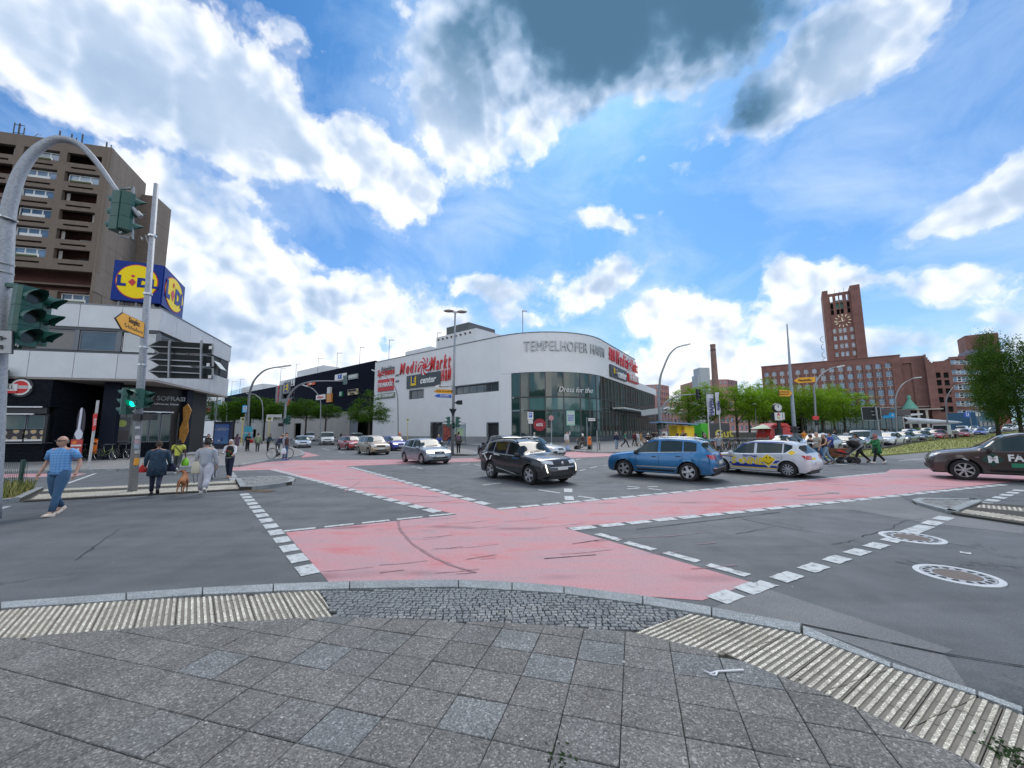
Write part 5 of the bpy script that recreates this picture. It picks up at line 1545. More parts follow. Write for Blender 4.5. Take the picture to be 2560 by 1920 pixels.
for u in us_:
 window(T,u-ww/2,arch[0],ww,arch[1]-arch[0],3,1,WFR,GLS_B,y=.45,fr=.08,bar_=.07,arch=True)
 for k,(a,b_) in enumerate(rws):
  window(T,u-ww/2,a,ww,b_-a,3,3,WFR,GLS_B,y=.45,fr=.08,bar_=.07)
 tops = [arch[0]]+[r[0] for r in rws]
 for a,b_ in zip(tops,rws):
  bx('stone_mullion',STONE,T,u-.12,u+.12,-.02,.1,b_[1],a)
  bx('window_sill',STONE,T,u-ww/2-.15,u+ww/2+.15,-.1,.2,a-.16,a)
bx('cornice',BRICK,T,-.2,L+.2,-.3,1.0,ZU,ZU+.4)
bx('string_course',STONE,T,0,L+20,-.40,.0-.003,rws[3][0]-1.5,rws[3][0]-1.2)
MB().prism([V((0.02,.91)),V((L-.02,.91)),V((L,24)),V((0,24))],0,ZU-.3).build('rear_mass',BRICK,T)
# clock tower
ZTW = 72.0
tA,tB = G(2054.5,728.8,ZTW),G(2149,712.5,ZTW)
def loc(p,f_):v = V((p.x,p.y,0))-f_.A;return v.dot(f_.e),v.dot(f_.n)
(ta,tb),(tc,td) = loc(tA,fU),loc(tB,fU);tw = tc-ta
fT = Fac(fU.A+fU.e*ta+fU.n*(tb+td)/2,fU.A+fU.e*tc+fU.n*(tb+td)/2)
def tuv(x,y):u,z = fT.uv(2000+x/6.146,680+y/6.146);return u,z
def ptw(o):o.parent = T;o.matrix_basis = MT_((ta,(tb+td)/2,0))@o.matrix_basis;return o
i0,i1 = tuv(465,700)[0],tuv(815,700)[0]
zc0,zc1 = tuv(500,655)[1],tuv(500,365)[1]
slot_u = [tuv(x,500)[0] for x in (512,612,672,778)]
slot_u = [i0+(i1-i0)*q for q in (.13,.39,.57,.87)]
sw_ = .9
tops = tuv(600,345)[1];bel0 = tuv(640,635)[1]
wrow = [(tuv(700,918)[1],tuv(700,850)[1]),(tuv(710,1035)[1],tuv(710,965)[1]),(tuv(720,1160)[1],tuv(720,1090)[1]),(tuv(730,1285)[1],tuv(730,1215)[1])]
wu = [i0+(i1-i0)*q for q in (.14,.40,.60,.90)]
wh = [(u-.62,u+.62,a,b_) for u in wu for a,b_ in wrow]
slots = [(u-sw_/2*1.2,u+sw_/2*1.2,tops-3.2,tops-0.2) for u in slot_u]+[(u-.55,u+.55,bel0+2.8,tops-4.0) for u in slot_u]+[(u-.6,u+.6,bel0,bel0+2.5) for u in slot_u]
m = MB();holed(m,i0,i1,20,ZTW-1.8,wh+slots,.8,1.4);ptw(m.build('tower_face',BRICK,None))
ptw(MB().box(0,i0,0,14,20,ZTW).box(i1,tw,0,14,20,ZTW+.6).build('corner_piers',BRICK,None))
ptw(MB().box(i0,i1,9,14,20,ZTW-9).build('tower_back',BRICK,None))
ptw(MB().box(i0+.1,i1-.1,4,4.2,20,tops-3.3).build('tower_core',M('dark_inside',(.02,.02,.02),.9),None))
COPP = M('copper_green',(.12,.32,.24),.7,var=.2)
for k in (1,2):ptw(MB().box(slot_u[k]-.5,slot_u[k]+.5,2.0,2.1,bel0+2.6,tops-2.4).build('copper_slat',COPP,None))
for u in wu:
 for a,b_ in wrow:ptw(window(None,u-.62,a,1.24,b_-a,2,2,WFR,GLS_B,y=.95,fr=.12,bar_=.12))
GOLD = M('clock_gold',(.85,.72,.48),.4,var=.04)
ccu,ccz = tuv(658,742);cr_u = (tuv(790,735)[0]-tuv(528,765)[0])/2;cr_z = (tuv(658,648)[1]-tuv(668,845)[1])/2
for k in range(12):
 a = 2*pi*k/12;s_,c_ = sin(a),cos(a)
 ptw(MB().bar((ccu+s_*cr_u*.68,.7,ccz+c_*cr_z*.68),(ccu+s_*cr_u,.7,ccz+c_*cr_z),.36).build('hour_mark',GOLD,None))
ptw(MB().bar((ccu+.8,.6,ccz+.1),(ccu-cr_u*.98,.6,ccz-cr_z*.22),.22).build('minute_hand',GOLD,None))
ptw(MB().bar((ccu,.62,ccz-.5),(ccu-.3,.62,ccz+cr_z*.5),.4).build('hour_hand',GOLD,None))
for k in range(5):ptw(MB().bar((i0+1+k*1.8,2,ZTW-1.8),(i0+1+k*1.8,2,ZTW-.5+(k%2)),.12).build('roof_mast',DFR,None))
for k,y_ in enumerate((1010,1130,1250,1350)):
 u,z = tuv(380+k*12,y_);m = MB();pts_ = [(u-.3-1.3*sin(a),4-1.2*cos(a)*0,z+1.6*cos(a)) for a in [pi*j/6 for j in range(7)]]
 m.tube(pts_,.15,5);ptw(m.build('fire_stair_loop',M('pale_steel',(.45,.42,.46),.5),None))
 # portal, pylons and right wing
def fxy(px,py,dy=0):return fU.uv(px,py,dy)
u0 = L+.02;u1 = fxy(2309,900)[0];zp = fxy(2305,888)[1]
nu0,nu1 = fxy(2262,940)[0],fxy(2283,940)[0];nz = fxy(2272,907)[1]
m = MB();holed(m,u0,u1,0,zp,[(nu0,nu1,6,nz)],.9,2.0);m.build('portal_wall',BRICK,T)
window(T,nu0-.01,6,nu1-nu0+.02,nz-6,1,1,BRICK,BRICK,y=1.5,fr=.3,arch=True,name='blind_arch',pane_name='arch_field')
bx('portal_mass',BRICK,T,u0+.1,u1-.1,2.01,24,0,zp-.2)
u2 = fxy(2333,915)[0];z2 = fxy(2333,911)[1]
for k in range(6):
 t = k/6;a,b_ = u1+(u2-u1)*t,u1+(u2-u1)*(k+1)/6
 bx('stepped_shoulder',BRICK,T,a+.002,b_-.002,-2.0,20,0,z2+(zp-z2)*(1-t)**2)
u3 = fxy(2376,910)[0];z3 = fxy(2350,903)[1]
sm_h = []
for cx_,col in ((2346,0),(2366,1)):
 uu = fxy(cx_,950)[0]
 for y_ in (938,957,978,1000,1023):z = fxy(cx_+2,y_)[1];sm_h.append((uu-.7,uu+.7,z-1.1,z+1.1))
m = MB();holed(m,u2+.01,u3,0,z3,sm_h,-.6,.4);m.build('stair_wall',BRICK,T)
bx('stair_mass',M('dark_inside',(.02,.02,.02),.9),T,u2+.1,u3-.1,.6,18,0,z3-.2)
u4 = fxy(2500,880)[0];z4 = fxy(2400,890)[1]
rh = [];
for cx_ in (2390,2412,2440,2465):
 uu = fxy(cx_,950)[0]
 for k,(ya,yb) in enumerate(((898,910),(923,935),(940,954),(961,974),(981,994),(1002,1016),(1025,1038))):
  za,zb = fxy(cx_+k,yb)[1],fxy(cx_+k,ya)[1];rh.append((uu-1.7,uu+1.7,za,zb,k<2))
m = MB();holed(m,u3+.01,u4,0,z4,[h[:4] for h in rh],.6,1.4);m.build('right_wing_wall',BRICK,T)
for h in rh:window(T,h[0],h[2],h[1]-h[0],h[3]-h[2],3,2,WFR,GLS_B,y=1.0,fr=.14,bar_=.13,arch=h[4])
bx('right_wing_mass',BRICK,T,u3+.1,u4,1.5,20,0,z4-.3)
m = MB();m.prism([(u3,2),(u4,2),(u4,18),(u3+4,18)],z4+.01,z4+.02);m.box(u3+6,u4,4,16,z4+.02,z4+2.6);m.build('slate_roof',M('purple_slate',(.17,.16,.22),.7),T)
ua_ = fxy(2436,850)[0];bx('rear_tower',BRICK,T,ua_,ua_+9,10,20,0,fxy(2445,836,10)[1])
pu,pz = fxy(2274,1008,-3);COP = COPP
MB().lathe([(2.6,-2.4),(2.0,-1.2),(.9,.8),(.5,1.6),(.75,2.2),(.7,2.8),(.05,3.4)],12,(pu,-3,pz)).build('copper_cap',COP,T,smooth=True)
bx('porch_roof',STONE,T,pu-8,pu+9,-5,-1,pz-2.9,pz-2.45)
for k in (-3.2,-1,1.6,4):bx('porch_column',STONE,T,pu+k,pu+k+.7,-4.6,-3.9,0,pz-2.9)
bx('porch_door',BLK,T,pu-2.5,pu+4,-2.05,-2.02,0,pz-3)
# ---- pink office blocks
def office(name,label,corners,ztop,nfl,ncols,z_first=1.0,mat=BRICK_P,group=None,frames=DFR,gl=GLS_B,deep=16):
 """corners: list of (px, py_top) left to right"""
 pts_ = [G(px,py,ztop) for px,py in corners]
 t = thing(name,label,'building',(pts_[0].x,pts_[0].y,0),0,group)
 base = V((pts_[0].x,pts_[0].y,0))
 for k,(a,b_) in enumerate(zip(pts_,pts_[1:])):
  f_ = Fac(a,b_);L_ = f_.L;n = ncols[k];st_ = L_/n;fh_ = (ztop-z_first)/nfl
  hs = [(st_*(i+.26),st_*(i+.74),z_first+fh_*(j+.25),z_first+fh_*(j+.78)) for i in range(n) for j in range(nfl)]
  X = MT_(f_.A-base)@Matrix.Rotation(f_.rz,4,'Z')
  m = MB();holed(m,0,L_,0,ztop,hs,0,.35);o = m.build('wall',mat,t);o.matrix_basis = X
  for h in hs:
   o = window(t,h[0],h[2],h[1]-h[0],h[3]-h[2],2,1,frames,gl,y=.15,fr=.1,bar_=.1);o.matrix_basis = X@MT_((h[0],.15,h[2]))
 a,b_ = pts_[0]-base,pts_[-1]-base;d = (b_-a);d.z = 0;n_ = V((-d.y,d.x,0)).normalized()*deep
 mid = [p-base for p in pts_[1:-1]]
 pl = [a+n_*.03]+[p+n_*.03 for p in mid]+[b_+n_*.03,b_+n_,a+n_]
 MB().prism([(p.x,p.y) for p in pl],0,ztop-.4).build('core',mat,t)
 return t
office('office_block','pinkish office block just right of the shopping centre, left of the two',[(1606,963),(1648,960.5),(1672,965)],27,8,[4,5],group='pink office blocks behind the square')
bxt = G(1606,955,29)
office('office_block','pinkish office block with rooftop masts behind the brick chimney',[(1729,953),(1779,949),(1818,948),(1843,952)],29,8,[5,4,4],group='pink office blocks behind the square')
office('office_block','long low pinkish office wing seen between the tree trunks of the square',[(1672,1006),(1800,1002),(1965,1002)],15.5,4,[13,15],group='pink office blocks behind the square')
t = thing('grey_tower','plain pale grey stair tower in front of the pink office block','building',(0,0,0))
gA,gB = P(1748.5,1000,175),P(1779,1000,175)
z1_,z2_ = P(1758,937,175).z,P(1765,919,175).z
m = MB();m.box(gA.x+.9,gB.x,175,181,0,z2_);m.build('shaft',M('grey_panel_wall',(.36,.40,.42),.7,var=.06,scale=.3),t);bx('lower_shaft',MATS['grey_panel_wall'],t,gA.x,gA.x+.88,175.2,181,0,z1_)
t = thing('chimney','tall tapering brown brick chimney rising above the trees','chimney',tuple(P(1796,1072,150).xy)+(0,))
zt_ = P(1796,861,150).z
MB().lathe([(1.55,0),(.92,zt_-1),(1.0,zt_-.9),(1.0,zt_)],20).build('shaft',m_brick('chimney_brick',(.22,.13,.10),(.17,.10,.08),(.2,.15,.13)),t,smooth=True)
MB().lathe([(1.05,zt_*.93),(1.08,zt_*.935),(1.03,zt_*.94)],20).build('iron_band',BLACKM,t)
# ---- metro pavilion, terrace steps, works hoarding, blue kiosk hall
def gz(px,y):return P(px,1000,y)
t = thing('metro_pavilion','glass entrance pavilion with a flat dark roof below the brick landmark','building')
pa,pb = P(2010,1040,70),P(2256,1040,78)
f_ = Fac(pa,pb);t.location = f_.A;t.rotation_euler.z = f_.rz
zr1,zr0 = f_.uv(2220,1024)[1],f_.uv(2220,1039)[1]
bx('roof_band',M('roof_fascia_dark',(.07,.06,.065),.6),t,f_.uv(2120,1030)[0],f_.L+.3,-1.2,9,zr0,zr1);bx('roof_band',M('pale_fascia',(.35,.4,.4),.5),t,0,f_.uv(2120,1030)[0]-.05,-1,9,zr0-.1,zr0+.35)
n = 16
for k in range(n):
 window(t,f_.L*k/n+.03,.5+hgt(pa.x,pa.y),f_.L/n-.06,zr0-.7,1,2,DFR,GLS_MALL,y=0,fr=.06)
bx('inner_wall',BLK,t,0,f_.L,6,6.2,0,zr0)
t = thing('terrace_steps','broad grey steps and low wall behind the parked bicycles','steps')
for k in range(6):
 a,b_ = P(1945,1000,52+k*.5),P(2150,1000,58+k*.5);f_ = Fac(a,b_)
 o = bx('step',M('grey_step_stone',(.17,.165,.155),.85,var=.15,scale=1),t,0,f_.L,k*.38,14,.1,.28+.17*k);o.matrix_basis = MT_(f_.A)@Matrix.Rotation(f_.rz,4,'Z')
a,b_ = P(1700,1000,56),P(1950,1000,56);bx('low_wall',MATS['grey_step_stone'],t,a.x,b_.x,56,56.5,.1,1.5)
for (x0,y0,x1,y1) in ((2018,1062,2034,1069),(2102,1062,2126,1070)):
 m = MB();a,b_ = P(x0,y0,55),P(x1,y1,53);m.bar(a,b_,.07).bar(a,(a.x,a.y,.9),.06).bar(b_,(b_.x,b_.y,.5),.06);m.build('handrail',GALV,t)
t = thing('works_cover','crumpled white tarpaulin hoarding over the works beside the avenue','tarpaulin')
TARP = M('white_tarpaulin',(.50,.53,.56),.6,var=.15,scale=.6)
m = MB();N = 26
y0 = 82
for k in range(N+1):
 t_ = k/N;px_ = 2256+(2393-2256)*t_;pyt = 1042+11*t_;pyb = 1060-1*t_;yy = y0+t_*12
 a,b_ = P(px_,pyt,yy+sin(k*1.7)*.35),P(px_,pyb,yy-.8+sin(k*2.3)*.3)
 mdl = a.lerp(b_,.5)+V((0,-1.2+sin(k*2.9)*.5,0));m.v+=[a,mdl,b_]
for k in range(N):
 for j in range(2):i = k*3+j;m.fi((i,i+3,i+4,i+1))
m.build('sheet',TARP,t,smooth='all')
a,b_ = P(2243,1040,80),P(2288,1036,80);MB().bar(a,b_,3,.3).build('flat_canopy',OFFW,t)
HEDGE = M('hedge_green',(.05,.10,.03),.9,var=.4,scale=2)
a,b_ = P(2282,1067,80),P(2330,1067,88);MB().bar((a.x,a.y,1.2),(b_.x,b_.y,1.4),1.0,1.6).build('planting_trough',HEDGE,t)
t = thing('blue_hall','dark blue flat hall with metro signs beneath the right-hand tree','building')
a,b_ = P(2440,1040,118),P(2484,1040,118);bx('hall',M('hall_blue',(.03,.10,.17),.5),t,a.x,b_.x,118,126,0,P(2460,1030,118).z)
for k in range(4):bx('hall_window',GLS,t,a.x+.5+k*1.3,a.x+1.5+k*1.3,117.9,117.98,2.5,4)
t = thing('red_hoarding','dull red wall under the right-hand tree at the bridge','wall')
a,b_ = P(2489,1045,120),P(2528,1045,120);bx('panel',M('dull_red_wall',(.30,.08,.08),.7,var=.15),t,a.x,b_.x,120,120.4,0,P(2505,1039,120).z)
# ---- blocks on our own side of the junction (seen in the glass of the centre)
t = thing('apartment_block','brown apartment block on the near side, mirrored in the glazed corner','building',(6,-52,0),pi)
m = MB();hs = [(2+i*4,4.6+i*4,1.5+j*3,3.1+j*3) for i in range(12) for j in range(6)]
holed(m,0,50,0,20,hs,0,.4);m.build('wall',BRICK,t);bx('glazing',GLS_B,t,.1,49.9,.45,.5,.2,19.8);bx('core',BRICK,t,0,50,.6,10,0,20)
# trees
def leafmat(name,c1,c2,tr=.35):
 m = bpy.data.materials.new(name);m.use_nodes = True;t = m.node_tree;q = NB(t)
 for n in list(t.nodes):t.nodes.remove(n)
 co = q.n('ShaderNodeTexCoord').outputs['Object']
 g = q.n('ShaderNodeNewGeometry').outputs['Random Per Island']
 v = q.m('ADD',q.m('MULTIPLY',q.noise(co,.55,3),.9),q.m('MULTIPLY',g,.5))
 c = q.ramp(v,[(.35,c1),(.95,c2)])
 d = q.n('ShaderNodeBsdfDiffuse');q.put(d.inputs[0],c)
 tr_ = q.n('ShaderNodeBsdfTranslucent');q.put(tr_.inputs[0],q.vm('MULTIPLY',c,(1.15,1.25,.5)))
 mx = q.n('ShaderNodeMixShader');mx.inputs[0].default_value = tr;q.put(mx.inputs[1],d.outputs[0]);q.put(mx.inputs[2],tr_.outputs[0])
 q.put(q.n('ShaderNodeOutputMaterial').inputs[0],mx.outputs[0])
 return m
BARK = M('bark',(.06,.05,.04),.9,var=.3,scale=6,bump=.6,bscale=14)
LEAF_Y = leafmat('lime_foliage',(.10,.19,.018),(.25,.38,.05),.45)
LEAF_M = leafmat('mid_foliage',(.035,.085,.018),(.10,.19,.035),.35)
LEAF_D = leafmat('dark_foliage',(.025,.06,.018),(.075,.14,.03),.3)
def crown_mesh(seed,nclump,nleaf,leaf,shape='round',layers=0):
 """unit crown: radius 1, height 2 (z from -1 to 1)"""
 r_ = random.Random(seed);m = MB()
 for c in range(nclump):
  while True:
   p = V((r_.uniform(-1,1),r_.uniform(-1,1),r_.uniform(-1,1)))
   lim = 1.0
   if shape=='cone':lim = max(.22,min(1,.62*(1-p.z)+.08));
   if hypot(p.x,p.y)/lim>1:continue
   if shape!='cone' and p.length>1:continue
   if p.length<.45 and r_.random()<.7:continue
   break
  if layers:p.z = round(p.z*layers)/layers+r_.uniform(-.06,.06)
  cr_ = r_.uniform(.13,.26)
  for _ in range(nleaf):
   g = V((r_.gauss(0,.55),r_.gauss(0,.55),r_.gauss(0,.32)))*cr_
   q = p+g;a = V((r_.uniform(-1,1),r_.uniform(-1,1),r_.uniform(-.5,.5))).normalized();b_ = a.cross(V((r_.uniform(-.6,.6),r_.uniform(-.6,.6),1))).normalized()
   s_ = leaf*r_.uniform(.6,1.35)
   m.face([q-a*s_,q+b_*s_*.55,q+a*s_,q-b_*s_*.55])
 return m
CR = {}
def crown(kind,seed,mat,nclump,nleaf,leaf,shape,layers=0):
 k = (kind,seed)
 if k not in CR:o = crown_mesh(seed,nclump,nleaf,leaf,shape,layers).build('crown',mat,None,flip=False);CR[k] = o.data;bpy.data.objects.remove(o)
 return CR[k]
def tree(label,pos,h,cr_w,kind,seed,clear=2.4,group=None,name='street_tree',par=None):
 spec = {'lime':(LEAF_Y,230,46,.036,'round',5),'mid':(LEAF_M,210,44,.042,'round',4),'cone':(LEAF_M,190,42,.040,'cone',6),'dark':(LEAF_D,420,60,.026,'round',0)}[kind]
 t = thing(name,label,'tree',(pos[0],pos[1],hgt(pos[0],pos[1])+.1),rnd.random()*6.28,group)
 me = crown(kind,seed,*spec);ch = (h-clear)/2
 o = bpy.data.objects.new('crown',me);COL.objects.link(o);o.parent = t;o.location = (0,0,clear+ch);o.scale = (cr_w,cr_w,ch)
 m = MB();r0 = .05+h*.014
 m.tube([(0,0,-.1),(.03,0,clear),(0,.05,clear+ch),(.05,0,h-ch*.3)],[r0*1.2,r0*.85,r0*.5,.03],8)
 for k in range(7):
  a = k*2.4+seed;z = clear-.2+ch*.22*k;l = cr_w*(.75-.06*k)
  m.tube([(0,0,z),(cos(a)*l*.5,sin(a)*l*.5,z+l*.35),(cos(a)*l,sin(a)*l,z+l*.6)],[r0*.42,r0*.28,.015],5)
 m.build('trunk',BARK,t,smooth='all')
 return t
def tree_px(label,px,ytop,ybase,wpx,Y,kind,seed,ycl,**k):
 p = P(px,1000,Y);h = P(px,ytop,Y).z-hgt(p.x,Y);c = P(px,ycl,Y).z;w = wpx/980*Y/2
 return tree(label,(p.x,Y),h,w,kind,seed,max(1.5,c-hgt(p.x,Y)),**k)
gs = 'trees on the square'
for k,(px,yt,w,Y,lab) in enumerate(((1668+52,968,66,52,'lime green tree at the left end of the square row, left of the banners'),(1765,962,74,50,'lime green tree directly behind the two white banners'),(1838,970,104,48,'broad lime green tree between the banners and the small square lamp'),(1905,975,80,50,'lime green tree behind the post clock'),(1912,952,60,60,'taller lime green tree behind the post clock, its tip against the brick landmark'),(2000,968,90,50,'lime green tree right behind the tall tapered sign pole'),(2050,975,80,52,'lime green tree beside the curved lamp in front of the brick landmark'),(2105,978,84,54,'lime green tree at the right end of the square row'),(1962,982,70,56,'lime green tree between the post clock and the tall sign pole'),(2080,962,46,62,'narrow-topped lime green tree in the second row near the right end'),(1868,960,40,66,'thin lime green tree in the second row with its tip against the sky'),(1940,968,50,64,'second-row lime green tree left of the tall sign pole'))):
 tree_px(lab,px,yt,0,w*1.45,Y,'lime',1+k%3,1058,group=gs)
gs = 'trees along the shopping centre wall'
for (px,yt,w,Y,kd,lab,ycl) in ((925,968,78,62,'cone','pointed green street tree at the garage gate beside the pale wall',1050),(817,1013,62,62,'mid','small round street tree right of the curved traffic light mast',1046),(768,1000,72,70,'mid','spreading street tree behind the street name sign',1048),(715,1006,70,76,'mid','street tree partly behind the curved traffic light mast',1046),(630,992,90,80,'mid','large street tree behind the cyan supermarket sign',1050),(590,1004,62,92,'mid','street tree between the corner building and the cyan sign',1052),(560,1010,50,105,'mid','farthest street tree, next to the corner building',1054),(665,1003,60,88,'mid','street tree behind the thin curved lamp',1050)):
 tree_px(lab,px,yt,0,w*1.3,Y,kd,4 if kd=='cone' else rnd.choice((5,6)),ycl+4,group=gs)
tree_px('dense green tree standing just behind the corner building',478,975,0,90,50,'dark',7,1055)
tree_px('large dark green tree at the right edge by the bridge, front one',2540,850,0,160,50,'dark',8,1072,group='large trees at the right edge')
tree_px('large dark green tree behind the front one, reaching left over the brick wing',2484,832,0,76,62,'dark',9,1068,group='large trees at the right edge')
tree_px('large dark green tree cut off by the right edge of the view',2650,850,0,190,54,'dark',7,1070,group='large trees at the right edge')
for k,(x,y,h) in enumerate(((-14,-16,13),(4,-20,15),(20,-15,12))):
 tree('tree standing behind the viewpoint, %s of the three'%('leftmost','middle','rightmost')[k],(x,y),h,5,'dark',7+k,3,group='trees behind the viewpoint')
 # street furniture
GLOW = M('signal_green_lamp',(.0,.85,.50),.4,var=0,emit=2.2)
LENS = M('unlit_lens',(.012,.02,.018),.15,var=0)
def visor(m,c,d,r_,ln,th=.008):
 """open hood over a lamp at c pointing along horizontal direction d"""
 d = V(d).normalized();s = V((d.y,-d.x,0));N = 10
 ang = [R(-35)+(R(250))*k/N for k in range(N+1)]
 A_ = [c+s*cos(a)*r_+V((0,0,sin(a)*r_)) for a in ang]
 B_ = [p+d*(ln*(.35+.65*max(0,sin(a))))-V((0,0,.02)) for p,a in zip(A_,ang)]
 for k in range(N):m.face([A_[k],A_[k+1],B_[k+1],B_[k]])
def signal(t,c,d,n=3,s=1.0,lit=None,mat=GREEN_SIG,name='signal_head',plate=False):
 """one signal head: body (part) with lenses and hoods (sub-parts); c = centre, d = facing"""
 d = V((d[0],d[1],0)).normalized();side = V((d.y,-d.x,0));w,dep,st = .14*s,.11*s,.3*s
 h = st*n
 X = Matrix(((side.x,-d.x,0,c[0]),(side.y,-d.y,0,c[1]),(0,0,1,c[2]),(0,0,0,1)))
 m = MB();m.xf = X
 for k in range(n):
  z = -h/2+st*k
  m.prism([(-w,-dep*.4),(-w*.8,-dep),(w*.8,-dep),(w,-dep*.4),(w*.8,dep),(-w*.8,dep)],z+.004,z+st-.004)
 b_ = m.build(name,mat,t)
 for k in range(n):
  z = -h/2+st*(k+.5);q = V(c)+d*(dep+.004)+V((0,0,z))
  l = MB();l.xf = Matrix(((side.x,-d.x,0,q.x),(side.y,-d.y,0,q.y),(0,0,1,q.z),(0,0,0,1)))
  l.lathe([(.102*s,-.004),(.10*s,.002),(.06*s,.008)],16,(0,0,0),'y');l.build('lens',GLOW if lit==k else LENS,b_)
  v = MB();visor(v,q-d*.01,d,.108*s,.24*s);v.build('visor',mat,b_,flip=False)
 return b_
def pole(t,ptsl,rr,mat=GALV,name='pole',n=12):return MB().tube(ptsl,rr,n).build(name,mat,t,smooth='all')
def plate(t,pts_,th,mat,name='sign_plate',rim=None):
 """flat plate through coplanar points (given as seen from the camera)"""
 a,b_,c = V(pts_[1]),V(pts_[2]),V(pts_[-1] if len(pts_)>3 else pts_[0]);n_ = (b_-a).cross(c-a).normalized()
 pts_ = [EYE+(V(p)-EYE)*((a-EYE).dot(n_)/(V(p)-EYE).dot(n_)) for p in pts_]
 if n_.dot(EYE-a)<0:n_ = -n_
 def one(ps,d0,d1,nm,mt_):
  m = MB();f_ = [m.av(V(p)+n_*d0) for p in ps];g_ = [m.av(V(p)+n_*d1) for p in ps];m.fi(f_);m.fi(g_[::-1])
  for k in range(len(ps)):m.fi((f_[k],f_[(k+1)%len(ps)],g_[(k+1)%len(ps)],g_[k]))
  return m.build(nm,mt_,t)
 o = one(pts_,0,-th,name,rim or mat)
 if rim:
  cen = sum((V(p) for p in pts_),V())/len(pts_)
  one([V(p).lerp(cen,.045) for p in pts_],.006,-.001,name+'_face',mat)
 return o
 # near mast with the long curved arm
Ym = 8.3
t = thing('traffic_light_mast','thick galvanised mast arching over from the left edge, nearest to the viewer','traffic light',(0,0,0))
cl_ = [(-16,1228),(-12,1000),(-6,860),(2,745),(9.5,680),(14,612),(19,544),(30,490),(51,430),(87,379),(130,351.5),(163,349),(195,360),(225,386),(258,427.5),(298,484),(350,540)]
dm = [46,46,46,45,43,40,38,36,33,29,26,24,22,19.5,17,14,11]
pts_ = [P(x,y,Ym+(.9*max(0,x)/350)) for x,y in cl_];pts_[0].z = .1
rs = [q/980*Ym/2/1.25 for q in dm]
def resample(p,r_,n):
 out,ro = [],[]
 for k in range(len(p)-1):
  p0,p1,p2,p3 = p[max(k-1,0)],p[k],p[k+1],p[min(k+2,len(p)-1)]
  for j in range(n):
   t_ = j/n;out.append(.5*((2*p1)+(p2-p0)*t_+(2*p0-5*p1+4*p2-p3)*t_**2+(3*p1-p0-3*p2+p3)*t_**3));ro.append(r_[k]+(r_[k+1]-r_[k])*t_)
 return out+[p[-1]],ro+[r_[-1]]
a_,b_ = resample(pts_,rs,4)
GALV_N = M('galvanised_mottled',(.33,.35,.38),.55,metal=.35,var=.35,scale=22,bump=.15,bscale=60,stain=.15)
MB().tube(a_,b_,20).build('mast',GALV_N,t,smooth='all')
for (x,y,r_) in ((19,546,.165),(6,657,.19),(5,678,.19)):
 c = P(x,y,Ym);MB().tube([c-V((.003,0,.015)),c+V((.003,0,.015))],r_*.95,20).build('clamp_band',M('bright_band',(.6,.62,.63),.35,metal=.8),t)
e_ = pts_[-1]
MB().tube([e_-(e_-pts_[-2]).normalized()*.12,e_+(e_-pts_[-2]).normalized()*.03],.062,12).build('end_cap',GALV,t)
ya = e_.y
MB().bar(P(333,468,ya),P(330,598,ya),.05).bar(P(300,472,ya),P(333,470,ya),.05).bar(P(300,590,ya),P(331,596,ya),.05).bar(P(322,535,ya),P(345,537,ya),.04).build('bracket',GALV_D,t)
c = P(300,531,ya-.05)
signal(t,c,(-1,.15),3,1.12);signal(t,c+V((.16,-.02,.0)),(.5,.86),3,1.08)
m = lettering('K8',.07,SIGNW,t,frame(P(301,581,ya-.27),(1,-.1,0)))
c = P(62,792,Ym-.05)
signal(t,c,(.96,-.22),3,1.45);signal(t,c+V((-.1,.3,.03)),(.9,.42),3,1.3)
lettering('Fg',.07,SIGNW,t,frame(P(42,863,Ym-.28),(1,.3,0)))
m = MB();m.bar(P(-2,712,Ym),P(48,715,Ym),.09).bar(P(-2,870,Ym),P(50,868,Ym),.07);m.build('bracket',GREEN_SIG,t)
q = [P(-60,823,Ym-.3),P(32,826,Ym-.3),P(31,885,Ym-.3),P(-60,883,Ym-.3)]
plate(t,q,.02,M('plate_grey',(.42,.43,.44),.5),'info_plate',rim=BLACKM)
lettering('n-\nn',.19,BLK,t,frame(P(4,855,Ym-.32),(1,0,0)),.003,.004)
# fence on the grassed island
t = thing('mesh_fence','green welded mesh fence panel standing in the grass at the left edge','fence')
FEN = M('fence_green',(.02,.06,.05),.5)
ga,gb = G(46,1226,.12),G(-220,1230,.12)
za = P(52,1149,ga.y).z
d = (gb-ga).normalized();Lf = (gb-ga).length
MB().bar((ga.x,ga.y,.05),(ga.x+.03,ga.y,za),.075,.075).build('fence_post',FEN,t);MB().bar((gb.x,gb.y,.05),(gb.x,gb.y,za),.07).build('fence_post',FEN,t)
m = MB();n = int(Lf/.055)
for k in range(-3,n):p = ga+d*(k*.055);m.bar((p.x,p.y,.15),(p.x,p.y,za-.06),.007)
for k in range(6):z = .2+(za-.3)*k/5;m.bar((ga.x+.18,ga.y,z),(gb.x,gb.y,z),.01)
m.build('mesh_panel',FEN,t,kind='stuff')
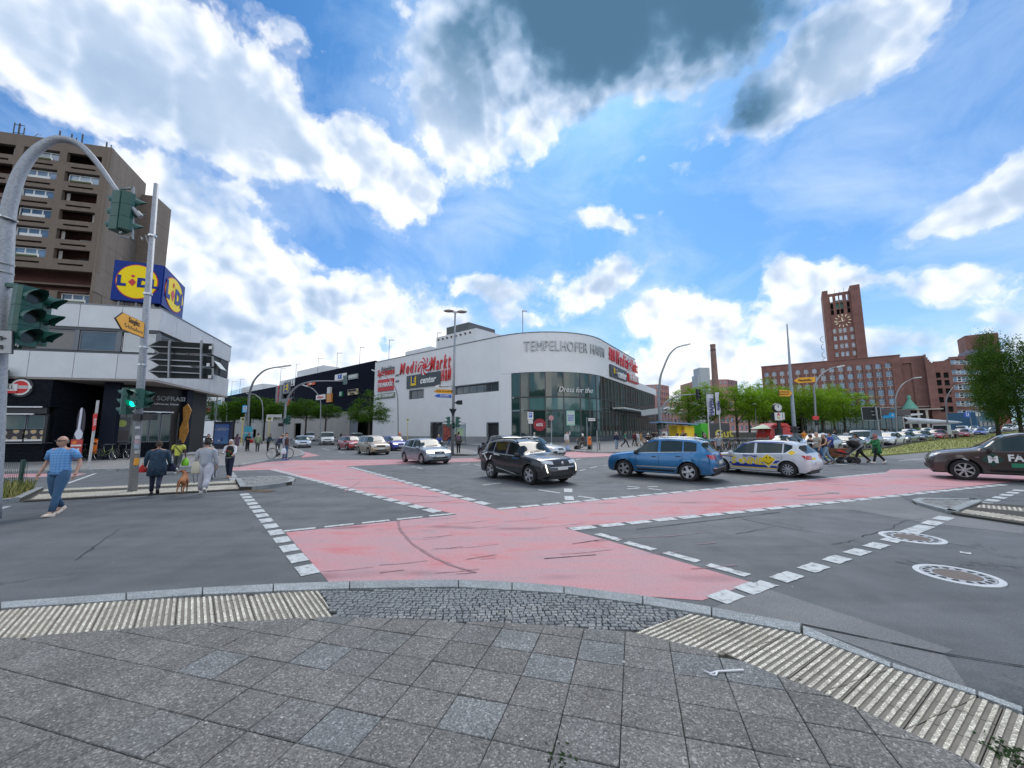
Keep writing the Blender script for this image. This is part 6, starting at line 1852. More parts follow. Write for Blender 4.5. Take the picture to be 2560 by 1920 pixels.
# tall pole with direction signs and signals
t = thing('signal_post','tall thin galvanised pole with yellow direction sign, black arrow boards and green walking man','traffic light',tuple(G(331,1228,.05)))
t.location = (0,0,0)
gp = G(331,1228,.05);Yp = gp.y
tp = P(391,460,Yp)
MB().tube([gp,gp.lerp(tp,.35),tp],[.115,.105,.07],16).build('pole',GALV_N,t,smooth='all')
def onp(px,py,dy=0):return P(px,py,Yp+dy)
ar = [P(288,795,Yp-1.5),P(307,781,Yp-1.35),P(362,807,Yp-.1),P(359,845,Yp-.1),P(304,823,Yp-1.35)]
plate(t,ar,.03,YELLOW,'direction_sign',rim=BLACKM)
xd = (ar[2]-ar[1]);xd.normalize();cc = (ar[1]+ar[2]+ar[3]+ar[4])/4;nn_ = xd.cross(V((0,0,1))).normalized()
if nn_.dot(EYE-cc)<0:nn_ = -nn_
lettering('Steglitz\nSchöneberg',.235,BLK,t,frame(cc+nn_*.012,xd,V((0,0,1))),.002,.002)
for (yt,ym_,yb) in ((851,864.6,883),(882.6,897,914),(913,927,946)):
 plate(t,[onp(369,ym_,-.2),onp(396,yt,-.2),onp(533,yt+8,-.2),onp(533,yb+2,-.2),onp(396,yb-1,-.2)],.03,DGREY,'arrow_board',rim=M('board_rim',(.30,.31,.31),.5,metal=.4))
 MB().bar(onp(372,ym_+1,-.26),onp(505,ym_+7,-.26),.035).build('board_rail',GALV,t)
for x in (424,504):MB().bar(onp(x,851,-.3),onp(x-2,944+(3 if x>450 else 0),-.3),.05).build('board_upright',GALV,t)
for (x,y) in ((526,868),(520,911),(524,941)):o = onp(x,y,-.24);MB().box(o.x-.05,o.x+.05,o.y,o.y+.01,o.z-.06,o.z+.04).build('sticker',SIGNW,t)
c = onp(343,996,-.22);signal(t,c,(.02,-1),2,1.05,lit=0)
c = onp(318,1003,-.05);signal(t,c,(-1,.05),3,.95)
c = onp(361,998,.1);signal(t,c,(1,.1),2,.9)
for (x0,x1,y0,y1) in ((330,352,1034,1051),(356,381,1036,1050)):
 a,b_ = onp(x0,y1,-.15),onp(x1,y0,-.15);MB().box(a.x,b_.x,a.y,a.y+.2,a.z,b_.z).build('acoustic_box',BLACKM,t)
a,b_ = onp(333,1163,-.14),onp(344,1146,-.14);MB().box(a.x,b_.x,a.y,a.y+.06,a.z,b_.z).build('push_button',M('amber_box',(.75,.33,.02),.4),t)
for k,(x0,x1,y0,y1,cm) in enumerate(((329,349,1089,1098,OFFW),(328,348,1099,1110,M('poster_pink',(.45,.30,.34),.7,var=.4,scale=30)),(327,347,1110,1122,M('poster_blue',(.30,.38,.45),.7,var=.5,scale=25)),(331,347,1066,1072,OFFW),(332,345,1126,1134,M('poster_old',(.42,.43,.42),.8,var=.3,scale=20)))):
 a,b_ = onp(x0,y1,-.125),onp(x1,y0,-.125);mth = (a.x+b_.x)/2;m = MB();cols = []
 for j in range(6):an = R(-50+100*j/5);cols.append((m.av((mth+.113*sin(an),Yp-.113*cos(an),a.z)),m.av((mth+.113*sin(an),Yp-.113*cos(an),b_.z))))
 for j in range(5):m.fi((cols[j][0],cols[j+1][0],cols[j+1][1],cols[j][1]))
 m.build('sticker',cm,t)
for y in (590,735,868,912):o = onp(391-(y-460)*.0776,y);MB().tube([o-V((0,0,.03)),o+V((0,0,.03))],.12,14).build('clamp_band',MATS['bright_band'],t)
MB().tube([onp(372,612),onp(364,588),onp(356,600),onp(352,592)],.02,6).build('camera_arm',GALV_D,t)
# second walking-man post on the far pavement
g_ = G(410,1137,.12)
t = thing('signal_post','short grey post with a lit green walking man in front of the restaurant','traffic light')
MB().tube([g_,P(421,1004,g_.y)],.07,12).build('pole',GALV,t,smooth='all')
signal(t,P(410,1032,g_.y-.15),(.05,-1),2,1.0,lit=0);signal(t,P(432,1047,g_.y+.1),(1,.1),2,.6)
for y in (1060,1085,1100):a = P(412,y,g_.y-.12);MB().box(a.x-.1,a.x+.12,a.y,a.y+.15,a.z-.12,a.z+.1).build('control_box',GREEN_SIG,t)
# leaning white pole with red flag sign, orange bin
g_ = G(221,1171,.12);t = thing('banner_pole','leaning white pole with a narrow red and white sign near the orange bin','sign pole')
top = P(245,1001,g_.y);MB().tube([g_,top],.055,10).build('pole',M('dirty_white_pole',(.50,.51,.50),.7,var=.25,scale=6,stain=.5),t)
q = [P(233,1035,g_.y-.08),P(243,1033,g_.y-.08),P(238,1075,g_.y-.08),P(230,1078,g_.y-.08)];plate(t,q,.02,REDS,'red_sign')
lettering('BAR',.2,SIGNW,t,frame(P(237,1055,g_.y-.12),(0,0,-1),(1,0,0)),.003)
def bin_(label,px,py_b,py_t,w_px,z=.12,grp='orange litter bins'):
 g_ = G(px,py_b+14,z);Y = g_.y;a = P(px,py_b,Y);b_ = P(px,py_t,Y);w = w_px/980*Y/2;h = b_.z-a.z
 t = thing('litter_bin',label,'litter bin',(a.x,Y,a.z),0,grp)
 MB().lathe([(w*.9,0),(w,.03*h),(w,h*.72),(w*.9,h*.88),(w*.55,h*.98),(.01,h)],18).build('bin_body',ORANGE,t,smooth=True)
 MB().box(-w*.55,w*.55,-w*1.02,-w*.8,h*.62,h*.74).build('bin_slot',BLK,t)
 MB().bar((w*1.1,w,-a.z+z),(w*1.1,w,h*.8),.07).build('bin_post',GALV_D,t)
 return t
bin_('orange litter bin beside the leaning white pole in front of the shops',243,1135,1096,25)
bin_('small orange litter bin at the foot of the lamp by the pale wall',998,1098,1081,6)
bin_('orange litter bin beside the scooter in front of the glazed corner',1474,1112,1091,9)
# ---- whip lamps
def whip(label,pts_px,Y,base,r0,r1,head,grp='curved whip street lamps',name='street_lamp',ext=None):
 g_ = G(base[0],base[1],.12) if Y is None else V((P(base[0],base[1],Y).x,Y,.1+hgt(P(base[0],base[1],Y).x,Y)))
 Y = g_.y;t = thing(name,label,'street lamp',tuple(g_),0,grp)
 p = [V((0,0,0))]+[P(x,y,Y)-g_ for x,y in pts_px]
 rr_ = [r0+(r1-r0)*k/(len(p)-1) for k in range(len(p))]
 a,b_ = resample(p,rr_,4);MB().tube(a,b_,10).build('pole',GALV_D,t,smooth='all')
 if head:
  h0,h1 = P(*head[0],Y)-g_,P(*head[1],Y)-g_;w = (h1-h0).length
  MB().bar(h0,h1,.28,.13).build('lamp_head',M('lamp_head_pale',(.55,.57,.58),.4),t);MB().bar(h0+V((0,0,-.075)),h1+V((0,0,-.075)),.2,.02).build('lamp_glass',M('lamp_lens',(.7,.72,.72),.3),t)
 return t
whip('tall whip lamp with a long straight head left of the shopping centre',[(622,1000),(629,966),(640,945),(660,927),(680,920),(694,918)],44,(619,1105),.14,.06,((694,918),(727,913)))
whip('whip lamp arching left towards the tall lamp, beside the cyan sign',[(657,1040),(656,1011),(651,998),(638,987),(627,984)],60,(656,1090),.09,.045,((617,983),(628,985)))
whip('whip lamp seen under the edge of the corner building',[(541,1010),(543,991),(530,980),(505,990)],52,(536,1090),.1,.05,None)
whip('thin whip lamp farthest down the street on the left',[(567,1030),(567,1016),(563,1008),(556,1003)],85,(567,1080),.09,.05,None)
whip('whip lamp in front of the black wall, right of the signal mast',[(801.6,1040),(801.6,1023.6),(800,996),(785,975),(768,965)],56,(802,1095),.09,.045,((756,962),(769,966)))
whip('whip lamp against the pale wall beside the red sign',[(995,1030),(993.6,991),(985.5,964),(965,941),(942,929)],50,(996,1098),.09,.045,((930,924.5),(943,930)))
whip('tall whip lamp right of the shopping centre, head to the right',[(1648,1020),(1648,990),(1650.5,946.5),(1660,916.6),(1673.6,886.8),(1690,870),(1706,864)],40,(1653,1098),.15,.06,((1705,864),(1725,860)))
whip('whip lamp between the yellow signs and the brick landmark',[(2037,1000),(2035,981),(2038,961.6),(2051,939),(2070,925),(2090,918)],42,(2040,1100),.11,.05,((2090,918),(2109,914)))
whip('whip lamp in front of the portal of the brick landmark',[(2239,1015),(2238.5,998),(2245.7,976.6),(2260,958.5),(2284,945)],54,(2241,1085),.11,.05,((2284,945),(2302,943)))
whip('whip lamp before the right wing of the brick landmark',[(2366,1020),(2365,1005.5),(2372,984),(2386.8,965.7),(2407,960)],66,(2368,1075),.11,.05,((2407,960),(2420,958)))
whip('small straight lamp with a square head standing among the square trees',[(1888,1020),(1887,1012)],46,(1890,1085),.05,.04,((1880,1010.5),(1889,1009.5)),grp=None)
for k,(x,yt,yb,ff_) in enumerate(((579,954,975,fb),(600,948,970,fb),(701,921,950,fb),(739,910,943,fb),(794,896,932,fb),(842,882.5,921,fb),(899,868.4,909,fb),(972,850,900,fl_),(1094,832,845,fl_),(1307,777,831,None))):
 if ff_ is None:Yk = 62
 else:q = ff_.uv(x,yb,5);w_ = ff_.A+ff_.e*q[0]+ff_.n*5;Yk = w_.y
 a,b_ = P(x,yb,Yk),P(x,yt,Yk);a.z = min(a.z,17) if ff_ is not None else 16.8
 t = thing('deck_lamp','slim parking-deck lamp on the roof, number %s from the left of the row'%'first second third fourth fifth sixth seventh eighth ninth tenth'.split()[k],'street lamp',tuple(a),0,'lamps on the parking deck')
 MB().tube([(0,0,0),(0,0,b_.z-a.z)],.07,6).build('pole',GALV,t);MB().bar((-.1,0,b_.z-a.z),(.012*Yk,0,b_.z-a.z-.05),.3,.12).build('lamp_head',MATS['lamp_head_pale'],t)
 # ---- curved signal mast on the left corner
g_ = G(712,1128,.12);Yc = g_.y
t = thing('traffic_light_mast','curved signal mast reaching right in front of the black wall','traffic light',(0,0,0))
pts_ = [g_,P(711,1089,Yc),P(713,1029,Yc),P(717,1002,Yc),P(730.5,977.5,Yc),P(749.5,962.5,Yc),P(776.6,954.4,Yc),P(812,952.5,Yc),P(867.5,952.5,Yc)]
a_,b_ = resample(pts_,[.13,.12,.11,.1,.09,.08,.07,.06,.05],4);MB().tube(a_,b_,12).build('mast',GALV,t,smooth='all')
signal(t,P(862,950,Yc-.15),(.3,.95),3,.95,mat=M('signal_back',(.10,.16,.15),.5));signal(t,P(720,1050,Yc-.1),(1,-.1),3,.95);signal(t,P(712,1052,Yc-.2),(-.2,-1),2,.8)
a = P(702,1062,Yc-.1);MB().box(a.x-.25,a.x+.25,a.y,a.y+.2,a.z-.15,a.z+.15).build('control_box',BLACKM,t)
def street_sign(label,px0,px1,py,base,txt,w_h=.26,z=.12,px_pole=None,rot=0):
 g_ = G(*base,z);Y = g_.y;t = thing('street_name_sign',label,'street sign',(0,0,0))
 a,b_ = P(px0,py,Y),P(px1,py,Y);top = P(base[0],py-6,Y)
 MB().tube([g_,(g_.x,g_.y,top.z)],.035,8).build('pole',GALV,t);MB().box(a.x,b_.x,Y-.08,Y-.05,a.z-w_h/2,a.z+w_h/2).build('name_plate',SIGNW,t)
 lettering(txt,w_h*.72,BLK,t,frame(((a.x+b_.x)/2,Y-.085,a.z),(1,0,0)),.001,.001);return t
street_sign('white street name plate left of the curved signal mast',668,705,1040,(699,1117),'Tempelhofer Damm',.32)
street_sign('white street name plate in front of the glazed corner',1470,1488,1049,(1469,1127),'Ordensmeisterstr.',.24)
def stop_sign(label,px,base_y,ytop,wpx,hpx,sub=None):
 g_ = G(px,base_y,.12);Y = g_.y;t = thing('bus_stop_sign',label,'bus stop sign',tuple(g_),0,'yellow bus stop posts')
 top = P(px,ytop,Y);w = wpx/980*Y/2;h = hpx/980*Y
 PY = M('post_yellow',(.62,.50,.10),.5);MB().bar((0,0,0),(0,0,top.z-g_.z-h),.09).build('post',PY,t);MB().box(-w*1.3,w*1.3,-.1,.3,0,.05).build('foot',PY,t)
 MB().box(-w,w,-.04,.04,top.z-g_.z-h,top.z-g_.z).build('panel',M('cream_panel',(.62,.62,.50),.5),t)
 o = MB().lathe([(w*.62,-.055),(w*.62,-.045)],20,(0,0,top.z-g_.z-h*.5),'y').build('stop_disc',M('olive_disc',(.22,.18,.02),.5),t)
 lettering('H',w*.95,M('disc_green',(.02,.12,.05),.5),t,frame((0,-.06,top.z-g_.z-h*.5),(1,0,0)),.002,.01)
 return t
stop_sign('yellow bus stop post beside the lit advertising panel',603,1109,1043,12,10)
stop_sign('yellow bus stop post next to the street name plate',670,1108,1037,16,16)
stop_sign('small yellow bus stop post against the pale wall',1018,1103,1046,7,7)
# lit advertising panel
g_ = G(556,1122,.12);Y = g_.y;t = thing('advertising_column','free-standing advertising panel with a blue poster on the left pavement','advertising panel')
a,b_ = P(530,1117,Y),P(578,1056,Y)
MB().box(a.x,b_.x,Y,Y+.35,.5,b_.z).build('case',M('case_navy',(.015,.02,.06),.4),t);MB().box(a.x-.05,b_.x+.12,Y-.05,Y+.4,b_.z,b_.z+.08).build('cap',BLACKM,t);MB().box(a.x+.2,b_.x-.2,Y+.05,Y+.3,.12,.5).build('foot',MATS['case_navy'],t)
def m_poster(name,c1,c2,c3):
 m,q,pb = base_nodes(name);co = q.n('ShaderNodeTexCoord').outputs['Object'];z = q.n('ShaderNodeSeparateXYZ');q.put(z.inputs[0],co)
 v = q.m('ADD',q.m('MULTIPLY',z.outputs[2],.45),q.m('MULTIPLY',q.noise(co,2,4),.5));q.put(pb.inputs['Base Color'],q.ramp(v,[(.3,c1),(.7,c2),(1,c3)]));pb.inputs['Roughness'].default_value = .25;return m
MB().box(a.x+.17,b_.x-.17,Y-.02,Y,.68,b_.z-.2).build('poster',m_poster('poster_blue_print',(.10,.28,.52),(.03,.16,.42),(.02,.11,.38)),t)
cx_ = (a.x+b_.x)/2
lettering('UNSERE BESTEN\nANGEBOTE ZUM SOMMER\nIN DEINEM KIEZ',.13,SIGNW,t,frame((cx_,Y-.03,b_.z-.75),(1,0,0)),.001,.001)
MB().box(cx_-.02,cx_+.18,Y-.03,Y-.021,.95,1.35).build('printed_bottle',M('print_navy',(.02,.05,.2),.3),t);MB().box(cx_-.35,cx_-.15,Y-.03,Y-.021,.9,1.1).build('printed_cup',OFFW,t)
# cyan supermarket signs
g_ = G(612,1106,.12);Y = 50
t = thing('supermarket_sign','square cyan supermarket sign high on a post left of the tall lamp','sign');a,b_ = P(605,1031,Y),P(620,1013,Y)
MB().box(a.x,b_.x,Y,Y+.3,a.z,b_.z).build('sign_box',CYAN,t);MB().bar(((a.x+b_.x)/2,Y+.2,.1),((a.x+b_.x)/2,Y+.2,a.z),.12).build('post',GALV_D,t)
cx_ = (a.x+b_.x)/2;cz = (a.z+b_.z)/2
m = MB();m.face([(cx_-.28,Y-.01,cz-.08),(cx_+.28,Y-.01,cz-.08),(cx_+.16,Y-.01,cz+.34),(cx_-.16,Y-.01,cz+.34)]);m.build('emblem_field',SIGNW,t)
lettering('A',.42,BLUE,t,frame((cx_,Y-.02,cz+.12),(1,0,0)),.002,.01);lettering('aldi',.28,SIGNW,t,frame((cx_,Y-.02,cz-.28),(1,0,0)),.002,.008)
t = thing('cyan_board','light cyan board standing behind the people at the bus stop','sign');Y = 42;a,b_ = P(609,1098,Y),P(630,1066,Y)
MB().box(a.x,b_.x,Y,Y+.12,a.z,b_.z).build('board',M('board_cyan',(.08,.45,.60),.5),t);MB().box(a.x+.2,b_.x-.2,Y+.02,Y+.1,.1,a.z).build('legs',GALV_D,t);lettering('PARKHAUS',.22,SIGNW,t,frame(((a.x+b_.x)/2,Y-.01,b_.z-.7),(1,0,0)),.002,.006)
MB().box(a.x+.35,b_.x-.35,Y-.012,Y-.002,a.z+.1,a.z+.45).build('board_field',BLUE,t)
# ---- pole with double lamp and blue / yellow signs on the far island
g_ = G(1131,1136,.13);Y = g_.y
t = thing('sign_mast','tall double-headed lamp pole with white, yellow and blue direction signs on the far island','street lamp')
top = P(1138,778,Y);MB().tube([g_,g_.lerp(top,.6),top],[.12,.09,.06],12).build('pole',GALV,t,smooth='all')
for x0,x1,y1 in ((1138,1117,777),(1138,1160,779)):
 MB().bar(P(x0,783,Y),P((x0+x1)/2,779,Y),.06).build('lamp_arm',GALV,t)
 c = P((x0*.25+x1*.75),y1+.5,Y);s_ = 1 if x1>x0 else -1
 m = MB();m.xf = MT_(c)@Matrix.Diagonal((1.5,1,.55,1));m.lathe([(.01,-.16),(.22,-.12),(.3,0),(.2,.14),(.01,.18)],14);m.build('lamp_head',M('lamp_brownish',(.34,.30,.27),.5),t,smooth='all')
for (yc,h,mt_,tx,tm) in ((967,9.5,SIGNW,'Mariendorf',BLK),(978.5,10.5,YELLOW,'B 96 Kreuzberg',BLK),(990,9,BLUE,'Dresden',SIGNW)):
 q = [P(1083.5,yc,Y-.2),P(1094,yc-h/2-.5,Y-.2),P(1130,yc-h/2+1,Y-.15),P(1130,yc+h/2+.5,Y-.15),P(1094,yc+h/2-1,Y-.2)]
 plate(t,q,.03,mt_,'direction_sign',rim=BLACKM if mt_ is not BLUE else SIGNW)
 lettering(tx,.2,tm,t,frame((P(1112,yc,Y-.2).x,Y-.24,P(1112,yc,Y).z),(1,.02,0)),.001,.002)
q = [P(1136,1007,Y-.2),P(1144,1001,Y-.2),P(1156,1000.5,Y-.2),P(1156,1011.5,Y-.2),P(1144,1012,Y-.2)];plate(t,q,.03,DGREY,'arrow_board',rim=GALV)
q = [P(1122.5,1022,Y-.2),P(1142,1022,Y-.2),P(1132.5,1041,Y-.2)];plate(t,q,.03,DGREY,'yield_sign_back')
signal(t,P(1122,1055,Y-.1),(-1,-.3),3,.9);signal(t,P(1143,1055,Y-.1),(1,-.3),3,.9);signal(t,P(1134,1064,Y-.2),(.1,-1),2,.8)
# ---- bus shelter before the pale wall
t = thing('bus_shelter','glass bus shelter with curved roof and a red poster against the pale wall','bus shelter');Y = 55.5
xa,xb = P(1092,1080,Y).x,P(1164,1080,Y).x;zt_ = P(1130,1058,Y).z;GT = M('shelter_glass',(.55,.66,.66),.05,var=0,trans=.85)
m = MB();N = 8
for k in range(N):a0,a1 = k/N,(k+1)/N;m.bar((xa+(xb-xa)*a0,Y,zt_+.25*sin(pi*a0)),(xa+(xb-xa)*a1,Y,zt_+.25*sin(pi*a1)),1.5,.05)
m.build('roof',M('shelter_roof',(.20,.22,.22),.4),t)
for x in (xa+.1,xa+(xb-xa)*.42,xa+(xb-xa)*.66,xb-.1):
 MB().bar((x,Y+.6,.12),(x,Y+.6,zt_),.07).build('post',DFR,t)
bx('glass_panel',GT,t,xa+(xb-xa)*.43,xb-.15,Y+.6,Y+.62,.5,zt_-.15);bx('glass_panel',GT,t,xa+.15,xa+(xb-xa)*.41,Y+.6,Y+.62,.5,zt_-.15)
bx('poster_case',DFR,t,xa+.9,xa+2.1,Y-.55,Y-.4,.5,zt_-.1);bx('poster',M('red_poster_print',(.22,.05,.04),.3,var=.9,scale=3),t,xa+1.0,xa+2.0,Y-.57,Y-.55,.65,zt_-.25)
bx('timetable',M('timetable_green',(.35,.5,.3),.5,var=.2),t,xa+(xb-xa)*.68,xa+(xb-xa)*.9,Y+.56,Y+.59,1.3,2.3);bx('bench',MGREY,t,xa+2.2,xb-.6,Y+.1,Y+.5,.55,.62)
# ---- signs in front of the glazed corner
g_ = G(1328,1119,.12);Y = g_.y;t = thing('parking_sign','blue parking sign with white sub-plate in front of the glazed corner','road sign',(0,0,0));a,b_ = P(1319,1049,Y),P(1333,1030,Y)
MB().tube([g_,P(1326,1030,Y)],.035,8).build('pole',GALV,t);MB().box(a.x,b_.x,Y-.08,Y-.05,a.z,b_.z).build('sign_plate',SIGNW,t)
MB().box(a.x+.12,b_.x-.12,Y-.085,Y-.081,a.z+.22,b_.z-.08).build('blue_field',BLUE,t);lettering('P',.42,SIGNW,t,frame(((a.x+b_.x)/2,Y-.09,(a.z+b_.z)/2+.07),(1,0,0)),.001,.01)
a,b_ = P(1321,1059,Y),P(1332,1050,Y);MB().box(a.x,b_.x,Y-.08,Y-.05,a.z,b_.z).build('sub_plate',SIGNW,t);lettering('Zone',.13,BLK,t,frame(((a.x+b_.x)/2,Y-.085,(a.z+b_.z)/2),(1,0,0)),.001)
g_ = G(1379,1118,.12);Y = g_.y;t = thing('signal_post','short signal post with a round sign above, in front of the glazed corner','traffic light',(0,0,0))
MB().tube([g_,P(1378,1038,Y)],.06,10).build('pole',GALV,t);signal(t,P(1373,1060,Y-.05),(-1,-.2),3,.95,mat=BLACKM)
MB().lathe([(.28,-.02),(.28,.02)],20,tuple(P(1378,1045,Y-.12)),'y').build('round_sign',M('faded_red_sign',(.45,.22,.24),.5),t)
t = thing('bike_stand_sign','bare steel pole with a parked bicycle leaning at its foot, right of the orange bin','pole');g_ = G(1494,1127,.12);MB().tube([g_,P(1492,1076,g_.y)],.045,8).build('pole',GALV,t)
# mall-front curved signal mast
g_ = G(1653,1118,.12);g_.y = 39;g_.x = P(1653,1098,39).x;Y = 39
t = thing('traffic_light_mast','dark curved signal mast pointing right in front of the square trees','traffic light',(0,0,0))
pts_ = [V((g_.x,Y,.12)),P(1652,1060,Y),P(1653,1030,Y),P(1663,1009,Y),P(1676,998,Y),P(1695,990,Y),P(1733,986,Y),P(1742,986,Y)]
a_,b_ = resample(pts_,[.13,.11,.1,.085,.075,.065,.05,.05],4);MB().tube(a_,b_,10).build('mast',GALV_D,t,smooth='all');signal(t,P(1744.5,985.5,Y-.2),(.1,-1),3,1.15,mat=BLACKM);signal(t,P(1648,1062,Y-.15),(-1,-.3),3,.9);signal(t,P(1659,1062,Y-.15),(1,-.4),3,.9)
# tall tapered pole with yellow signs
Y = 33;t = thing('sign_mast','tall tapered pole with two yellow direction signs before the brick landmark','sign pole');b0 = P(1990,1100,Y);b0.z = .1
MB().tube([b0,P(1985,1060,Y),P(1967,810,Y)],[.17,.15,.055],14).build('pole',M('pole_bluegrey',(.25,.29,.32),.5,metal=.3,var=.12),t,smooth='all')
plate(t,[P(1983,952,Y-.25),P(1995,944,Y-.25),P(2039.5,942,Y-.25),P(2039.5,955,Y-.25),P(1995,958.5,Y-.25)],.03,YELLOW,'direction_sign',rim=BLACKM)
lettering('Neukölln',.3,BLK,t,frame(P(2013,950.5,Y-.29),(1,0,.04)),.001,.004)
plate(t,[P(1947,974,Y-.25),P(1975,976,Y-.25),P(1981,983,Y-.25),P(1975,991.5,Y-.25),P(1947,990.5,Y-.25)],.03,YELLOW,'direction_sign',rim=BLACKM)
lettering('Lichtenrade\nMariendorf',.2,BLK,t,frame(P(1960,982.5,Y-.29),(1,0,0)),.001,.002)
signal(t,P(1982,1074,Y-.2),(-1,-.3),2,.9,mat=BLACKM);signal(t,P(1990,1074,Y-.2),(1,-.3),2,.9,mat=BLACKM)
# post clock with pharmacy sign
Y = 34;t = thing('post_clock','white-faced post clock above a square pharmacy sign','clock');g_ = P(1948,1100,Y);g_.z = .1
MB().bar(g_,P(1947,1054,Y),.22).build('post',BLACKM,t)
c = P(1943.5,1019,Y);MB().lathe([(.36,-.1),(.38,-.06),(.38,.16),(.3,.2)],28,tuple(c),'y').build('clock_case',BLACKM,t,smooth=True);MB().lathe([(.32,-.11),(.32,-.102)],28,tuple(c),'y').build('clock_face',SIGNW,t)
MB().bar(c+V((0,-.12,0)),c+V((0,-.12,.27)),.03).build('minute_hand',BLK,t);MB().bar(c+V((0,-.12,0)),c+V((-.02,-.12,.17)),.04).build('hour_hand',BLK,t)
for k in range(12):a = k*pi/6;MB().bar(c+V((sin(a)*.26,-.115,cos(a)*.26)),c+V((sin(a)*.3,-.115,cos(a)*.3)),.02).build('hour_mark',BLK,t)
a,b_ = P(1933.5,1052,Y),P(1953,1030.5,Y);MB().box(a.x,b_.x,Y-.15,Y+.25,a.z,b_.z).build('sign_case',BLACKM,t);MB().box(a.x+.04,b_.x-.04,Y-.17,Y-.15,a.z+.04,b_.z-.04).build('sign_face',SIGNW,t);MB().box(b_.x+.04,b_.x+.2,Y-.1,Y+.3,a.z+.1,b_.z-.02).build('side_face',SIGNW,t)
lettering('A',.34,REDS,t,frame(((a.x+b_.x)/2,Y-.175,b_.z-.2),(1,0,0)),.002,.02);lettering('91',.3,M('print_olive',(.5,.4,.05),.5),t,frame(((a.x+b_.x)/2,Y-.175,a.z+.23),(1,0,0)),.002,.01)
# direction board on two posts, blue metro sign, small signs
Y = 42;t = thing('direction_board','large dark overhead direction board seen from behind, left of the blue metro sign','road sign');a,b_ = P(2156,1051,Y),P(2200,1017,Y)
MB().box(a.x,b_.x,Y,Y+.06,a.z,b_.z).build('board',DGREY,t)
for z0,z1,x0,x1 in ((a.z,a.z+.04,a.x,b_.x),(b_.z-.04,b_.z,a.x,b_.x),(a.z,b_.z,a.x,a.x+.04),(a.z,b_.z,b_.x-.04,b_.x)):MB().box(x0-.01,x1+.01,Y-.03,Y-.002,z0,z1).build('board_rim',GALV,t)
MB().box(a.x+1.1,b_.x-.4,Y-.01,Y-.001,a.z+.55,a.z+.6).box(a.x+1.0,b_.x-.3,Y-.01,Y-.001,b_.z-.5,b_.z-.47).build('board_line',OFFW,t)
MB().bar((b_.x-.5,Y-.1,.1),(b_.x-.6,Y-.1,b_.z),.14).build('post',GALV_D,t)
Y = 60;t = thing('metro_sign','bright blue square sign in front of the flat-roofed pavilion','sign');a,b_ = P(2226,1045,Y),P(2238,1032,Y);MB().box(a.x,b_.x,Y,Y+.2,a.z,b_.z).build('sign_box',CYAN,t);MB().bar(((a.x+b_.x)/2-.5,Y+.1,.1),((a.x+b_.x)/2-.5,Y+.1,a.z),.12).build('post',GALV_D,t);MB().box(a.x-1,a.x,Y,Y+.1,a.z,a.z+.4).build('arm_sign',CYAN,t)
lettering('K',.5,SIGNW,t,frame(((a.x+b_.x)/2,Y-.01,(a.z+b_.z)/2),(1,0,0)),.002,.01)
for (x0,x1,y0,y1,tx,lab) in ((2413,2425,1031,1043,'U','blue and white metro U sign near the right-hand trees'),):
 Y = 88;t = thing('metro_sign',lab,'sign');a,b_ = P(x0,y1,Y),P(x1,y0,Y);MB().box(a.x,b_.x,Y,Y+.2,a.z,b_.z).build('sign_box',BLUE,t);lettering(tx,.9,SIGNW,t,frame(((a.x+b_.x)/2,Y-.01,(a.z+b_.z)/2),(1,0,0)),.002,.02);MB().bar((b_.x,Y+.1,.5),(b_.x,Y+.1,a.z),.1).build('post',GALV_D,t)
Y = 75;t = thing('info_board','white board on a post under the right-hand whip lamp','sign');a,b_ = P(2441,1040,Y),P(2450,1030,Y);MB().box(a.x,b_.x,Y,Y+.1,a.z,b_.z).build('board',SIGNW,t);MB().bar(((a.x+b_.x)/2,Y,.4),((a.x+b_.x)/2,Y,P(2447,1000,Y).z),.12).build('post',GALV_D,t)
Y = 31;t = thing('no_entry_sign','small red sign low on the curved lamp pole beside the post clock','road sign');a,b_ = P(2032,1049,Y),P(2047,1040,Y);MB().box(a.x,b_.x,Y,Y+.04,a.z,b_.z).build('sign_plate',REDS,t);MB().bar(((a.x+b_.x)/2,Y+.05,.1),((a.x+b_.x)/2,Y+.05,b_.z),.08).build('post',GALV_D,t);signal(t,P(2041,1057,Y-.1),(0,-1),2,.7,mat=BLACKM)
# ---- market stalls and containers on the square
def gq(px,Y):return P(px,1000,Y).x
Y = 38;t = thing('yellow_stall','bright yellow stall with a slanted blue-grey roof on the square','stall');a,b_ = gq(1695,Y),gq(1731,Y);zt_ = P(1712,1060,Y).z
bx('left_panel',YEL,t,a,a+(b_-a)*.32,Y+.5,Y+2.6,.12,zt_-.1);bx('front_panel',YEL,t,a+(b_-a)*.34,b_,Y,Y+2.5,.12,zt_-.2);MB().bar((a-2.0,Y+1,zt_+.2),(b_+.2,Y+1,zt_-.05),3,.1).build('roof',M('stall_roof_blue',(.18,.30,.48),.5),t)
Y = 40;t = thing('container_kiosk','dark grey container kiosk with a green painted end and yellow graffiti','kiosk');a,b_ = gq(1748,Y),gq(1819,Y);zt_ = P(1780,1058,Y).z;GRN = M('painted_green',(.05,.42,.02),.5)
bx('container_body',M('container_grey',(.06,.065,.07),.6,var=.2),t,a+(b_-a)*.28,b_,Y,Y+2.4,.12,zt_);bx('green_end',GRN,t,a,a+(b_-a)*.28-.01,Y,Y+2.3,.12,zt_)
m = MB();w = (b_-a)*.28;h = zt_-.12
m.face([(a+.05,Y-.01,.12+h*.72),(a+w*.75,Y-.01,.12+h*.4),(a+w*.6,Y-.01,.12+h*.25),(a+.05,Y-.01,.12+h*.35)]);m.build('black_swoosh',BLK,t)
m = MB();
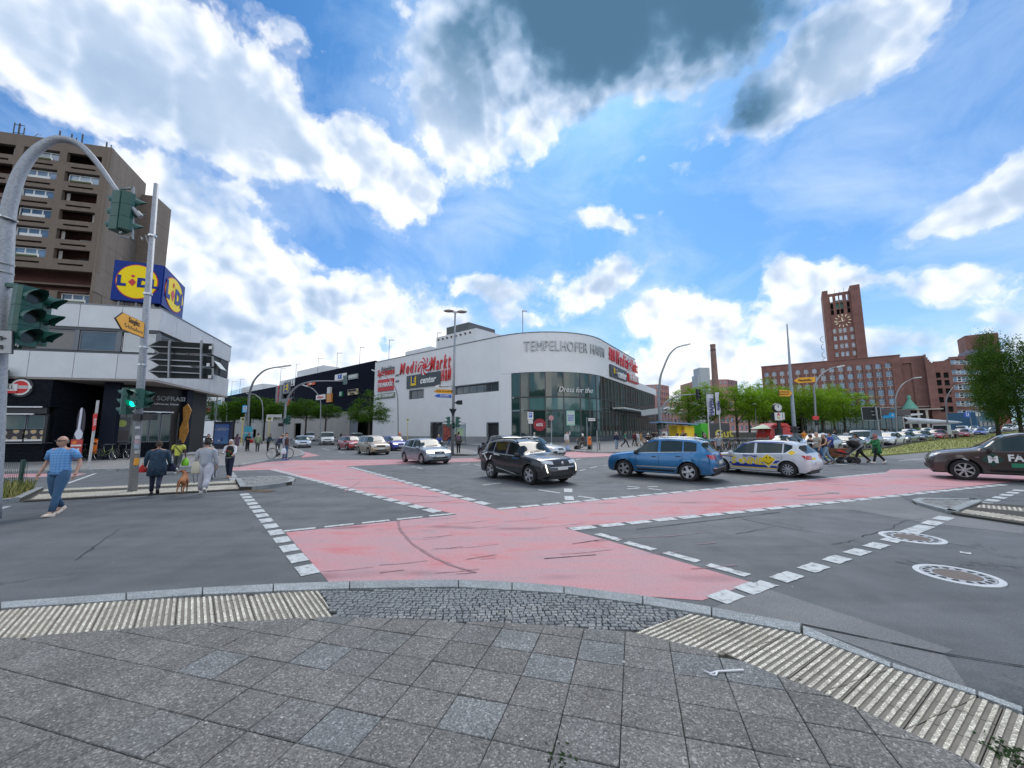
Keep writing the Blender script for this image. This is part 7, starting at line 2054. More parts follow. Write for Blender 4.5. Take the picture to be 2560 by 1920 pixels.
for k in range(8):z0 = h*k/8;x = a+w*(1-.25*(1-k/8)**2);m.face([(x-.09,Y-.012,.12+z0),(x,Y-.012,.12+z0),(a+w*(1-.25*(1-(k+1)/8)**2),Y-.012,.12+z0+h/8),(a+w*(1-.25*(1-(k+1)/8)**2)-.09,Y-.012,.12+z0+h/8)])
m.build('yellow_edge',YEL,t);lettering('Gut',1.15,M('graffiti_yellow',(.55,.50,.08),.6),t,frame((a+(b_-a)*.78,Y-.02,.12+h*.55),(1,0,.1),(-.1,0,1)),.002,.03)
Y = 36;t = thing('food_trailer','rounded red food trailer with an open hatch behind the post clock','food truck');a,b_ = gq(1917,Y),gq(1976,Y);zt_ = P(1950,1057,Y).z;L_ = b_-a
m = MB();N = 10;prof = [(0,.5),(0,1.3),(.1*L_,zt_-.35),(.25*L_,zt_-.05),(.5*L_,zt_),(.75*L_,zt_-.05),(.92*L_,zt_-.35),(L_,1.3),(L_,.5)]
A_ = [m.av((a+p[0],Y,p[1])) for p in prof];B_ = [m.av((a+p[0],Y+2,p[1])) for p in prof];m.fi(A_);m.fi(B_[::-1])
for k in range(len(prof)):m.fi((A_[k],A_[(k+1)%9],B_[(k+1)%9],B_[k]))
m.build('trailer_body',M('trailer_red',(.50,.02,.02),.35,coat=.3,var=.06),t);bx('hatch_opening',BLK,t,a+L_*.22,a+L_*.55,Y-.02,Y,1.2,zt_-.5);MB().bar((a+L_*.08,Y-.5,zt_-.25),(a+L_*.6,Y-.5,zt_-.35),1.0,.08).build('awning',M('awning_red',(.55,.04,.03),.6),t)
MB().lathe([(.3,Y-.05),(.3,Y+.2)],16,(a+L_*.3,0,.42),'y').build('wheel',BLACKR,t);bx('red_crate',MATS['trailer_red'],t,a+L_*.62,a+L_*.85,Y-.5,Y-.1,.12,.9);bx('menu_board',YEL,t,a+L_*.3,a+L_*.42,Y-.1,Y-.05,1.0,1.5)
Y = 37;t = thing('parasol','pale green market parasol left of the red trailer','parasol');x = gq(1902,Y);MB().tube([(x,Y,.12),(x,Y,2.3)],.03,6).build('pole',OFFW,t);MB().lathe([(1.1,1.95),(.6,2.15),(.02,2.35)],8,(x,Y,0)).build('canopy',M('parasol_green',(.45,.52,.38),.7),t)
for k,(x0,x1,y0,y1,yb,tilt,lab) in enumerate(((1769,1782,986,1039,1090,0,'white HAFEN banner, the wider one on the left'),(1789,1796,981,1037,1090,0,'white HAFEN banner, the narrow edge-on one'))):
 Y = 37+k;t = thing('banner_flag',lab,'flag',(0,0,0),0,'white banners on the square');a,b_ = P(x0,y1,Y),P(x1,y0,Y);px_ = a.x+.05 if k==0 else b_.x-.05
 MB().tube([(px_,Y,.12),(px_-.03,Y,b_.z)],.04,8).build('pole',OFFW,t);m = MB();N = 8
 for j in range(N+1):z = a.z+(b_.z-a.z)*j/N;m.v+=[V((a.x+.06,Y-.05,z)),V((b_.x,Y-.05-.12*sin(j*.9),z))]
 for j in range(N):m.fi((j*2,j*2+1,j*2+3,j*2+2))
 m.build('banner_cloth',M('banner_white',(.58,.60,.68),.7),t,flip=False);lettering('HAFEN',.52 if k==0 else .28,M('banner_ink',(.06,.07,.16),.6),t,frame(((a.x+b_.x)/2+.05,Y-.2,(a.z*.6+b_.z*.4)),(0.08,0,1),(-1,0,.08)),.002,.03)
 # canopy arms, table, yellow bin before the centre
Y = 60;t = thing('square_canopy','pale steel canopy with slanted panels beside the entrance of the centre','canopy');a,b_ = P(1640,1030,Y),P(1700,1030,Y)
MB().bar(P(1606,1033,Y+4),P(1672,1024,Y),.6,.9).build('beam',MATS['canopy_grey'],t)
for k in range(12):
 px_ = 1664+(k%6)*7;yy = 1021+(k//6)*8+(k%3)*2;c = P(px_,yy,Y);MB().bar(c+V((-.45,0,-.15)),c+V((.45,0,.15)),1.2,.06).build('roof_panel',OFFW,t)
for px_ in (1668,1672,1676):MB().bar((P(1672,1080,Y).x,Y,.1),P(px_+(px_-1672)*1.5,1030,Y),.12).build('canopy_leg',GALV_D,t)
Y = 35;t = thing('yellow_bin','yellow round-topped bin at the foot of the lamp by the stalls','litter bin');x = gq(1660,Y);MB().lathe([(.28,.12),(.28,1.0),(.2,1.12),(.01,1.15)],16,(x,Y,0)).build('bin_body',YEL,t,smooth=True)
t = thing('sandwich_board','small white sandwich board standing before the entrance of the centre','sign');x = gq(1640,37);MB().box(x-.35,x+.35,37,37.05,.2,1.1).build('board',SIGNW,t)
t = thing('cafe_table_set','row of low tables with coloured covers by the yellow stall','table');
for k in range(4):x = gq(1672,36)+k*.75;bx('table_top',[YEL,REDS,OFFW,BLUE][k],t,x,x+.68,36,36.7,.85,.92);bx('table_base',GALV_D,t,x+.2,x+.4,36.2,36.4,.12,.85)
# cut-out advertising figure is left as a plain printed stand
g_ = G(193,1152,.12);Y = g_.y;t = thing('advertising_cutout','tall printed cut-out stand with a white spoon shape above a red base by the kiosk','advertising stand')
a,b_ = P(174,1145,Y),P(219,1019,Y);w = b_.x-a.x;x0 = a.x;h = b_.z
def pl2(pts2,mt_,nm,y_):m = MB();A_ = [m.av((x0+p[0]*w,Y-y_,.12+p[1]*(h-.12))) for p in pts2];B_ = [m.av((x0+p[0]*w,Y-y_+.03,.12+p[1]*(h-.12))) for p in pts2];m.fi(A_);m.fi(B_[::-1]);[m.fi((A_[k],A_[(k+1)%len(pts2)],B_[(k+1)%len(pts2)],B_[k])) for k in range(len(pts2))];m.build(nm,mt_,t)
pl2([(.05,0),(.95,0),(.95,.4),(.85,.5),(.95,.62),(.9,.85),(.75,.97),(.5,1),(.3,.95),(.2,.8),(.25,.6),(.1,.5),(.05,.4)],M('cutout_dark',(.03,.025,.035),.5),'backing',0)
pl2([(0,.02),(1,.02),(1,.4),(0,.4)],M('cutout_red',(.45,.04,.03),.4,var=.25,scale=5),'red_base',.05)
pl2([(.42,.6),(.46,.98),(.58,1.0),(.64,.97),(.62,.6),(.9,.52),(.85,.42),(.5,.38),(.2,.5)],M('cutout_white',(.62,.63,.72),.5,var=.08),'white_shape',.04)
pl2([(.05,.27),(.95,.27),(.95,.30),(.05,.30)],SIGNW,'base_stripe',.06);pl2([(.55,.06),(.8,.08),(.78,.24),(.52,.22)],SIGNW,'base_field',.06)
pl2([(.08,.33),(.3,.38),(.55,.36),(.5,.32),(.2,.31)],ORANGE,'orange_print',.06)
# delineator beacons by the right-hand carriageway
for k,(px_,yt,yb,tall) in enumerate(((2384,1133,1144,0),(2406.5,1131,1140,0),(2422,1129,1138,0),(2435,1127.5,1137.5,0),(2451,1125.5,1137,0),(2472,1111,1132,1),(2489,1110,1130,1),(2503,1109.5,1128,1))):
 Y = 27+k*.35;c = P(px_,yt,Y);t = thing('delineator',('short red and white lane divider post, ' if not tall else 'taller red and white lane divider post, ')+('leftmost','second from left','third from left','fourth from left','fifth from left','first of the tall ones','middle of the tall ones','last of the tall ones')[k],'bollard',(c.x,Y,0),0,'lane divider posts behind the brown car')
 w = .085;bx('reflector_plate',REDS,t,-w,w,-.015,.015,c.z-.28,c.z);bx('white_stripe',SIGNW,t,-w*.4,w*.8,-.02,-.016,c.z-.22,c.z-.08);bx('post',SIGNW if tall else REDS,t,-.04,.04,-.02,.02,.02,c.z-.28)
 # bridge bus far right
t = thing('lattice_railing','low dark railing along the kerb of the rising carriageway','railing');m = MB()
for k in range(14):
 p = Gh(2440+k*10,1085-k*1.4);m.bar(p+V((0,0,.2)),p+V((0,0,.45)),.07)
m.build('marker_studs',OFFW,t,kind='stuff')
# vehicles
def paint(name,col,metal=.35,rough=.32):
 if name in MATS:return MATS[name]
 m,q,pb = base_nodes(name)
 co = q.n('ShaderNodeTexCoord').outputs['Object'];z = q.n('ShaderNodeSeparateXYZ');q.put(z.inputs[0],co)
 dust = q.m('MULTIPLY',q.ramp(z.outputs[2],[(.15,1),(.6,0)]),q.noise(co,5,5))
 q.put(pb.inputs['Base Color'],q.mix(q.m('MULTIPLY',dust,.5),(*col,1),(.16,.145,.125,1)))
 pb.inputs['Metallic'].default_value = metal;q.put(pb.inputs['Roughness'],q.m('MULTIPLY_ADD',q.noise(co,3,4),.2,rough-.1))
 pb.inputs['Coat Weight'].default_value = .8;pb.inputs['Coat Roughness'].default_value = .05
 return m
CGL = glass('car_glass',(.03,.05,.052),refl=.35);CGL_D = glass('car_glass_tinted',(.01,.014,.016),refl=.3)
TYRE = M('tyre_rubber',(.016,.016,.017),.85,var=.2,scale=20);RIM = M('alloy_rim',(.50,.51,.53),.3,metal=.8,var=.1);RIM_D = M('dark_wheel_inside',(.012,.012,.013),.8,var=0)
HLAMP = M('headlamp_glass',(.55,.58,.60),.12,var=.3,scale=14,coat=.6);TLAMP = M('tail_lamp_red',(.42,.01,.012),.18,var=.2,scale=10,coat=.5);CHROME = M('chrome_trim',(.62,.64,.66),.2,metal=.9,var=0)
LITLAMP = M('lit_headlamp',(1,.93,.8),.2,var=0,emit=1.6)
TRIM = M('black_plastic_trim',(.016,.017,.018),.55,var=.1);PLATE = M('number_plate',(.60,.61,.60),.5,var=0)
SPEC = {'suv':dict(L=4.45,W=1.84,H=1.66,zb=.26,wr=.355,ws=(.195,.785),top=[(0,.62),(.012,.80),(.05,.96),(.13,1.03),(.265,1.10),(.30,1.17),(.42,1.56),(.50,1.645),(.62,1.66),(.80,1.62),(.885,1.53),(.965,1.12),(.985,.98),(1,.70)],belt=[(0,.60),(.05,.86),(.26,1.00),(.6,1.05),(.9,1.12),(.965,1.06),(1,.66)],win=(.315,.52,.545,.735,.75,.86),wsn=(.285,.425),rwn=(.895,.962),roofw=.70),'hatch':dict(L=4.2,W=1.78,H=1.47,zb=.19,wr=.315,ws=(.195,.815),top=[(0,.50),(.015,.66),(.05,.76),(.14,.86),(.25,.93),(.28,.97),(.42,1.38),(.50,1.455),(.62,1.47),(.80,1.43),(.89,1.34),(.965,.98),(.985,.86),(1,.58)],belt=[(0,.50),(.05,.70),(.25,.86),(.6,.91),(.9,.97),(.965,.92),(1,.55)],win=(.30,.52,.545,.77,.79,.86),wsn=(.265,.425),rwn=(.90,.962),roofw=.70),'small':dict(L=3.85,W=1.67,H=1.47,zb=.19,wr=.30,ws=(.19,.825),top=[(0,.50),(.015,.66),(.05,.78),(.12,.87),(.22,.95),(.25,1.0),(.40,1.40),(.48,1.46),(.62,1.47),(.80,1.43),(.90,1.34),(.97,.95),(.985,.86),(1,.58)],belt=[(0,.50),(.05,.72),(.23,.88),(.6,.93),(.9,.98),(.97,.92),(1,.55)],win=(.285,.54,.565,.77,.79,.87),wsn=(.235,.405),rwn=(.905,.965),roofw=.70),'mpv':dict(L=3.95,W=1.70,H=1.59,zb=.19,wr=.30,ws=(.185,.82),top=[(0,.52),(.015,.70),(.05,.84),(.12,.94),(.19,1.02),(.22,1.08),(.37,1.50),(.46,1.57),(.62,1.59),(.82,1.55),(.92,1.44),(.97,1.0),(.985,.9),(1,.58)],belt=[(0,.52),(.05,.76),(.2,.92),(.6,.97),(.9,1.02),(.97,.95),(1,.55)],win=(.26,.52,.545,.77,.79,.88),wsn=(.205,.375),rwn=(.925,.965),roofw=.72),'sedan':dict(L=4.6,W=1.80,H=1.44,zb=.18,wr=.32,ws=(.19,.80),top=[(0,.50),(.012,.64),(.05,.74),(.14,.84),(.27,.92),(.30,.96),(.43,1.35),(.50,1.425),(.62,1.44),(.72,1.39),(.84,1.05),(.88,1.02),(.97,1.0),(.988,.86),(1,.56)],belt=[(0,.50),(.05,.68),(.27,.84),(.6,.90),(.84,.95),(.97,.90),(1,.55)],win=(.32,.52,.54,.70,.71,.77),wsn=(.285,.435),rwn=(.73,.83),roofw=.68),'van':dict(L=4.95,W=1.95,H=1.95,zb=.22,wr=.33,ws=(.185,.80),top=[(0,.55),(.012,.74),(.035,.92),(.10,1.08),(.14,1.16),(.17,1.24),(.28,1.80),(.34,1.92),(.5,1.95),(.9,1.93),(.975,1.88),(.99,1.2),(1,.65)],belt=[(0,.55),(.04,.84),(.15,1.04),(.4,1.12),(.97,1.15),(1,.62)],win=(.20,.37,.38,.381,.38,.381),wsn=(.155,.285),rwn=(.975,.988),roofw=.84),}
def lerpl(pts_,x):
 if x<=pts_[0][0]:return pts_[0][1]
 for a,b_ in zip(pts_,pts_[1:]):
  if x<=b_[0]:t = (x-a[0])/(b_[0]-a[0]);return a[1]+(b_[1]-a[1])*t
 return pts_[-1][1]
def smoothl(pts_,x,w=.012):return (lerpl(pts_,x-w)+lerpl(pts_,x)*2+lerpl(pts_,x+w))/4
WHL = {}
def wheel(t,x,y,r_,side,style=0,far=False):
 k = (round(r_,3),side,style,far)
 if k not in WHL:
  w = r_*.62;s = side
  m = MB();m.lathe([(r_*.66,-w/2),(r_*.93,-w/2),(r_,-w*.32),(r_,w*.32),(r_*.93,w/2),(r_*.66,w/2)],18 if far else 32,(0,0,0),'y');m.f.pop();m.f.pop();m.mi.pop();m.mi.pop();m.lathe([(r_*.665,-w/2),(r_*.665,w/2)],18 if far else 32,(0,0,0),'y');m.f.pop();m.f.pop();m.mi.pop();m.mi.pop();o = m.build('wheel',TYRE,None,smooth=30)
  m = MB();m.cur = 0;m.lathe([(r_*.67,s*w*.44),(r_*.70,s*w*.50),(r_*.63,s*w*.50),(r_*.61,s*w*.30)],18 if far else 32,(0,0,0),'y')
  m.f.pop();m.f.pop();m.mi.pop();m.mi.pop()
  n = {0:5,1:5,2:10,3:7}[style]
  for j in range(n):
   a = 2*pi*j/n;e_ = V((cos(a),0,sin(a)));f_ = V((-e_.z,0,e_.x));w0,w1 = (.12,.19) if style<2 else (.07,.10)
   yo = V((0,s*w*.47,0));yi = V((0,s*w*.36,0))
   p = [e_*r_*.08-f_*r_*w0+yo*1,e_*r_*.65-f_*r_*w1*.8+yo,e_*r_*.65+f_*r_*w1*.8+yo,e_*r_*.08+f_*r_*w0+yo]
   q = [v-yo+yi for v in p];A_ = [m.av(v) for v in p];B_ = [m.av(v) for v in q];m.fi(A_)
   for i in range(4):m.fi((A_[i],A_[(i+1)%4],B_[(i+1)%4],B_[i]))
  m.lathe([(r_*.17,s*w*.30),(r_*.17,s*w*.49),(.001,s*w*.51)],12,(0,0,0),'y')
  m.cur = 1;m.lathe([(r_*.66,s*w*.20),(.001,s*w*.20)],20,(0,0,0),'y')
  o2 = m.build('rim',[RIM,RIM_D],None)
  WHL[k] = (o.data,o2.data);bpy.data.objects.remove(o);bpy.data.objects.remove(o2)
 a,b_ = WHL[k]
 o = bpy.data.objects.new('wheel',a);COL.objects.link(o);o.parent = t;o.location = (x,y,r_)
 o2 = bpy.data.objects.new('rim',b_);COL.objects.link(o2);o2.parent = o
def car(name,label,cat,kind,pos,head,mat,group=None,far=False,z=0.0,style=0,tint=CGL,lamps=HLAMP,plate_txt='B·RT 4127',scale=1.0,trim=False,rails=False,chrome=False,seams=True,pitch=0,grille=None,steer=0):
 s_ = SPEC[kind];L,W_,H_ = s_['L'],s_['W']/2,s_['H']
 t = thing(name,label,cat,(pos[0],pos[1],z),head,group);t.scale = (scale,)*3
 if pitch:t.rotation_euler.y = pitch
 n = 44 if far else 84
 wx = [L*(.5-q) for q in s_['ws']];wr = s_['wr'];Ra = wr*1.16
 rings = [];ss_ = [k/n for k in range(n+1)]
 gw = lambda v:max(0,min(1,v))
 for q in ss_:
  x = L*(.5-q);zt_ = smoothl(s_['top'],q);be = smoothl(s_['belt'],q);be = min(be,zt_-.01)
  pl = 1-.24*gw((.035-q)/.035)**1.8-.09*gw((.16-q)/.16)**1.5-.22*gw((q-.965)/.035)**1.6-.07*gw((q-.85)/.15)**1.5
  hw = W_*pl;zb = s_['zb']+.10*gw((.05-q)/.05)+.14*gw((q-.95)/.05)
  g = gw((zt_-be-.10)/.28);rw = W_*(s_['roofw']+(.90-s_['roofw'])*(1-gw((zt_-be)/(H_-1.0))));rw = min(rw,hw*.93)
  hgt_ = zt_-be
  A_ = [(hw*.80,zb),(hw*.965,zb+.015),(hw*.995,zb+.30*(be-zb)),(hw*1.0,zb+.55*(be-zb)),(hw*.992,zb+.78*(be-zb)),(hw*.975,be-.02),(hw*.945,be)]
  hood = [(hw*.93,be+.30*hgt_),(hw*.80,be+.72*hgt_),(hw*.62,be+.90*hgt_),(hw*.34,be+.98*hgt_),(0,zt_)]
  cabn = [(hw*.925,be+.018),(rw+.015,zt_-.105),(rw*.95,zt_-.040),(rw*.55,zt_-.008),(0,zt_)]
  B_ = [(a[0]+(b_[0]-a[0])*g,a[1]+(b_[1]-a[1])*g) for a,b_ in zip(hood,cabn)]
  sec = A_+B_
  za = 0
  for xw in wx:
   if abs(x-xw)<Ra:za = max(za,wr+sqrt(Ra*Ra-(x-xw)**2))
  sec = [(y,max(zz_,za-(.0 if j>0 else -.0))) for j,(y,zz_) in enumerate(sec)]
  if za:sec[0] = (hw*.55,sec[0][1])
  rings.append((x,sec))
 m = MB();N = len(rings[0][1]);VR = []
 for x,sec in rings:
  row = [m.av((x,-y,zz_)) for y,zz_ in sec]+[m.av((x,y,zz_)) for y,zz_ in sec[-2::-1]];VR.append(row)
 M2 = len(VR[0]);body = [];gl = {}
 w_ = s_['win']
 for k in range(n):
  qm = (ss_[k]+ss_[k+1])/2
  for j in range(M2-1):
   jj = j if j<N-1 else M2-2-j;f_ = (VR[k][j],VR[k][j+1],VR[k+1][j+1],VR[k+1][j]);key = None
   if s_['wsn'][0]<qm<s_['wsn'][1] and jj>=8:key = 'windshield'
   elif s_['rwn'][0]<qm<s_['rwn'][1] and jj>=8 and kind!='van':key = 'rear_window'
   elif jj==7:
    for i in range(3):
     if w_[2*i]<qm<w_[2*i+1]:key = 'side_window%d%s'%(i,'r' if j==jj else 'l')
   (body if key is None else gl.setdefault(key,[])).append(f_)
 def sub(faces,nm,mt_,inset=0):
  ids = {};m2 = MB()
  for f_ in faces:
   m2.fi([ids.setdefault(i,None) if False else (ids[i] if ids.get(i) is not None else ids.__setitem__(i,m2.av(m.v[i])) or ids[i]) for i in f_])
  if inset:
   c = V((0,0,.9));m2.v = [v+(V((v.x*.85,0,.9))-v).normalized()*inset for v in m2.v]
  return m2.build(nm,mt_,t,smooth=38)
 caps = [tuple(VR[0]),tuple(VR[-1])]
 bo = sub(body+caps,'body',mat)
 for key,fs in gl.items():sub(fs,key.rstrip('lr012') if key.startswith('side') else key,tint,.008)
 bvh = BVHTree.FromPolygons([tuple(v) for v in m.v],body+[f_ for fs in gl.values() for f_ in fs]+caps)
 def hit(o,d):
  h = bvh.ray_cast(V(o),V(d));
  return (h[0]-V(d)*.0,h[1]) if h[0] is not None else None
 def decal(nm,mt_,quad,view,nu=5,nv=3,off=.008,par=None):
  """quad of four (a, z) corners as seen along a view; view: 'f','b','r','l' or an angle"""
  ang = {'f':0,'b':pi,'l':pi/2,'r':-pi/2}.get(view,view);dv = V((cos(ang),sin(ang),0));su = V((-dv.y,dv.x,0))
  m2 = MB();grid = []
  for i in range(nu+1):
   row = []
   for j in range(nv+1):
    u,v = i/nu,j/nv
    a = (quad[0][0]*(1-u)+quad[1][0]*u)*(1-v)+(quad[3][0]*(1-u)+quad[2][0]*u)*v;zz_ = (quad[0][1]*(1-u)+quad[1][1]*u)*(1-v)+(quad[3][1]*(1-u)+quad[2][1]*u)*v
    h = hit(su*a+dv*5+V((0,0,zz_)),-dv);row.append(m2.av(h[0]+dv*off) if h else None)
   grid.append(row)
  for i in range(nu):
   for j in range(nv):
    f_ = (grid[i][j],grid[i+1][j],grid[i+1][j+1],grid[i][j+1])
    if None not in f_:m2.fi(f_)
  if m2.f:return m2.build(nm,mt_,par or t,smooth='all')
 def sidetext(txt,size,mt_,x,zc,side=1,bold=.0,shear=0,ext=0,nm='lettering',off=.012):
  dx = -1 if side>0 else 1
  def fn(co):
   px_,pz_ = x+dx*co.x,zc+co.y;h = hit((px_,side*5,pz_),(0,-side,0))
   return V((px_,(h[0].y if h else side*W_)+side*(off+co.z),pz_))
  me = text_mesh(txt,size,bold,0,shear)
  for v in me.vertices:v.co = fn(v.co)
  me.materials.clear();me.materials.append(mt_);o = bpy.data.objects.new(nm,me);COL.objects.link(o);o.parent = t
 t_h = lerpl(s_['belt'],.05)
 # underbody, wheels
 bx('underbody',TRIM,t,-L*.47,L*.47,-W_*.62,W_*.62,s_['zb']-.04,.62)
 for xw in wx:
  for sd in (-1,1):wheel(t,xw,sd*(W_-wr*.33),wr,sd,style,far)
 if not far:
  for xw in wx:
   for sd in (-1,1):
    m2 = MB();pr_ = []
    for k in range(13):
     a = pi*(-.06+1.12*k/12);pr_.append((xw+cos(a)*Ra,wr+sin(a)*Ra,xw+cos(a)*Ra*(1.10 if trim else 1.02),wr+sin(a)*Ra*(1.10 if trim else 1.02)))
    for a,b_ in zip(pr_,pr_[1:]):
     y1 = sd*(W_*.992);m2.face([(a[0],y1-sd*.0,a[1]),(b_[0],y1,b_[1]),(b_[2],y1+sd*.004,b_[3]),(a[2],y1+sd*.004,a[3])]);m2.face([(a[0],y1,a[1]),(b_[0],y1,b_[1]),(b_[0],y1-sd*.2,b_[1]),(a[0],y1-sd*.2,a[1])])
    m2.build('wheel_arch_trim',TRIM,t)
    # lights, grille, plates
 hz = t_h
 def corner(front,sd,ang,q):
  """shift a corner quad so that it is centred on the body's corner as seen under the angle"""
  an = sd*R(ang) if front else pi-sd*R(ang)
  su = V((-sin(an),cos(an)));C = V(((1 if front else -1)*L*.475,sd*W_*.80));ac = C.dot(su);o = 1 if su.y>0 else -1
  return [(ac+sd*o*a,z_) for a,z_ in q],an
 for sd in (-1,1):
  q,an = corner(True,sd,38,[(-.30,hz-.10),(.12,hz-.05),(.20,hz+.07),(-.26,hz+.01)]);decal('headlight',lamps,q,an,6,3,.01)
  tz = lerpl(s_['belt'],.965)-.12
  q,an = corner(False,sd,42,[(-.26,tz-.08),(.14,tz-.07),(.22,tz+.09),(-.24,tz+.08)]);decal('tail_light',TLAMP,q,an,6,3,.01)
 t['_c'] = 0;del t['_c']
 G_ = grille or (.42,.10,.04)
 decal('grille',TRIM,[(-W_*G_[0],hz-G_[1]-.02),(W_*G_[0],hz-G_[1]-.02),(W_*G_[0]*1.1,hz+G_[2]-.03),(-W_*G_[0]*1.1,hz+G_[2]-.03)],'f',6,2,.008)
 decal('lower_grille',TRIM,[(-W_*.55,s_['zb']+.13),(W_*.55,s_['zb']+.13),(W_*.62,s_['zb']+.24),(-W_*.62,s_['zb']+.24)],'f',8,2,.008)
 decal('number_plate',PLATE,[(-.26,hz-.30),(.26,hz-.30),(.26,hz-.19),(-.26,hz-.19)],'f',2,1,.02)
 decal('number_plate',PLATE,[(-.26,hz-.18),(.26,hz-.18),(.26,hz-.07),(-.26,hz-.07)],'b',2,1,.02)
 MBm = MB();mxs = L*(.5-s_['wsn'][0]-.045)
 for sd in (-1,1):
  c = V((mxs,sd*(W_+.09),lerpl(s_['belt'],s_['wsn'][0]+.05)+.05));m2 = MB();m2.xf = MT_(c)@Matrix.Diagonal((.55,1,.72,1));m2.lathe([(.02,-.12),(.11,-.09),(.13,0),(.12,.07),(.03,.11)],10,(0,0,0),'y');m2.xf = None;m2.bar(c-V((0,sd*.08,.03)),c-V((0,sd*.18,.05)),.05);m2.build('mirror',TRIM if trim or far else mat,t,smooth=True)
 if far:return t,decal,sidetext,hit
 if seams:
  for sd,vw in ((1,'l'),(-1,'r')):
   sg = -1 if sd>0 else 1
   for q in (w_[0]+.0,(w_[1]+w_[2])/2,w_[3]+.005):
    xx = L*(.5-q);zb_,zt2 = s_['zb']+.08,lerpl(s_['belt'],q)
    decal('door_seam',TRIM,[(sg*xx-.006,zb_),(sg*xx+.006,zb_),(sg*xx+.006,zt2),(sg*xx-.006,zt2)],vw,1,8,.003)
   for q in (w_[1]-.03,w_[3]-.03):
    xx = L*(.5-q);zh = lerpl(s_['belt'],q)-.13
    decal('door_handle',mat if not trim else TRIM,[(sg*xx-.09,zh-.018),(sg*xx+.09,zh-.018),(sg*xx+.09,zh+.018),(sg*xx-.09,zh+.018)],vw,3,1,.035)
   x0,x1 = L*(.5-w_[0]-.01),L*(.5-w_[3]+.01);zs = s_['zb']+.1
   if chrome:decal('chrome_strip',CHROME,[(sg*x0,zs+.12),(sg*x1,zs+.12),(sg*x1,zs+.165),(sg*x0,zs+.165)],vw,12,1,.012)
   if trim:decal('sill_trim',TRIM,[(sg*x0*1.0,s_['zb']+.0),(sg*x1,s_['zb']+.0),(sg*x1,zs+.05),(sg*x0,zs+.05)],vw,14,2,.006)
 if rails:
  for sd in (-1,1):
   pts_ = []
   for k in range(9):
    q = .42+(.88-.42)*k/8;zt_ = smoothl(s_['top'],q);pts_.append((L*(.5-q),sd*W_*(s_['roofw']-.05),zt_+(.035 if 0<k<8 else -.03)))
   MB().tube(pts_,.016,6).build('roof_rail',CHROME if chrome else TRIM,t,smooth='all')
 for sd in (-1,):
  MB().bar((L*(.5-s_['wsn'][0]-.012),-.45,smoothl(s_['top'],s_['wsn'][0]+.012)+.02),(L*(.5-s_['wsn'][0]-.03),.35,smoothl(s_['top'],s_['wsn'][0]+.03)+.02),.018).build('wiper',TRIM,t)
  # cabin edge trim over the side windows
 decal.corner = corner
 return t,decal,sidetext,hit
def wheels_at(kind,rear,front,side,scale=None):
 """place from the two visible wheel contacts; side -1 = the car's right wheels are seen"""
 a,b_ = Gh(*rear),Gh(*front);d = (b_-a).normalized();n_ = V((-d.y,d.x,0))*-side
 s_ = SPEC[kind];wb = s_['L']*(s_['ws'][1]-s_['ws'][0]);mid = (a+b_)/2+n_*(s_['W']/2-.1)
 off_ = s_['L']*(.5-(s_['ws'][0]+s_['ws'][1])/2)
 return mid-d*off_,atan2(d.y,d.x),(b_-a).length/wb
 # 1 dark grey SUV, three-quarter front
p_,h_,k_ = wheels_at('suv',(1226.8,1195.6),(1323.8,1212),-1)
P_BLK = paint('graphite_paint',(.022,.025,.030),.5,.28)
t,decal,stext,hit = car('parked_car','x','car','suv',p_,h_,P_BLK,trim=True,chrome=False,rails=True,style=0,tint=CGL_D,scale=min(1.0,max(.9,k_)),grille=(.62,.16,.05))
t.name = 'dark_car';tag(t,'dark grey SUV with a white scribbled rear door, turning in the middle of the junction','car')
WSC = M('white_wrap',(.66,.67,.68),.4,var=0)
W_ = SPEC['suv']['W']/2
for q in ([(-1.15,1.10),(-1.05,1.12),(-1.35,.62),(-1.42,.66)],[(-1.38,.62),(-1.31,.64),(-1.72,1.02),(-1.80,.98)],[(-1.0,1.06),(-.55,1.02),(-.55,.99),(-1.0,1.01)],[(-1.95,1.02),(-1.5,1.10),(-1.5,1.06),(-1.95,.96)]):decal('white_scribble',WSC,q,'r',6,3,.006)
decal('chrome_sweep',CHROME,[(-.9,.50),(.55,.30),(.52,.35),(-.85,.545)],'r',14,1,.014)
stext('DRIVE NOW',.075,M('wrap_blue',(.05,.25,.6),.4),-.0+.55,.93,-1)
for sd in (-1,1):
 q,an = decal.corner(True,sd,38,[(-.10,.48),(-.06,.48),(.02,.78),(-.02,.78)]);decal('light_claw',LITLAMP,q,an,2,6,.016)
 q,an = decal.corner(True,sd,38,[(-.06,.38),(.16,.42),(.12,.60),(.0,.64)]);decal('air_intake',TRIM,q,an,4,4,.009)
decal('skid_plate',CHROME,[(-.72,.36),(.72,.36),(.60,.30),(-.60,.30)],'f',10,1,.02);decal('grille_rim',CHROME,[(-.60,.675),(.60,.675),(.60,.655),(-.60,.655)],'f',10,1,.016)
m = MB();m.lathe([(.055,SPEC['suv']['L']/2+.0),(.05,SPEC['suv']['L']/2+.012)],12,(0,0,.80),'x');m.build('badge',CHROME,t)
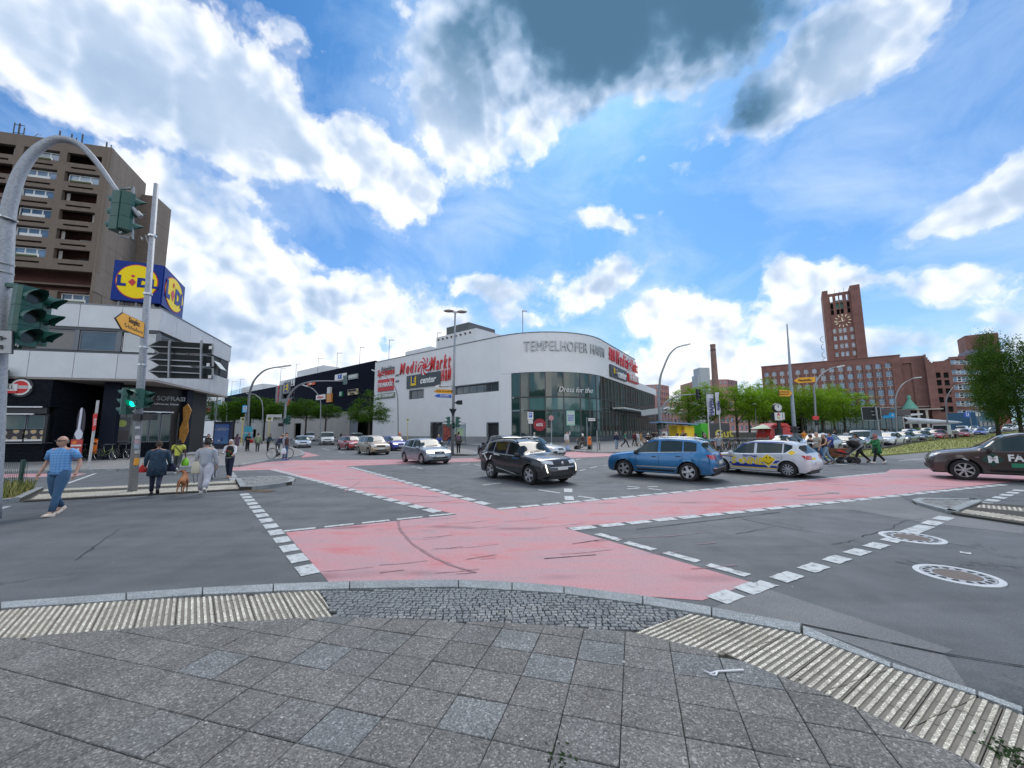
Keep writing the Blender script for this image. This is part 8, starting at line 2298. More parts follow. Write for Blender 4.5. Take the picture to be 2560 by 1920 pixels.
# 2 blue SUV seen from its left
p_,h_,k_ = wheels_at('suv',(1721,1203.6),(1562.4,1192),1)
P_BLUE = paint('blue_metallic',(.02,.15,.34),.55,.3)
t,decal,stext,hit = car('blue_car','metallic blue SUV with roof rails driving left in front of the parked bicycles','car','suv',p_,h_,P_BLUE,trim=True,chrome=True,rails=True,style=0,scale=.94)
for q in ([(-.82,1.03),(1.62,1.125),(1.62,1.145),(-.82,1.05)],):decal('window_trim',CHROME,q,'l',16,1,.012)
decal('rear_bumper_chrome',CHROME,[(-.8,.52),(.8,.52),(.8,.56),(-.8,.56)],'b',12,1,.02);decal('rear_bumper_dark',TRIM,[(-.78,.40),(.78,.40),(.84,.52),(-.84,.52)],'b',12,2,.012)
MB().tube([(-2.15,-.35,.38),(-2.32,-.35,.36),(-2.36,-.35,.42)],.03,6).build('tow_bar',TRIM,t)
m = MB();m.box(-2.05,-1.78,-.66,.66,1.555,1.59);m.build('roof_spoiler',P_BLUE,t)
# 3 white driving-school hatchback
p_,h_,k_ = wheels_at('hatch',(1962.4,1193),(1814,1181.4),1)
P_WHT = paint('white_paint',(.55,.58,.62),.0,.3)
t,decal,stext,hit = car('driving_school_car','white driving school hatchback with yellow SONNE lettering, driving behind the blue SUV','car','hatch',p_,h_,P_WHT,style=2,scale=.97,trim=False)
NAVY = M('wrap_navy',(.015,.04,.30),.4,var=0)
for q,mt_ in (([(-.95,.34),(1.12,.34),(1.12,.42),(-1.0,.48)],NAVY),([(-.9,.44),(-.2,.40),(.4,.46),(-.9,.52)],NAVY),([(.3,.46),(1.12,.56),(1.12,.66),(.5,.60)],NAVY),([(-.85,.30),(1.1,.30),(1.1,.34),(-.85,.335)],YEL),([(.35,.44),(1.1,.50),(1.1,.53),(.35,.47)],YEL),([(-1.5,.78),(-.75,.72),(-.7,.75),(-1.4,.81)],NAVY),([(-1.3,.80),(-.65,.77),(-.65,.79),(-1.3,.83)],YEL)):decal('wrap_stripe',mt_,q,'l',12,2,.006)
decal('roof_edge_stripe',NAVY,[(-1.0,.955),(-.2,1.36),(-.1,1.38),(-.95,.93)],'l',10,1,.01);decal('roof_edge_stripe',NAVY,[(-.25,1.345),(1.3,1.36),(1.3,1.39),(-.2,1.375)],'l',12,1,.01)
stext('S',.40,YEL,.72,.58,1,.012,.15,off=.012);decal('sun_tile',SIGNW,[(-.58,.58),(-.42,.44),(-.26,.58),(-.42,.74)],'l',4,4,.010);decal('sun_tile',YEL,[(-.53,.58),(-.42,.48),(-.31,.58),(-.42,.69)],'l',4,4,.014)
stext('NNE',.40,YEL,-.04,.58,1,.012,.15);stext('Fahrschule',.13,NAVY,.05,.80,1,.003,.15)
decal('smiley_tile',SIGNW,[(.32,.68),(.66,.34),(.98,.72),(.62,.93)],'l',6,6,.010);decal('smiley_tile',YEL,[(.36,.68),(.66,.39),(.93,.71),(.62,.89)],'l',6,6,.015)
for xx in (.58,.72):decal('smiley_eye',BLK,[(xx,.72),(xx+.035,.72),(xx+.035,.80),(xx,.80)],'l',1,1,.02)
decal('smiley_mouth',BLK,[(.48,.58),(.66,.50),(.66,.525),(.50,.60)],'l',3,1,.02);decal('smiley_mouth',BLK,[(.66,.50),(.82,.60),(.80,.62),(.66,.525)],'l',3,1,.02)
decal('rear_tile',SIGNW,[(1.28,.98),(1.5,.84),(1.72,1.0),(1.48,1.14)],'l',4,4,.008);decal('rear_tile',YEL,[(1.36,.98),(1.5,.89),(1.64,1.0),(1.49,1.08)],'l',4,4,.012)
decal('rear_diffuser',TRIM,[(-.62,.24),(.62,.24),(.7,.36),(-.7,.36)],'b',10,2,.014);decal('rear_lettering_tile',YEL,[(-.5,.72),(-.1,.72),(-.1,.80),(-.5,.80)],'b',3,1,.012)
MB().box(-2.0,-1.72,-.58,.58,1.355,1.385).build('roof_spoiler',P_WHT,t)
# 4 brown SUV entering from the right
p_,h_,k_ = wheels_at('suv',(2655,1217),(2405,1203.5),1);p_ = p_+V((.75,.15,0))
P_BRN = paint('brown_metallic',(.055,.038,.034),.5,.32)
t,decal,stext,hit = car('brown_car','dark brown driving school SUV with FAHR lettering, cut off by the right edge','car','suv',p_,h_,P_BRN,style=3,trim=True,scale=1.03)
DGN = M('wrap_dark_green',(.01,.05,.04),.4,var=0);decal('round_wrap',DGN,[(-.95,.75),(-.70,.52),(-.42,.75),(-.68,.99)],'l',6,6,.006)
m = MB();stext('M',.30,SIGNW,.68,.74,1,.015);stext('FAHRTWERK',.30,SIGNW,-.52,.80,1,.010);decal('green_field',M('wrap_green',(.03,.22,.12),.4,var=0),[(-.30,.50),(1.5,.50),(1.5,.64),(-.30,.64)],'l',12,1,.007)
stext('Fahrschule',.10,SIGNW,-.2,.57,1,.002,off=.015);stext('Theorie und Praxis',.08,SIGNW,-.45,.45,1,.001)
decal('side_marker',CHROME,[(-1.08,.80),(-.98,.80),(-.98,.82),(-1.08,.82)],'l',2,1,.01)
# left group
P_SIL = paint('silver_paint',(.27,.31,.36),.6,.3);P_BEI = paint('beige_paint',(.34,.26,.18),.5,.32);P_RED = paint('red_paint',(.36,.015,.018),.2,.3);P_DBL = paint('deep_blue_paint',(.02,.03,.30),.3,.3)
P_SIL2 = paint('pale_silver_paint',(.42,.45,.50),.5,.3);P_VAN = paint('van_white',(.60,.62,.63),.0,.35);P_GRY = paint('grey_paint',(.12,.13,.15),.5,.3);P_DRK = paint('near_black_paint',(.015,.016,.02),.4,.3)
p_,h_,k_ = wheels_at('hatch',(1015.4,1155.6),(1049.3,1160.5),-1)
gp = 'cars waiting left of the shopping centre corner'
t,dc,stx,hh = car('silver_car','small silver grey hatchback with lit headlamps nearest in the left group of cars','car','small',p_,h_,P_SIL,group=gp,lamps=LITLAMP,style=1);
MB().lathe([(.07,1.93),(.065,1.95)],14,(0,0,.70),'x').build('badge',CHROME,t)
DL_ = V((.80,-.60,0));hl = atan2(DL_.y,DL_.x)
def fpos(px,py,kind,ang=hl,sc=1):
 """px,py = ground point under the middle of the front bumper"""
 g_ = Gh(px,py);d = V((cos(ang),sin(ang),0));return g_-d*SPEC[kind]['L']/2*sc
car('beige_car','beige metallic compact between the red car and the small blue car','car','mpv',fpos(953,1137.5,'mpv',R(-52)),R(-52),P_BEI,group=gp,style=1,lamps=HLAMP)
car('red_car','small red hatchback with one headlamp lit, leftmost of the coloured cars','car','small',fpos(893,1125.5,'small',R(-48)),R(-48),P_RED,group=gp,style=1)
car('blue_car','small deep blue hatchback with lit headlamps half hidden behind the beige car','car','small',fpos(1003,1127,'small',R(-52)),R(-52),P_DBL,group=gp,lamps=LITLAMP,style=1)
car('silver_car','pale silver hatchback at the left pavement corner, behind the man with the flat cap','car','hatch',fpos(758,1120,'hatch',R(-58)),R(-58),P_SIL2,group=gp,lamps=HLAMP,style=1)
t,dc,stx,hh = car('delivery_van','white panel van with a teal shape on its side, behind the pale silver hatchback','van','van',fpos(818,1113,'van',R(-62)),R(-62),P_VAN,group='white vans in the left street',trim=True)
dc('lower_bumper',TRIM,[(-.8,.24),(.8,.24),(.85,.62),(-.85,.62)],'f',8,3,.012);dc('teal_mark',M('teal_wrap',(.02,.25,.25),.4),[(-.2,.7),(.2,.9),(.3,1.7),(-.1,1.5)],'r',5,6,.01)
car('delivery_van','white van half hidden behind the van with the teal shape','van','van',fpos(775,1103,'van',R(-60)),R(-60),P_VAN,group='white vans in the left street',far=True)
car('delivery_van','white small van showing only its roof and windscreen behind the red car','van','mpv',fpos(900,1112,'mpv',R(-55)),R(-55),P_VAN,group='white vans in the left street',far=True,scale=1.12)
car('dark_car','black compact SUV partly hidden behind the dark grey SUV, seen from the rear','car','suv',tuple(Gh(1252,1148)),R(118),P_DRK,style=0,trim=True,tint=CGL_D,scale=.97)
car('white_car','white car hidden up to its roof rails behind the dark grey SUV','car','hatch',tuple(Gh(1335,1145)),atan2(-.55,.85),P_VAN,rails=True,scale=1.02)
# white taxis far down the left street
for k in range(3):
 g_ = P(494+k*12,1080,62);car('parked_van',('leftmost','middle','rightmost')[k]+' of three small white vans parked far behind the corner building','van','mpv',(g_.x,62),R(-50),P_VAN,group='white vans parked in the distance',far=True,z=.12,scale=.9)
 # the queue on the avenue: heads towards us
hq = atan2(-RD.y,-RD.x);gp = 'cars queueing on the avenue at the right'
Q = [('sedan',1930,1132,P_SIL2,'silver saloon at the head of the queue, behind the driving school car','silver_car',1),('hatch',2018,1134,P_SIL2,'silver estate with an open window behind the crossing pedestrians','silver_car',1.05),('sedan',2092,1128,P_DRK,'dark open-topped looking car with black roof left of the grey people carrier','dark_car',.95),('van',2140,1123,P_SIL,'grey people carrier, tallest vehicle near the front of the queue','people_carrier',.92),('sedan',2207,1114,P_VAN,'white saloon right behind the grey people carrier','white_car',1),('sedan',2246,1109.5,P_GRY,'dark maroon-grey car with a lit headlamp behind the white saloon','dark_car',1),('sedan',2290,1105,P_DRK,'black car in the middle of the near lane queue','dark_car',1),('hatch',2335,1099.5,P_RED,'dark red hatchback in front of the white flatbed truck','red_car',1),('hatch',2262,1095,P_SIL,'silver car in the farther lane behind the black car','silver_car',1),('hatch',2308,1090,P_VAN,'white car in the farther lane left of the white flatbed truck','white_car',1),('hatch',2403,1094.5,P_RED,'red hatchback in the queue right of the white flatbed truck','red_car',.95),('sedan',2445,1089.5,P_DBL,'blue saloon two places from the far end of the near lane','blue_car',.95),('sedan',2481,1084.5,P_DRK,'last dark saloon of the near lane queue','dark_car',.95),('van',2400,1083,P_VAN,'white van roof in the farther lane behind the red hatchback','delivery_van',.85),('hatch',2432,1078.5,P_SIL2,'pale silver car in the farther lane near the U sign','silver_car',1),('hatch',2467,1075,P_VAN,'white hatchback in the farther lane near the far end','white_car',1),('van',2520,1078,P_VAN,'white box van standing apart at the far end of the avenue','delivery_van',.95)]
for kind,px,py,mt_,lab,nm,sc in Q:
 p_ = fpos(px,py,kind,hq,sc);car(nm,lab,'van' if 'van' in nm else 'car',kind,p_,hq,mt_,group=gp,far=True,z=hgt(p_.x,p_.y),scale=sc,lamps=LITLAMP if 'lit' in lab else HLAMP)
p_ = fpos(2352,1098,'van',hq,.95);t = thing('flatbed_truck','white flatbed truck with a grey load bed in the queue','truck',(p_.x,p_.y,hgt(p_.x,p_.y)),hq,gp)
m = MB();m.prism([(2.3,-.8),(2.3,.8),(.6,.9),(.6,-.9)],.45,1.2);m.prism([(1.9,-.8),(1.9,.8),(.6,.85),(.6,-.85)],1.201,2.1);m.build('cab',P_VAN,t);bx('windshield',CGL,t,1.905,1.92,-.7,.7,1.25,1.95);bx('side_window',CGL,t,.9,1.7,-.87,-.86,1.3,1.9)
m = MB().box(-3.0,.5,-.95,.95,.75,1.15);m.build('load_bed',MGREY,t);bx('bumper',TRIM,t,2.3,2.36,-.8,.8,.35,.6)
for xw in (1.5,-2.0):
 for sd in (-1,1):wheel(t,xw,sd*.8,.35,sd,1,True)
for sd in (-1,1):bx('headlight',HLAMP,t,2.3,2.33,sd*.65-.13,sd*.65+.13,.75,.95)
p_ = P(2503,1060,130);t = thing('city_bus','long pale bus crossing the bridge beneath the right-hand tree','bus',(p_.x,130,1.0),0)
bx('bus_body',M('bus_cream',(.55,.54,.50),.4),t,-5,5,0,2.4,.4,3.0);bx('window_band',CGL_D,t,-4.8,4.8,-.02,-.005,1.5,2.5)
for x in (-3.2,3.0):wheel(t,x,.25,.48,-1,1,True)
# bicycles, scooters
def bicycle(name,label,pos,head,mat,group=None,proto=None,z=.12,lean=0,basket=False,rack=True):
 t = thing(name,label,'bicycle',(pos[0],pos[1],z),head,group)
 if lean:t.rotation_euler = Euler((lean,0,head))
 r_ = .34;wb = 1.06
 for x in (-wb/2,wb/2):
  m = MB();m.tube([(x+r_*cos(a),0,r_+r_*sin(a)) for a in [2*pi*k/24 for k in range(24)]],.019,6,closed=True);w = m.build('wheel',TYRE,t,smooth='all')
  m = MB();m.tube([(x+r_*.94*cos(a),0,r_+r_*.94*sin(a)) for a in [2*pi*k/24 for k in range(24)]],.009,4,closed=True)
  for k in range(14):a = 2*pi*k/14;m.bar((x,.01*(-1)**k,r_),(x+r_*.93*cos(a),0,r_+r_*.93*sin(a)),.004)
  m.build('spoked_rim',RIM,w,kind=None)
 bb = (-.05,0,.30);hd = (.36,0,.92);st_ = (-.22,0,.78)
 m = MB();m.tube([bb,(.20,0,.45),(.40,0,.80)],.02,6).tube([(-.20,0,.72),(.33,0,.86)] if not rack else [(-.14,0,.5),(.36,0,.72)],.016,6).tube([bb,st_],.018,6).tube([bb,(-wb/2,0,r_)],.013,5).tube([(-wb/2,0,r_),(-.19,0,.70)],.011,5).tube([(wb/2,0,r_),(.40,0,.72),hd],.017,6)
 m.build('frame',mat,t,smooth='all')
 m = MB();m.tube([hd,(.33,0,1.02),(.28,.26,1.04),(.10,.30,1.02)],.012,6).tube([(.33,0,1.02),(.28,-.26,1.04),(.10,-.30,1.02)],.012,6);m.build('handlebar',GALV_D,t,smooth='all')
 MB().tube([st_,(-.24,0,.90)],.012,5).build('seat_post',GALV,t);m = MB();m.prism([(-.38,-.07),(-.38,.07),(-.2,.04),(-.1,.015),(-.1,-.015),(-.2,-.04)],.90,.95);m.build('saddle',BLACKR,t)
 m = MB();m.lathe([(.09,-.02),(.09,-.012)],12,(bb[0],0,bb[2]),'y').bar((bb[0],-.05,bb[2]),(bb[0]+.12,-.05,bb[2]-.12),.02).bar((bb[0],.05,bb[2]),(bb[0]-.12,.05,bb[2]+.12),.02);m.build('crank',TRIM,t)
 if rack:MB().bar((-.78,0,.70),(-.3,0,.72),.12,.015).bar((-.62,.06,.70),(-wb/2,.05,r_),.01).bar((-.62,-.06,.70),(-wb/2,-.05,r_),.01).build('luggage_rack',GALV_D,t)
 if basket:
  m = MB();m.box(.40,.72,-.16,.16,.80,.82);[m.bar((.40+.32*(k%2),-.16+.32*(k//2),.8),(.38+.38*(k%2),-.19+.38*(k//2),1.02),.015) for k in range(4)];m.box(.37,.76,-.2,-.18,.98,1.02).box(.37,.76,.18,.2,.98,1.02);m.build('basket',BLACKM,t)
 return t
WB_ = paint('bike_white',(.6,.6,.6),0,.4);GB_ = paint('bike_green',(.16,.22,.04),.1,.4);BB_ = paint('bike_black',(.02,.02,.02),.1,.4);RB_ = paint('bike_red',(.35,.02,.02),.1,.4);LB_ = paint('bike_blue',(.03,.20,.35),.1,.4);SB_ = paint('bike_silver',(.35,.36,.37),.5,.4)
g1,g2 = G(674,1146.5,.12),G(725,1146,.12);bicycle('bicycle','white city bicycle standing side-on at the kerb beside the man with the flat cap',((g1+g2)/2),atan2((g2-g1).y,(g2-g1).x),WB_)
g1 = G(285,1150,.12);bicycle('bicycle','olive green bicycle leaning behind the orange bin in front of the restaurant',(g1.x-.55,g1.y),R(-4),GB_,'bicycles parked by the corner building');bicycle('bicycle','dark bicycle mostly hidden behind the olive green one',(g1.x-.2,g1.y+.6),R(-8),BB_,'bicycles parked by the corner building')
g1 = G(205,1150,.12);bicycle('bicycle','dark bicycle propped in front of the printed cut-out stand',(g1.x,g1.y-.3),R(10),BB_,'bicycles parked by the corner building')
g1 = G(544,1196,0);bicycle('bicycle','silver bicycle seen end-on, pushed by the white-haired woman',(g1.x-.3,g1.y+.2),R(-58),SB_,z=0)
g1 = G(1499,1124,.12);bicycle('bicycle','green bicycle chained to the bare steel pole right of the orange bin',(g1.x,g1.y),R(80),GB_)
ORD = 'first second third fourth fifth sixth seventh eighth ninth tenth eleventh twelfth thirteenth fourteenth fifteenth sixteenth seventeenth eighteenth nineteenth twentieth twenty-first twenty-second twenty-third'.split()
protos = [bicycle('parked_bicycle','x',(0,0),0,mt_,'bicycles parked in rows on the square',basket=(k%2==0)) for k,mt_ in enumerate((BB_,SB_,LB_,GB_,RB_))]
for i in range(46):
 px = 1650+(i%23)*11.6+ru(-4,4);Y = 31.5+(i//23)*3+ru(-.4,.4);x = P(px,1000,Y).x
 o = protos[i] if i<5 else copy_tree(protos[i%5])
 o.location = (x,Y,.12);o.rotation_euler = Euler((R(ru(-8,8)),0,R(rnd.choice((62,248))+ru(-14,14))))
 c_ = ('black','silver','blue','green','red')[i%5]
 o['label'] = '%s bicycle, %s from the left in the %s row of the bicycle park'%(c_,ORD[i%23],'front' if i<23 else 'back')
rk = MB()
t = thing('bike_rack','row of steel hoops holding the parked bicycles on the square','bike rack')
for i in range(12):
 x = P(1655+i*22,1000,33).x;MB().tube([(x,32.6,.12),(x,32.6,.85),(x,33.3,.85),(x,33.3,.12)],.025,6).build('rack_hoop',GALV,t)
def scooter(label,pos,head,mat,z=0,name='motor_scooter'):
 t = thing(name,label,'scooter',(pos[0],pos[1],z),head)
 for x in (-.62,.62):MB().lathe([(.12,-.05),(.22,-.05),(.24,0),(.22,.05),(.12,.05)],18,(x,0,.24),'y').build('wheel',TYRE,t,smooth=True)
 m = MB();m.prism([(-.85,-.12),(-.85,.12),(-.3,.17),(.0,.15),(.0,-.15),(-.3,-.17)],.38,.72);m.prism([(0.0,-.14),(0.0,.14),(.38,.14),(.38,-.14)],.28,.36);m.build('body',mat,t,smooth=True)
 m = MB();m.bar((.36,0,.3),(.48,0,.95),.3,.07).bar((.48,0,.95),(.62,0,.24),.06);m.build('front_shield',mat,t);MB().bar((.50,-.3,1.02),(.50,.3,1.02),.035).build('handlebar',BLACKM,t);MB().box(-.8,-.15,-.14,.14,.73,.80).build('seat',BLACKR,t);MB().lathe([(.08,.56),(.06,.60)],12,(0,0,.92),'x').build('headlight',HLAMP,t)
 return t
g1 = G(1458,1126.5,.0);SC1 = scooter('olive and black motor scooter ridden in front of the glazed corner',(g1.x,g1.y),R(172),paint('scooter_olive',(.06,.07,.05),.2,.4))
g1 = G(478,1133,.12);scooter('white and dark motor scooter parked beside the black column',(g1.x,g1.y+1.5),R(-20),paint('scooter_white',(.45,.44,.5),.2,.4),.12)
g1 = G(1097,1128,0);scooter('small scooter half hidden behind the silver hatchback, its rider in a cream helmet',(g1.x,g1.y),R(-50),BB_,0)
g1 = P(1616,1100,30);scooter('dark red mobility scooter on the pavement beyond the blue SUV',(g1.x,30),R(-100),RB_,.12,'mobility_scooter')
# people
def cloth(name,col,var=.16,scale=9):return M(name,col,.85,var=var,scale=scale,bump=.3,bscale=18)
PEND = []
HAIR_D = M('hair_dark',(.012,.009,.008),.7,var=.3,scale=30);HAIR_B = M('hair_brown',(.055,.03,.02),.7,var=.3,scale=30);HAIR_W = M('hair_white',(.55,.53,.50),.8,var=.15,scale=30);HAIR_G = M('hair_grey',(.22,.20,.18),.8,var=.2,scale=30);HAIR_Y = M('hair_blonde',(.40,.28,.12),.7,var=.2,scale=30)
DARKF = M('face_dark',(.03,.015,.012),.5,var=0)
def skin_tmp(chains,r_sub=1):
 """chains: list of (start_ref or None, [(pos, radius)...]); returns a temp object carrying a skin modifier"""
 me = bpy.data.meshes.new('tmp');v = [];e = [];rad = [];roots = [];names = {}
 for start,key,ptsl in chains:
  prev = names[start] if start else None
  for k,(p,r_) in enumerate(ptsl):
   v.append(tuple(p));rad.append(r_);i = len(v)-1
   if prev is not None:e.append((prev,i))
   else:roots.append(i)
   prev = i;names['%s%d'%(key,k)] = i
 me.from_pydata(v,e,[]);o = bpy.data.objects.new('tmp',me);COL.objects.link(o)
 o.modifiers.new('s','SKIN');sv = me.skin_vertices[0].data
 for i,r_ in enumerate(rad):sv[i].radius = (r_,r_)
 for i in roots:sv[i].use_root = True
 sb = o.modifiers.new('u','SUBSURF');sb.levels = r_sub;sb.render_levels = r_sub
 return o
def head_geo(m,c,fw_,up_,s=1.0):
 """ellipsoid head with nose, ears, eyes and mouth; c = centre"""
 f_ = V(fw_).normalized();r_ = f_.cross(V((0,0,1))).normalized();u_ = r_.cross(f_)
 X = lambda x,y,z:c+(r_*x+f_*y+u_*z)*s
 n,k = 14,10;rings = []
 for i in range(k+1):
  ph = pi*i/k;z = cos(ph)*.118;rr_ = sin(ph);jaw = 1-.22*max(0,-cos(ph))
  rings.append([m.av(X(.078*rr_*jaw*cos(2*pi*j/n),(.098*rr_*sin(2*pi*j/n))+(.012 if z<-.03 else 0),z)) for j in range(n)])
 m.cur = 0
 for a,b_ in zip(rings,rings[1:]):
  for j in range(n):m.fi((a[j],a[(j+1)%n],b_[(j+1)%n],b_[j]))
 m.face([X(-.014,.09,-.02),X(.014,.09,-.02),X(0,.122,-.022)]);m.face([X(-.014,.09,-.02),X(0,.122,-.022),X(0,.095,.028)]);m.face([X(.014,.09,-.02),X(0,.095,.028),X(0,.122,-.022)])
 for sd in (-1,1):
  m.face([X(sd*.078,-.01,.02),X(sd*.094,-.018,.028),X(sd*.09,-.012,-.03),X(sd*.078,.0,-.03)])
  m.cur = 1;m.face([X(sd*.02,.094,.012),X(sd*.042,.086,.012),X(sd*.042,.087,.024),X(sd*.02,.095,.024)]);m.cur = 0
 m.cur = 1;m.face([X(-.022,.102,-.052),X(.022,.102,-.052),X(.020,.1025,-.045),X(-.020,.1025,-.045)]);m.cur = 0
 return X
def hair_geo(m,X,style):
 n,k = 14,10;g = 1.10
 for i in range(k):
  for j in range(n):
   a0,a1 = pi*i/k,pi*(i+1)/k;b0,b1 = 2*pi*j/n,2*pi*(j+1)/n;am_,bm_ = (a0+a1)/2,(b0+b1)/2
   z,y = cos(am_),sin(am_)*sin(bm_)
   if style=='fringe':keep = -.35<z<.35 and y<.15
   else:keep = (z>.42 or (y<.30 and z>-.45))
   if style in ('cap','helmet'):keep = z>.18 or (style=='helmet' and y<.35 and z>-.5)
   if style=='scarf':keep = not (y>.6 and -.6<z<.45)
   if style=='long':keep = keep or (y<.1)
   if not keep:continue
   gg = (1.02 if style=='fringe' else g)*(1.14 if style in ('helmet','scarf') else 1.0)*(1.08 if style=='afro' else 1)+(.03 if style!='cap' and (i+j)%2 else 0)
   P_ = lambda a,b_:X(.078*gg*sin(a)*cos(b_),.098*gg*sin(a)*sin(b_)-.004,.118*gg*cos(a))
   m.face([P_(a0,b0),P_(a0,b1),P_(a1,b1),P_(a1,b0)])
 if style=='bun':sp = MB();q = X(0,-.10,.06);m.v+=[];[m.face([q+V((cos(a)*.045,sin(a)*.045,-.03)),q+V((cos(a+.9)*.045,sin(a+.9)*.045,-.03)),q+V((cos(a+.9)*.03,sin(a+.9)*.03,.04)),q+V((cos(a)*.03,sin(a)*.03,.04))]) for a in [k*.9 for k in range(7)]]
 if style=='long':[m.face([X(x0,-.10,.02),X(x0+.045,-.10,.02),X(x0+.04,-.12,-.26),X(x0+.005,-.12,-.26)]) for x0 in (-.09,-.045,0,.045)]
 if style=='cap':m.face([X(-.06,.09,.045),X(.06,.09,.045),X(.045,.16,.035),X(-.045,.16,.035)])
def loft(m,secs,n=12):
 rings = []
 for c,rx,ry in secs:rings.append([m.av(V(c)+V((cos(2*pi*j/n)*rx,sin(2*pi*j/n)*ry,0))) for j in range(n)])
 for a,b_ in zip(rings,rings[1:]):
  for j in range(n):m.fi((a[j],a[(j+1)%n],b_[(j+1)%n],b_[j]))
 m.fi(rings[0][::-1]);m.fi(rings[-1]);return m
def person(label,pos,face,h=1.72,top=None,bot=None,shoe=None,skin=0,hair=('short',HAIR_D),sleeve='short',legs=((10,5),(-10,12)),arms=((5,6,12),(5,6,12)),lean=0,girth=1.0,hem=.90,flare=1.0,shorts=False,skirt=None,group=None,look=0,seat=None,vest=None,fingers=False,glasses=False,name='person',coll=False):
 """face: heading in degrees (0 = +x, 90 = away); legs: (thigh forward, knee bend); arms: (forward, outward, elbow bend)"""
 s = h/1.75;t = thing(name,label,'person',tuple(pos),R(face-90),group,s)
 K_ = lambda a,l:V((0,sin(R(a))*l,-cos(R(a))*l))
 hips = [V((sd*.09,0,0)) for sd in (-1,1)];kn,an_,ft = [],[],[]
 for i in (0,1):
  a,k = legs[i];q = hips[i]+K_(a,.43)+V((0,0,0));kn.append(q);w = q+K_(a-k,.42);an_.append(w);ft.append(a-k)
 low = min(w.z-.085+min(0,sin(R(ft[i])))*.0 for i,w in enumerate(an_));pz = -low if seat is None else seat
 up = V((0,sin(R(lean)),cos(R(lean))));pel = V((0,0,pz));sh = lambda l:pel+up*l
 kn = [k+pel for k in kn];an_ = [a+pel for a in an_];hips = [q+pel for q in hips]
 arm = []
 for i,sd in enumerate((-1,1)):
  a,o,e = arms[i];a2 = a+degrees(0);S_ = sh(.46)+V((sd*.185*(girth*.3+.7),0,0));du = V((sd*sin(R(o)),sin(R(a))*cos(R(o)),-cos(R(a))*cos(R(o))));E_ = S_+du*.28
  df = V((sd*sin(R(o))*.4-sd*max(0,e-30)/160,sin(R(a+e)),-cos(R(a+e)))).normalized();Wp = E_+df*.25;arm.append((S_,E_,Wp,df,sd))
 nb = sh(.53);hc = sh(.66)+V((0,.025+.0,0));
 fwd = V((sin(R(look)),cos(R(look)),0))
 ch = [(None,'p',[(pel,.10),(sh(.14),.095),(sh(.34),.115),(sh(.46),.085),(nb,.052),(sh(.60),.05)])]
 for i in (0,1):tdir = V((0,cos(R(ft[i]*.6)),sin(R(ft[i]*.6))));ch.append(('p0','l%d'%i,[(hips[i],.085),(kn[i],.055),(an_[i],.038),(an_[i]+tdir*.12-V((0,0,.04)),.03)]))
 for i,(S_,E_,Wp,df,sd) in enumerate(arm):
  ch.append(('p3','a%d'%i,[(S_,.055),(E_,.040),(Wp,.027),(Wp+df*.075,.033)]))
  sx = V((0,1,0)) if abs(df.y)<.7 else V((1,0,0));sx = (sx-df*sx.dot(df)).normalized();inn = df.cross(sx)*(-sd)
  for k in range(4):
   ln = (.075,.085,.08,.06)[k];b0 = Wp+df*.075+sx*(.024-.016*k);ch.append((None,'f%d%d'%(i,k),[(b0,.0095),(b0+df*ln*.55+inn*.006,.009),(b0+df*ln+inn*.028,.007)]))
  b0 = Wp+df*.03+sx*.02;ch.append((None,'t%d'%i,[(b0,.011),(b0+sx*.028+df*.03,.0095),(b0+sx*.034+df*.062+inn*.01,.008)]))
 tmp = skin_tmp(ch)
 PEND.append((tmp,t,hc,fwd,SKINS[skin]))
 # clothes
 tm = top;m = MB();g = girth
 if tm:
  hz = .90-.95+(hem-.90)
  secs = [(sh(hem-.95)*1.0,.165*g*flare,.125*g*flare),(sh(.02),.165*g*(1+(flare-1)*.5),.125*g),(sh(.16),.150*g,.118*g),(sh(.32),.172*g,.125*g),(sh(.43),.185*g,.105*g),(sh(.485),.14*g,.085),(sh(.525),.068,.066)]
  for k_,q in enumerate(secs[:-1]):secs[k_] = (q[0]+V((ru(-.006,.006),ru(-.006,.006),0)),q[1],q[2])
  loft(m,secs,16)
  if sleeve!='none':
   for S_,E_,Wp,df,sd in arm:
    b0 = S_-V((sd*.05,0,-.005))
    if sleeve=='short':m.tube([b0,S_+(E_-S_)*.15,S_+(E_-S_)*.72],[.062,.072*g**.5,.072],10)
    else:m.tube([b0,S_+(E_-S_)*.2,E_,E_+(Wp-E_)*.5,Wp],[.062,.070*g**.5,.058*g**.5,.052,.042],10)
  m.build('shirt',tm,t,smooth='all')
  if coll:MB().tube([sh(.50)+V((cos(a)*.075,sin(a)*.072-.002,cos(a*2)*.01)) for a in [2*pi*k/12 for k in range(12)]],.016,6,closed=True).build('collar',tm,t,smooth='all')
 if vest:m = MB();loft(m,[(sh(-.02),.172*g,.135*g),(sh(.16),.160*g,.13*g),(sh(.32),.178*g,.135*g),(sh(.44),.165*g,.112*g),(sh(.49),.12,.09)],16);m.build('waistcoat',vest,t,smooth='all')
 if bot:
  m = MB();loft(m,[(pel-V((0,0,.08)),.155*g,.115*g),(pel,.165*g,.122*g),(sh(.10),.148*g,.113*g)],16)
  for i in (0,1):
   kk = kn[i]+(an_[i]-kn[i])*.1;w_ = 1.0 if not isinstance(shorts,float) else shorts
   if shorts is True:m.tube([hips[i]+V((0,0,.03)),hips[i].lerp(kn[i],.4),kn[i]],[.098*g,.095*g,.085],12)
   else:m.tube([hips[i]+V((0,0,.03)),hips[i].lerp(kn[i],.4),kn[i],kn[i].lerp(an_[i],.5),an_[i]+V((0,0,.015))],[.100*g,.096*g*w_,.070*w_,.062*w_,.056*w_],12)
  m.build('trousers',bot,t,smooth='all')
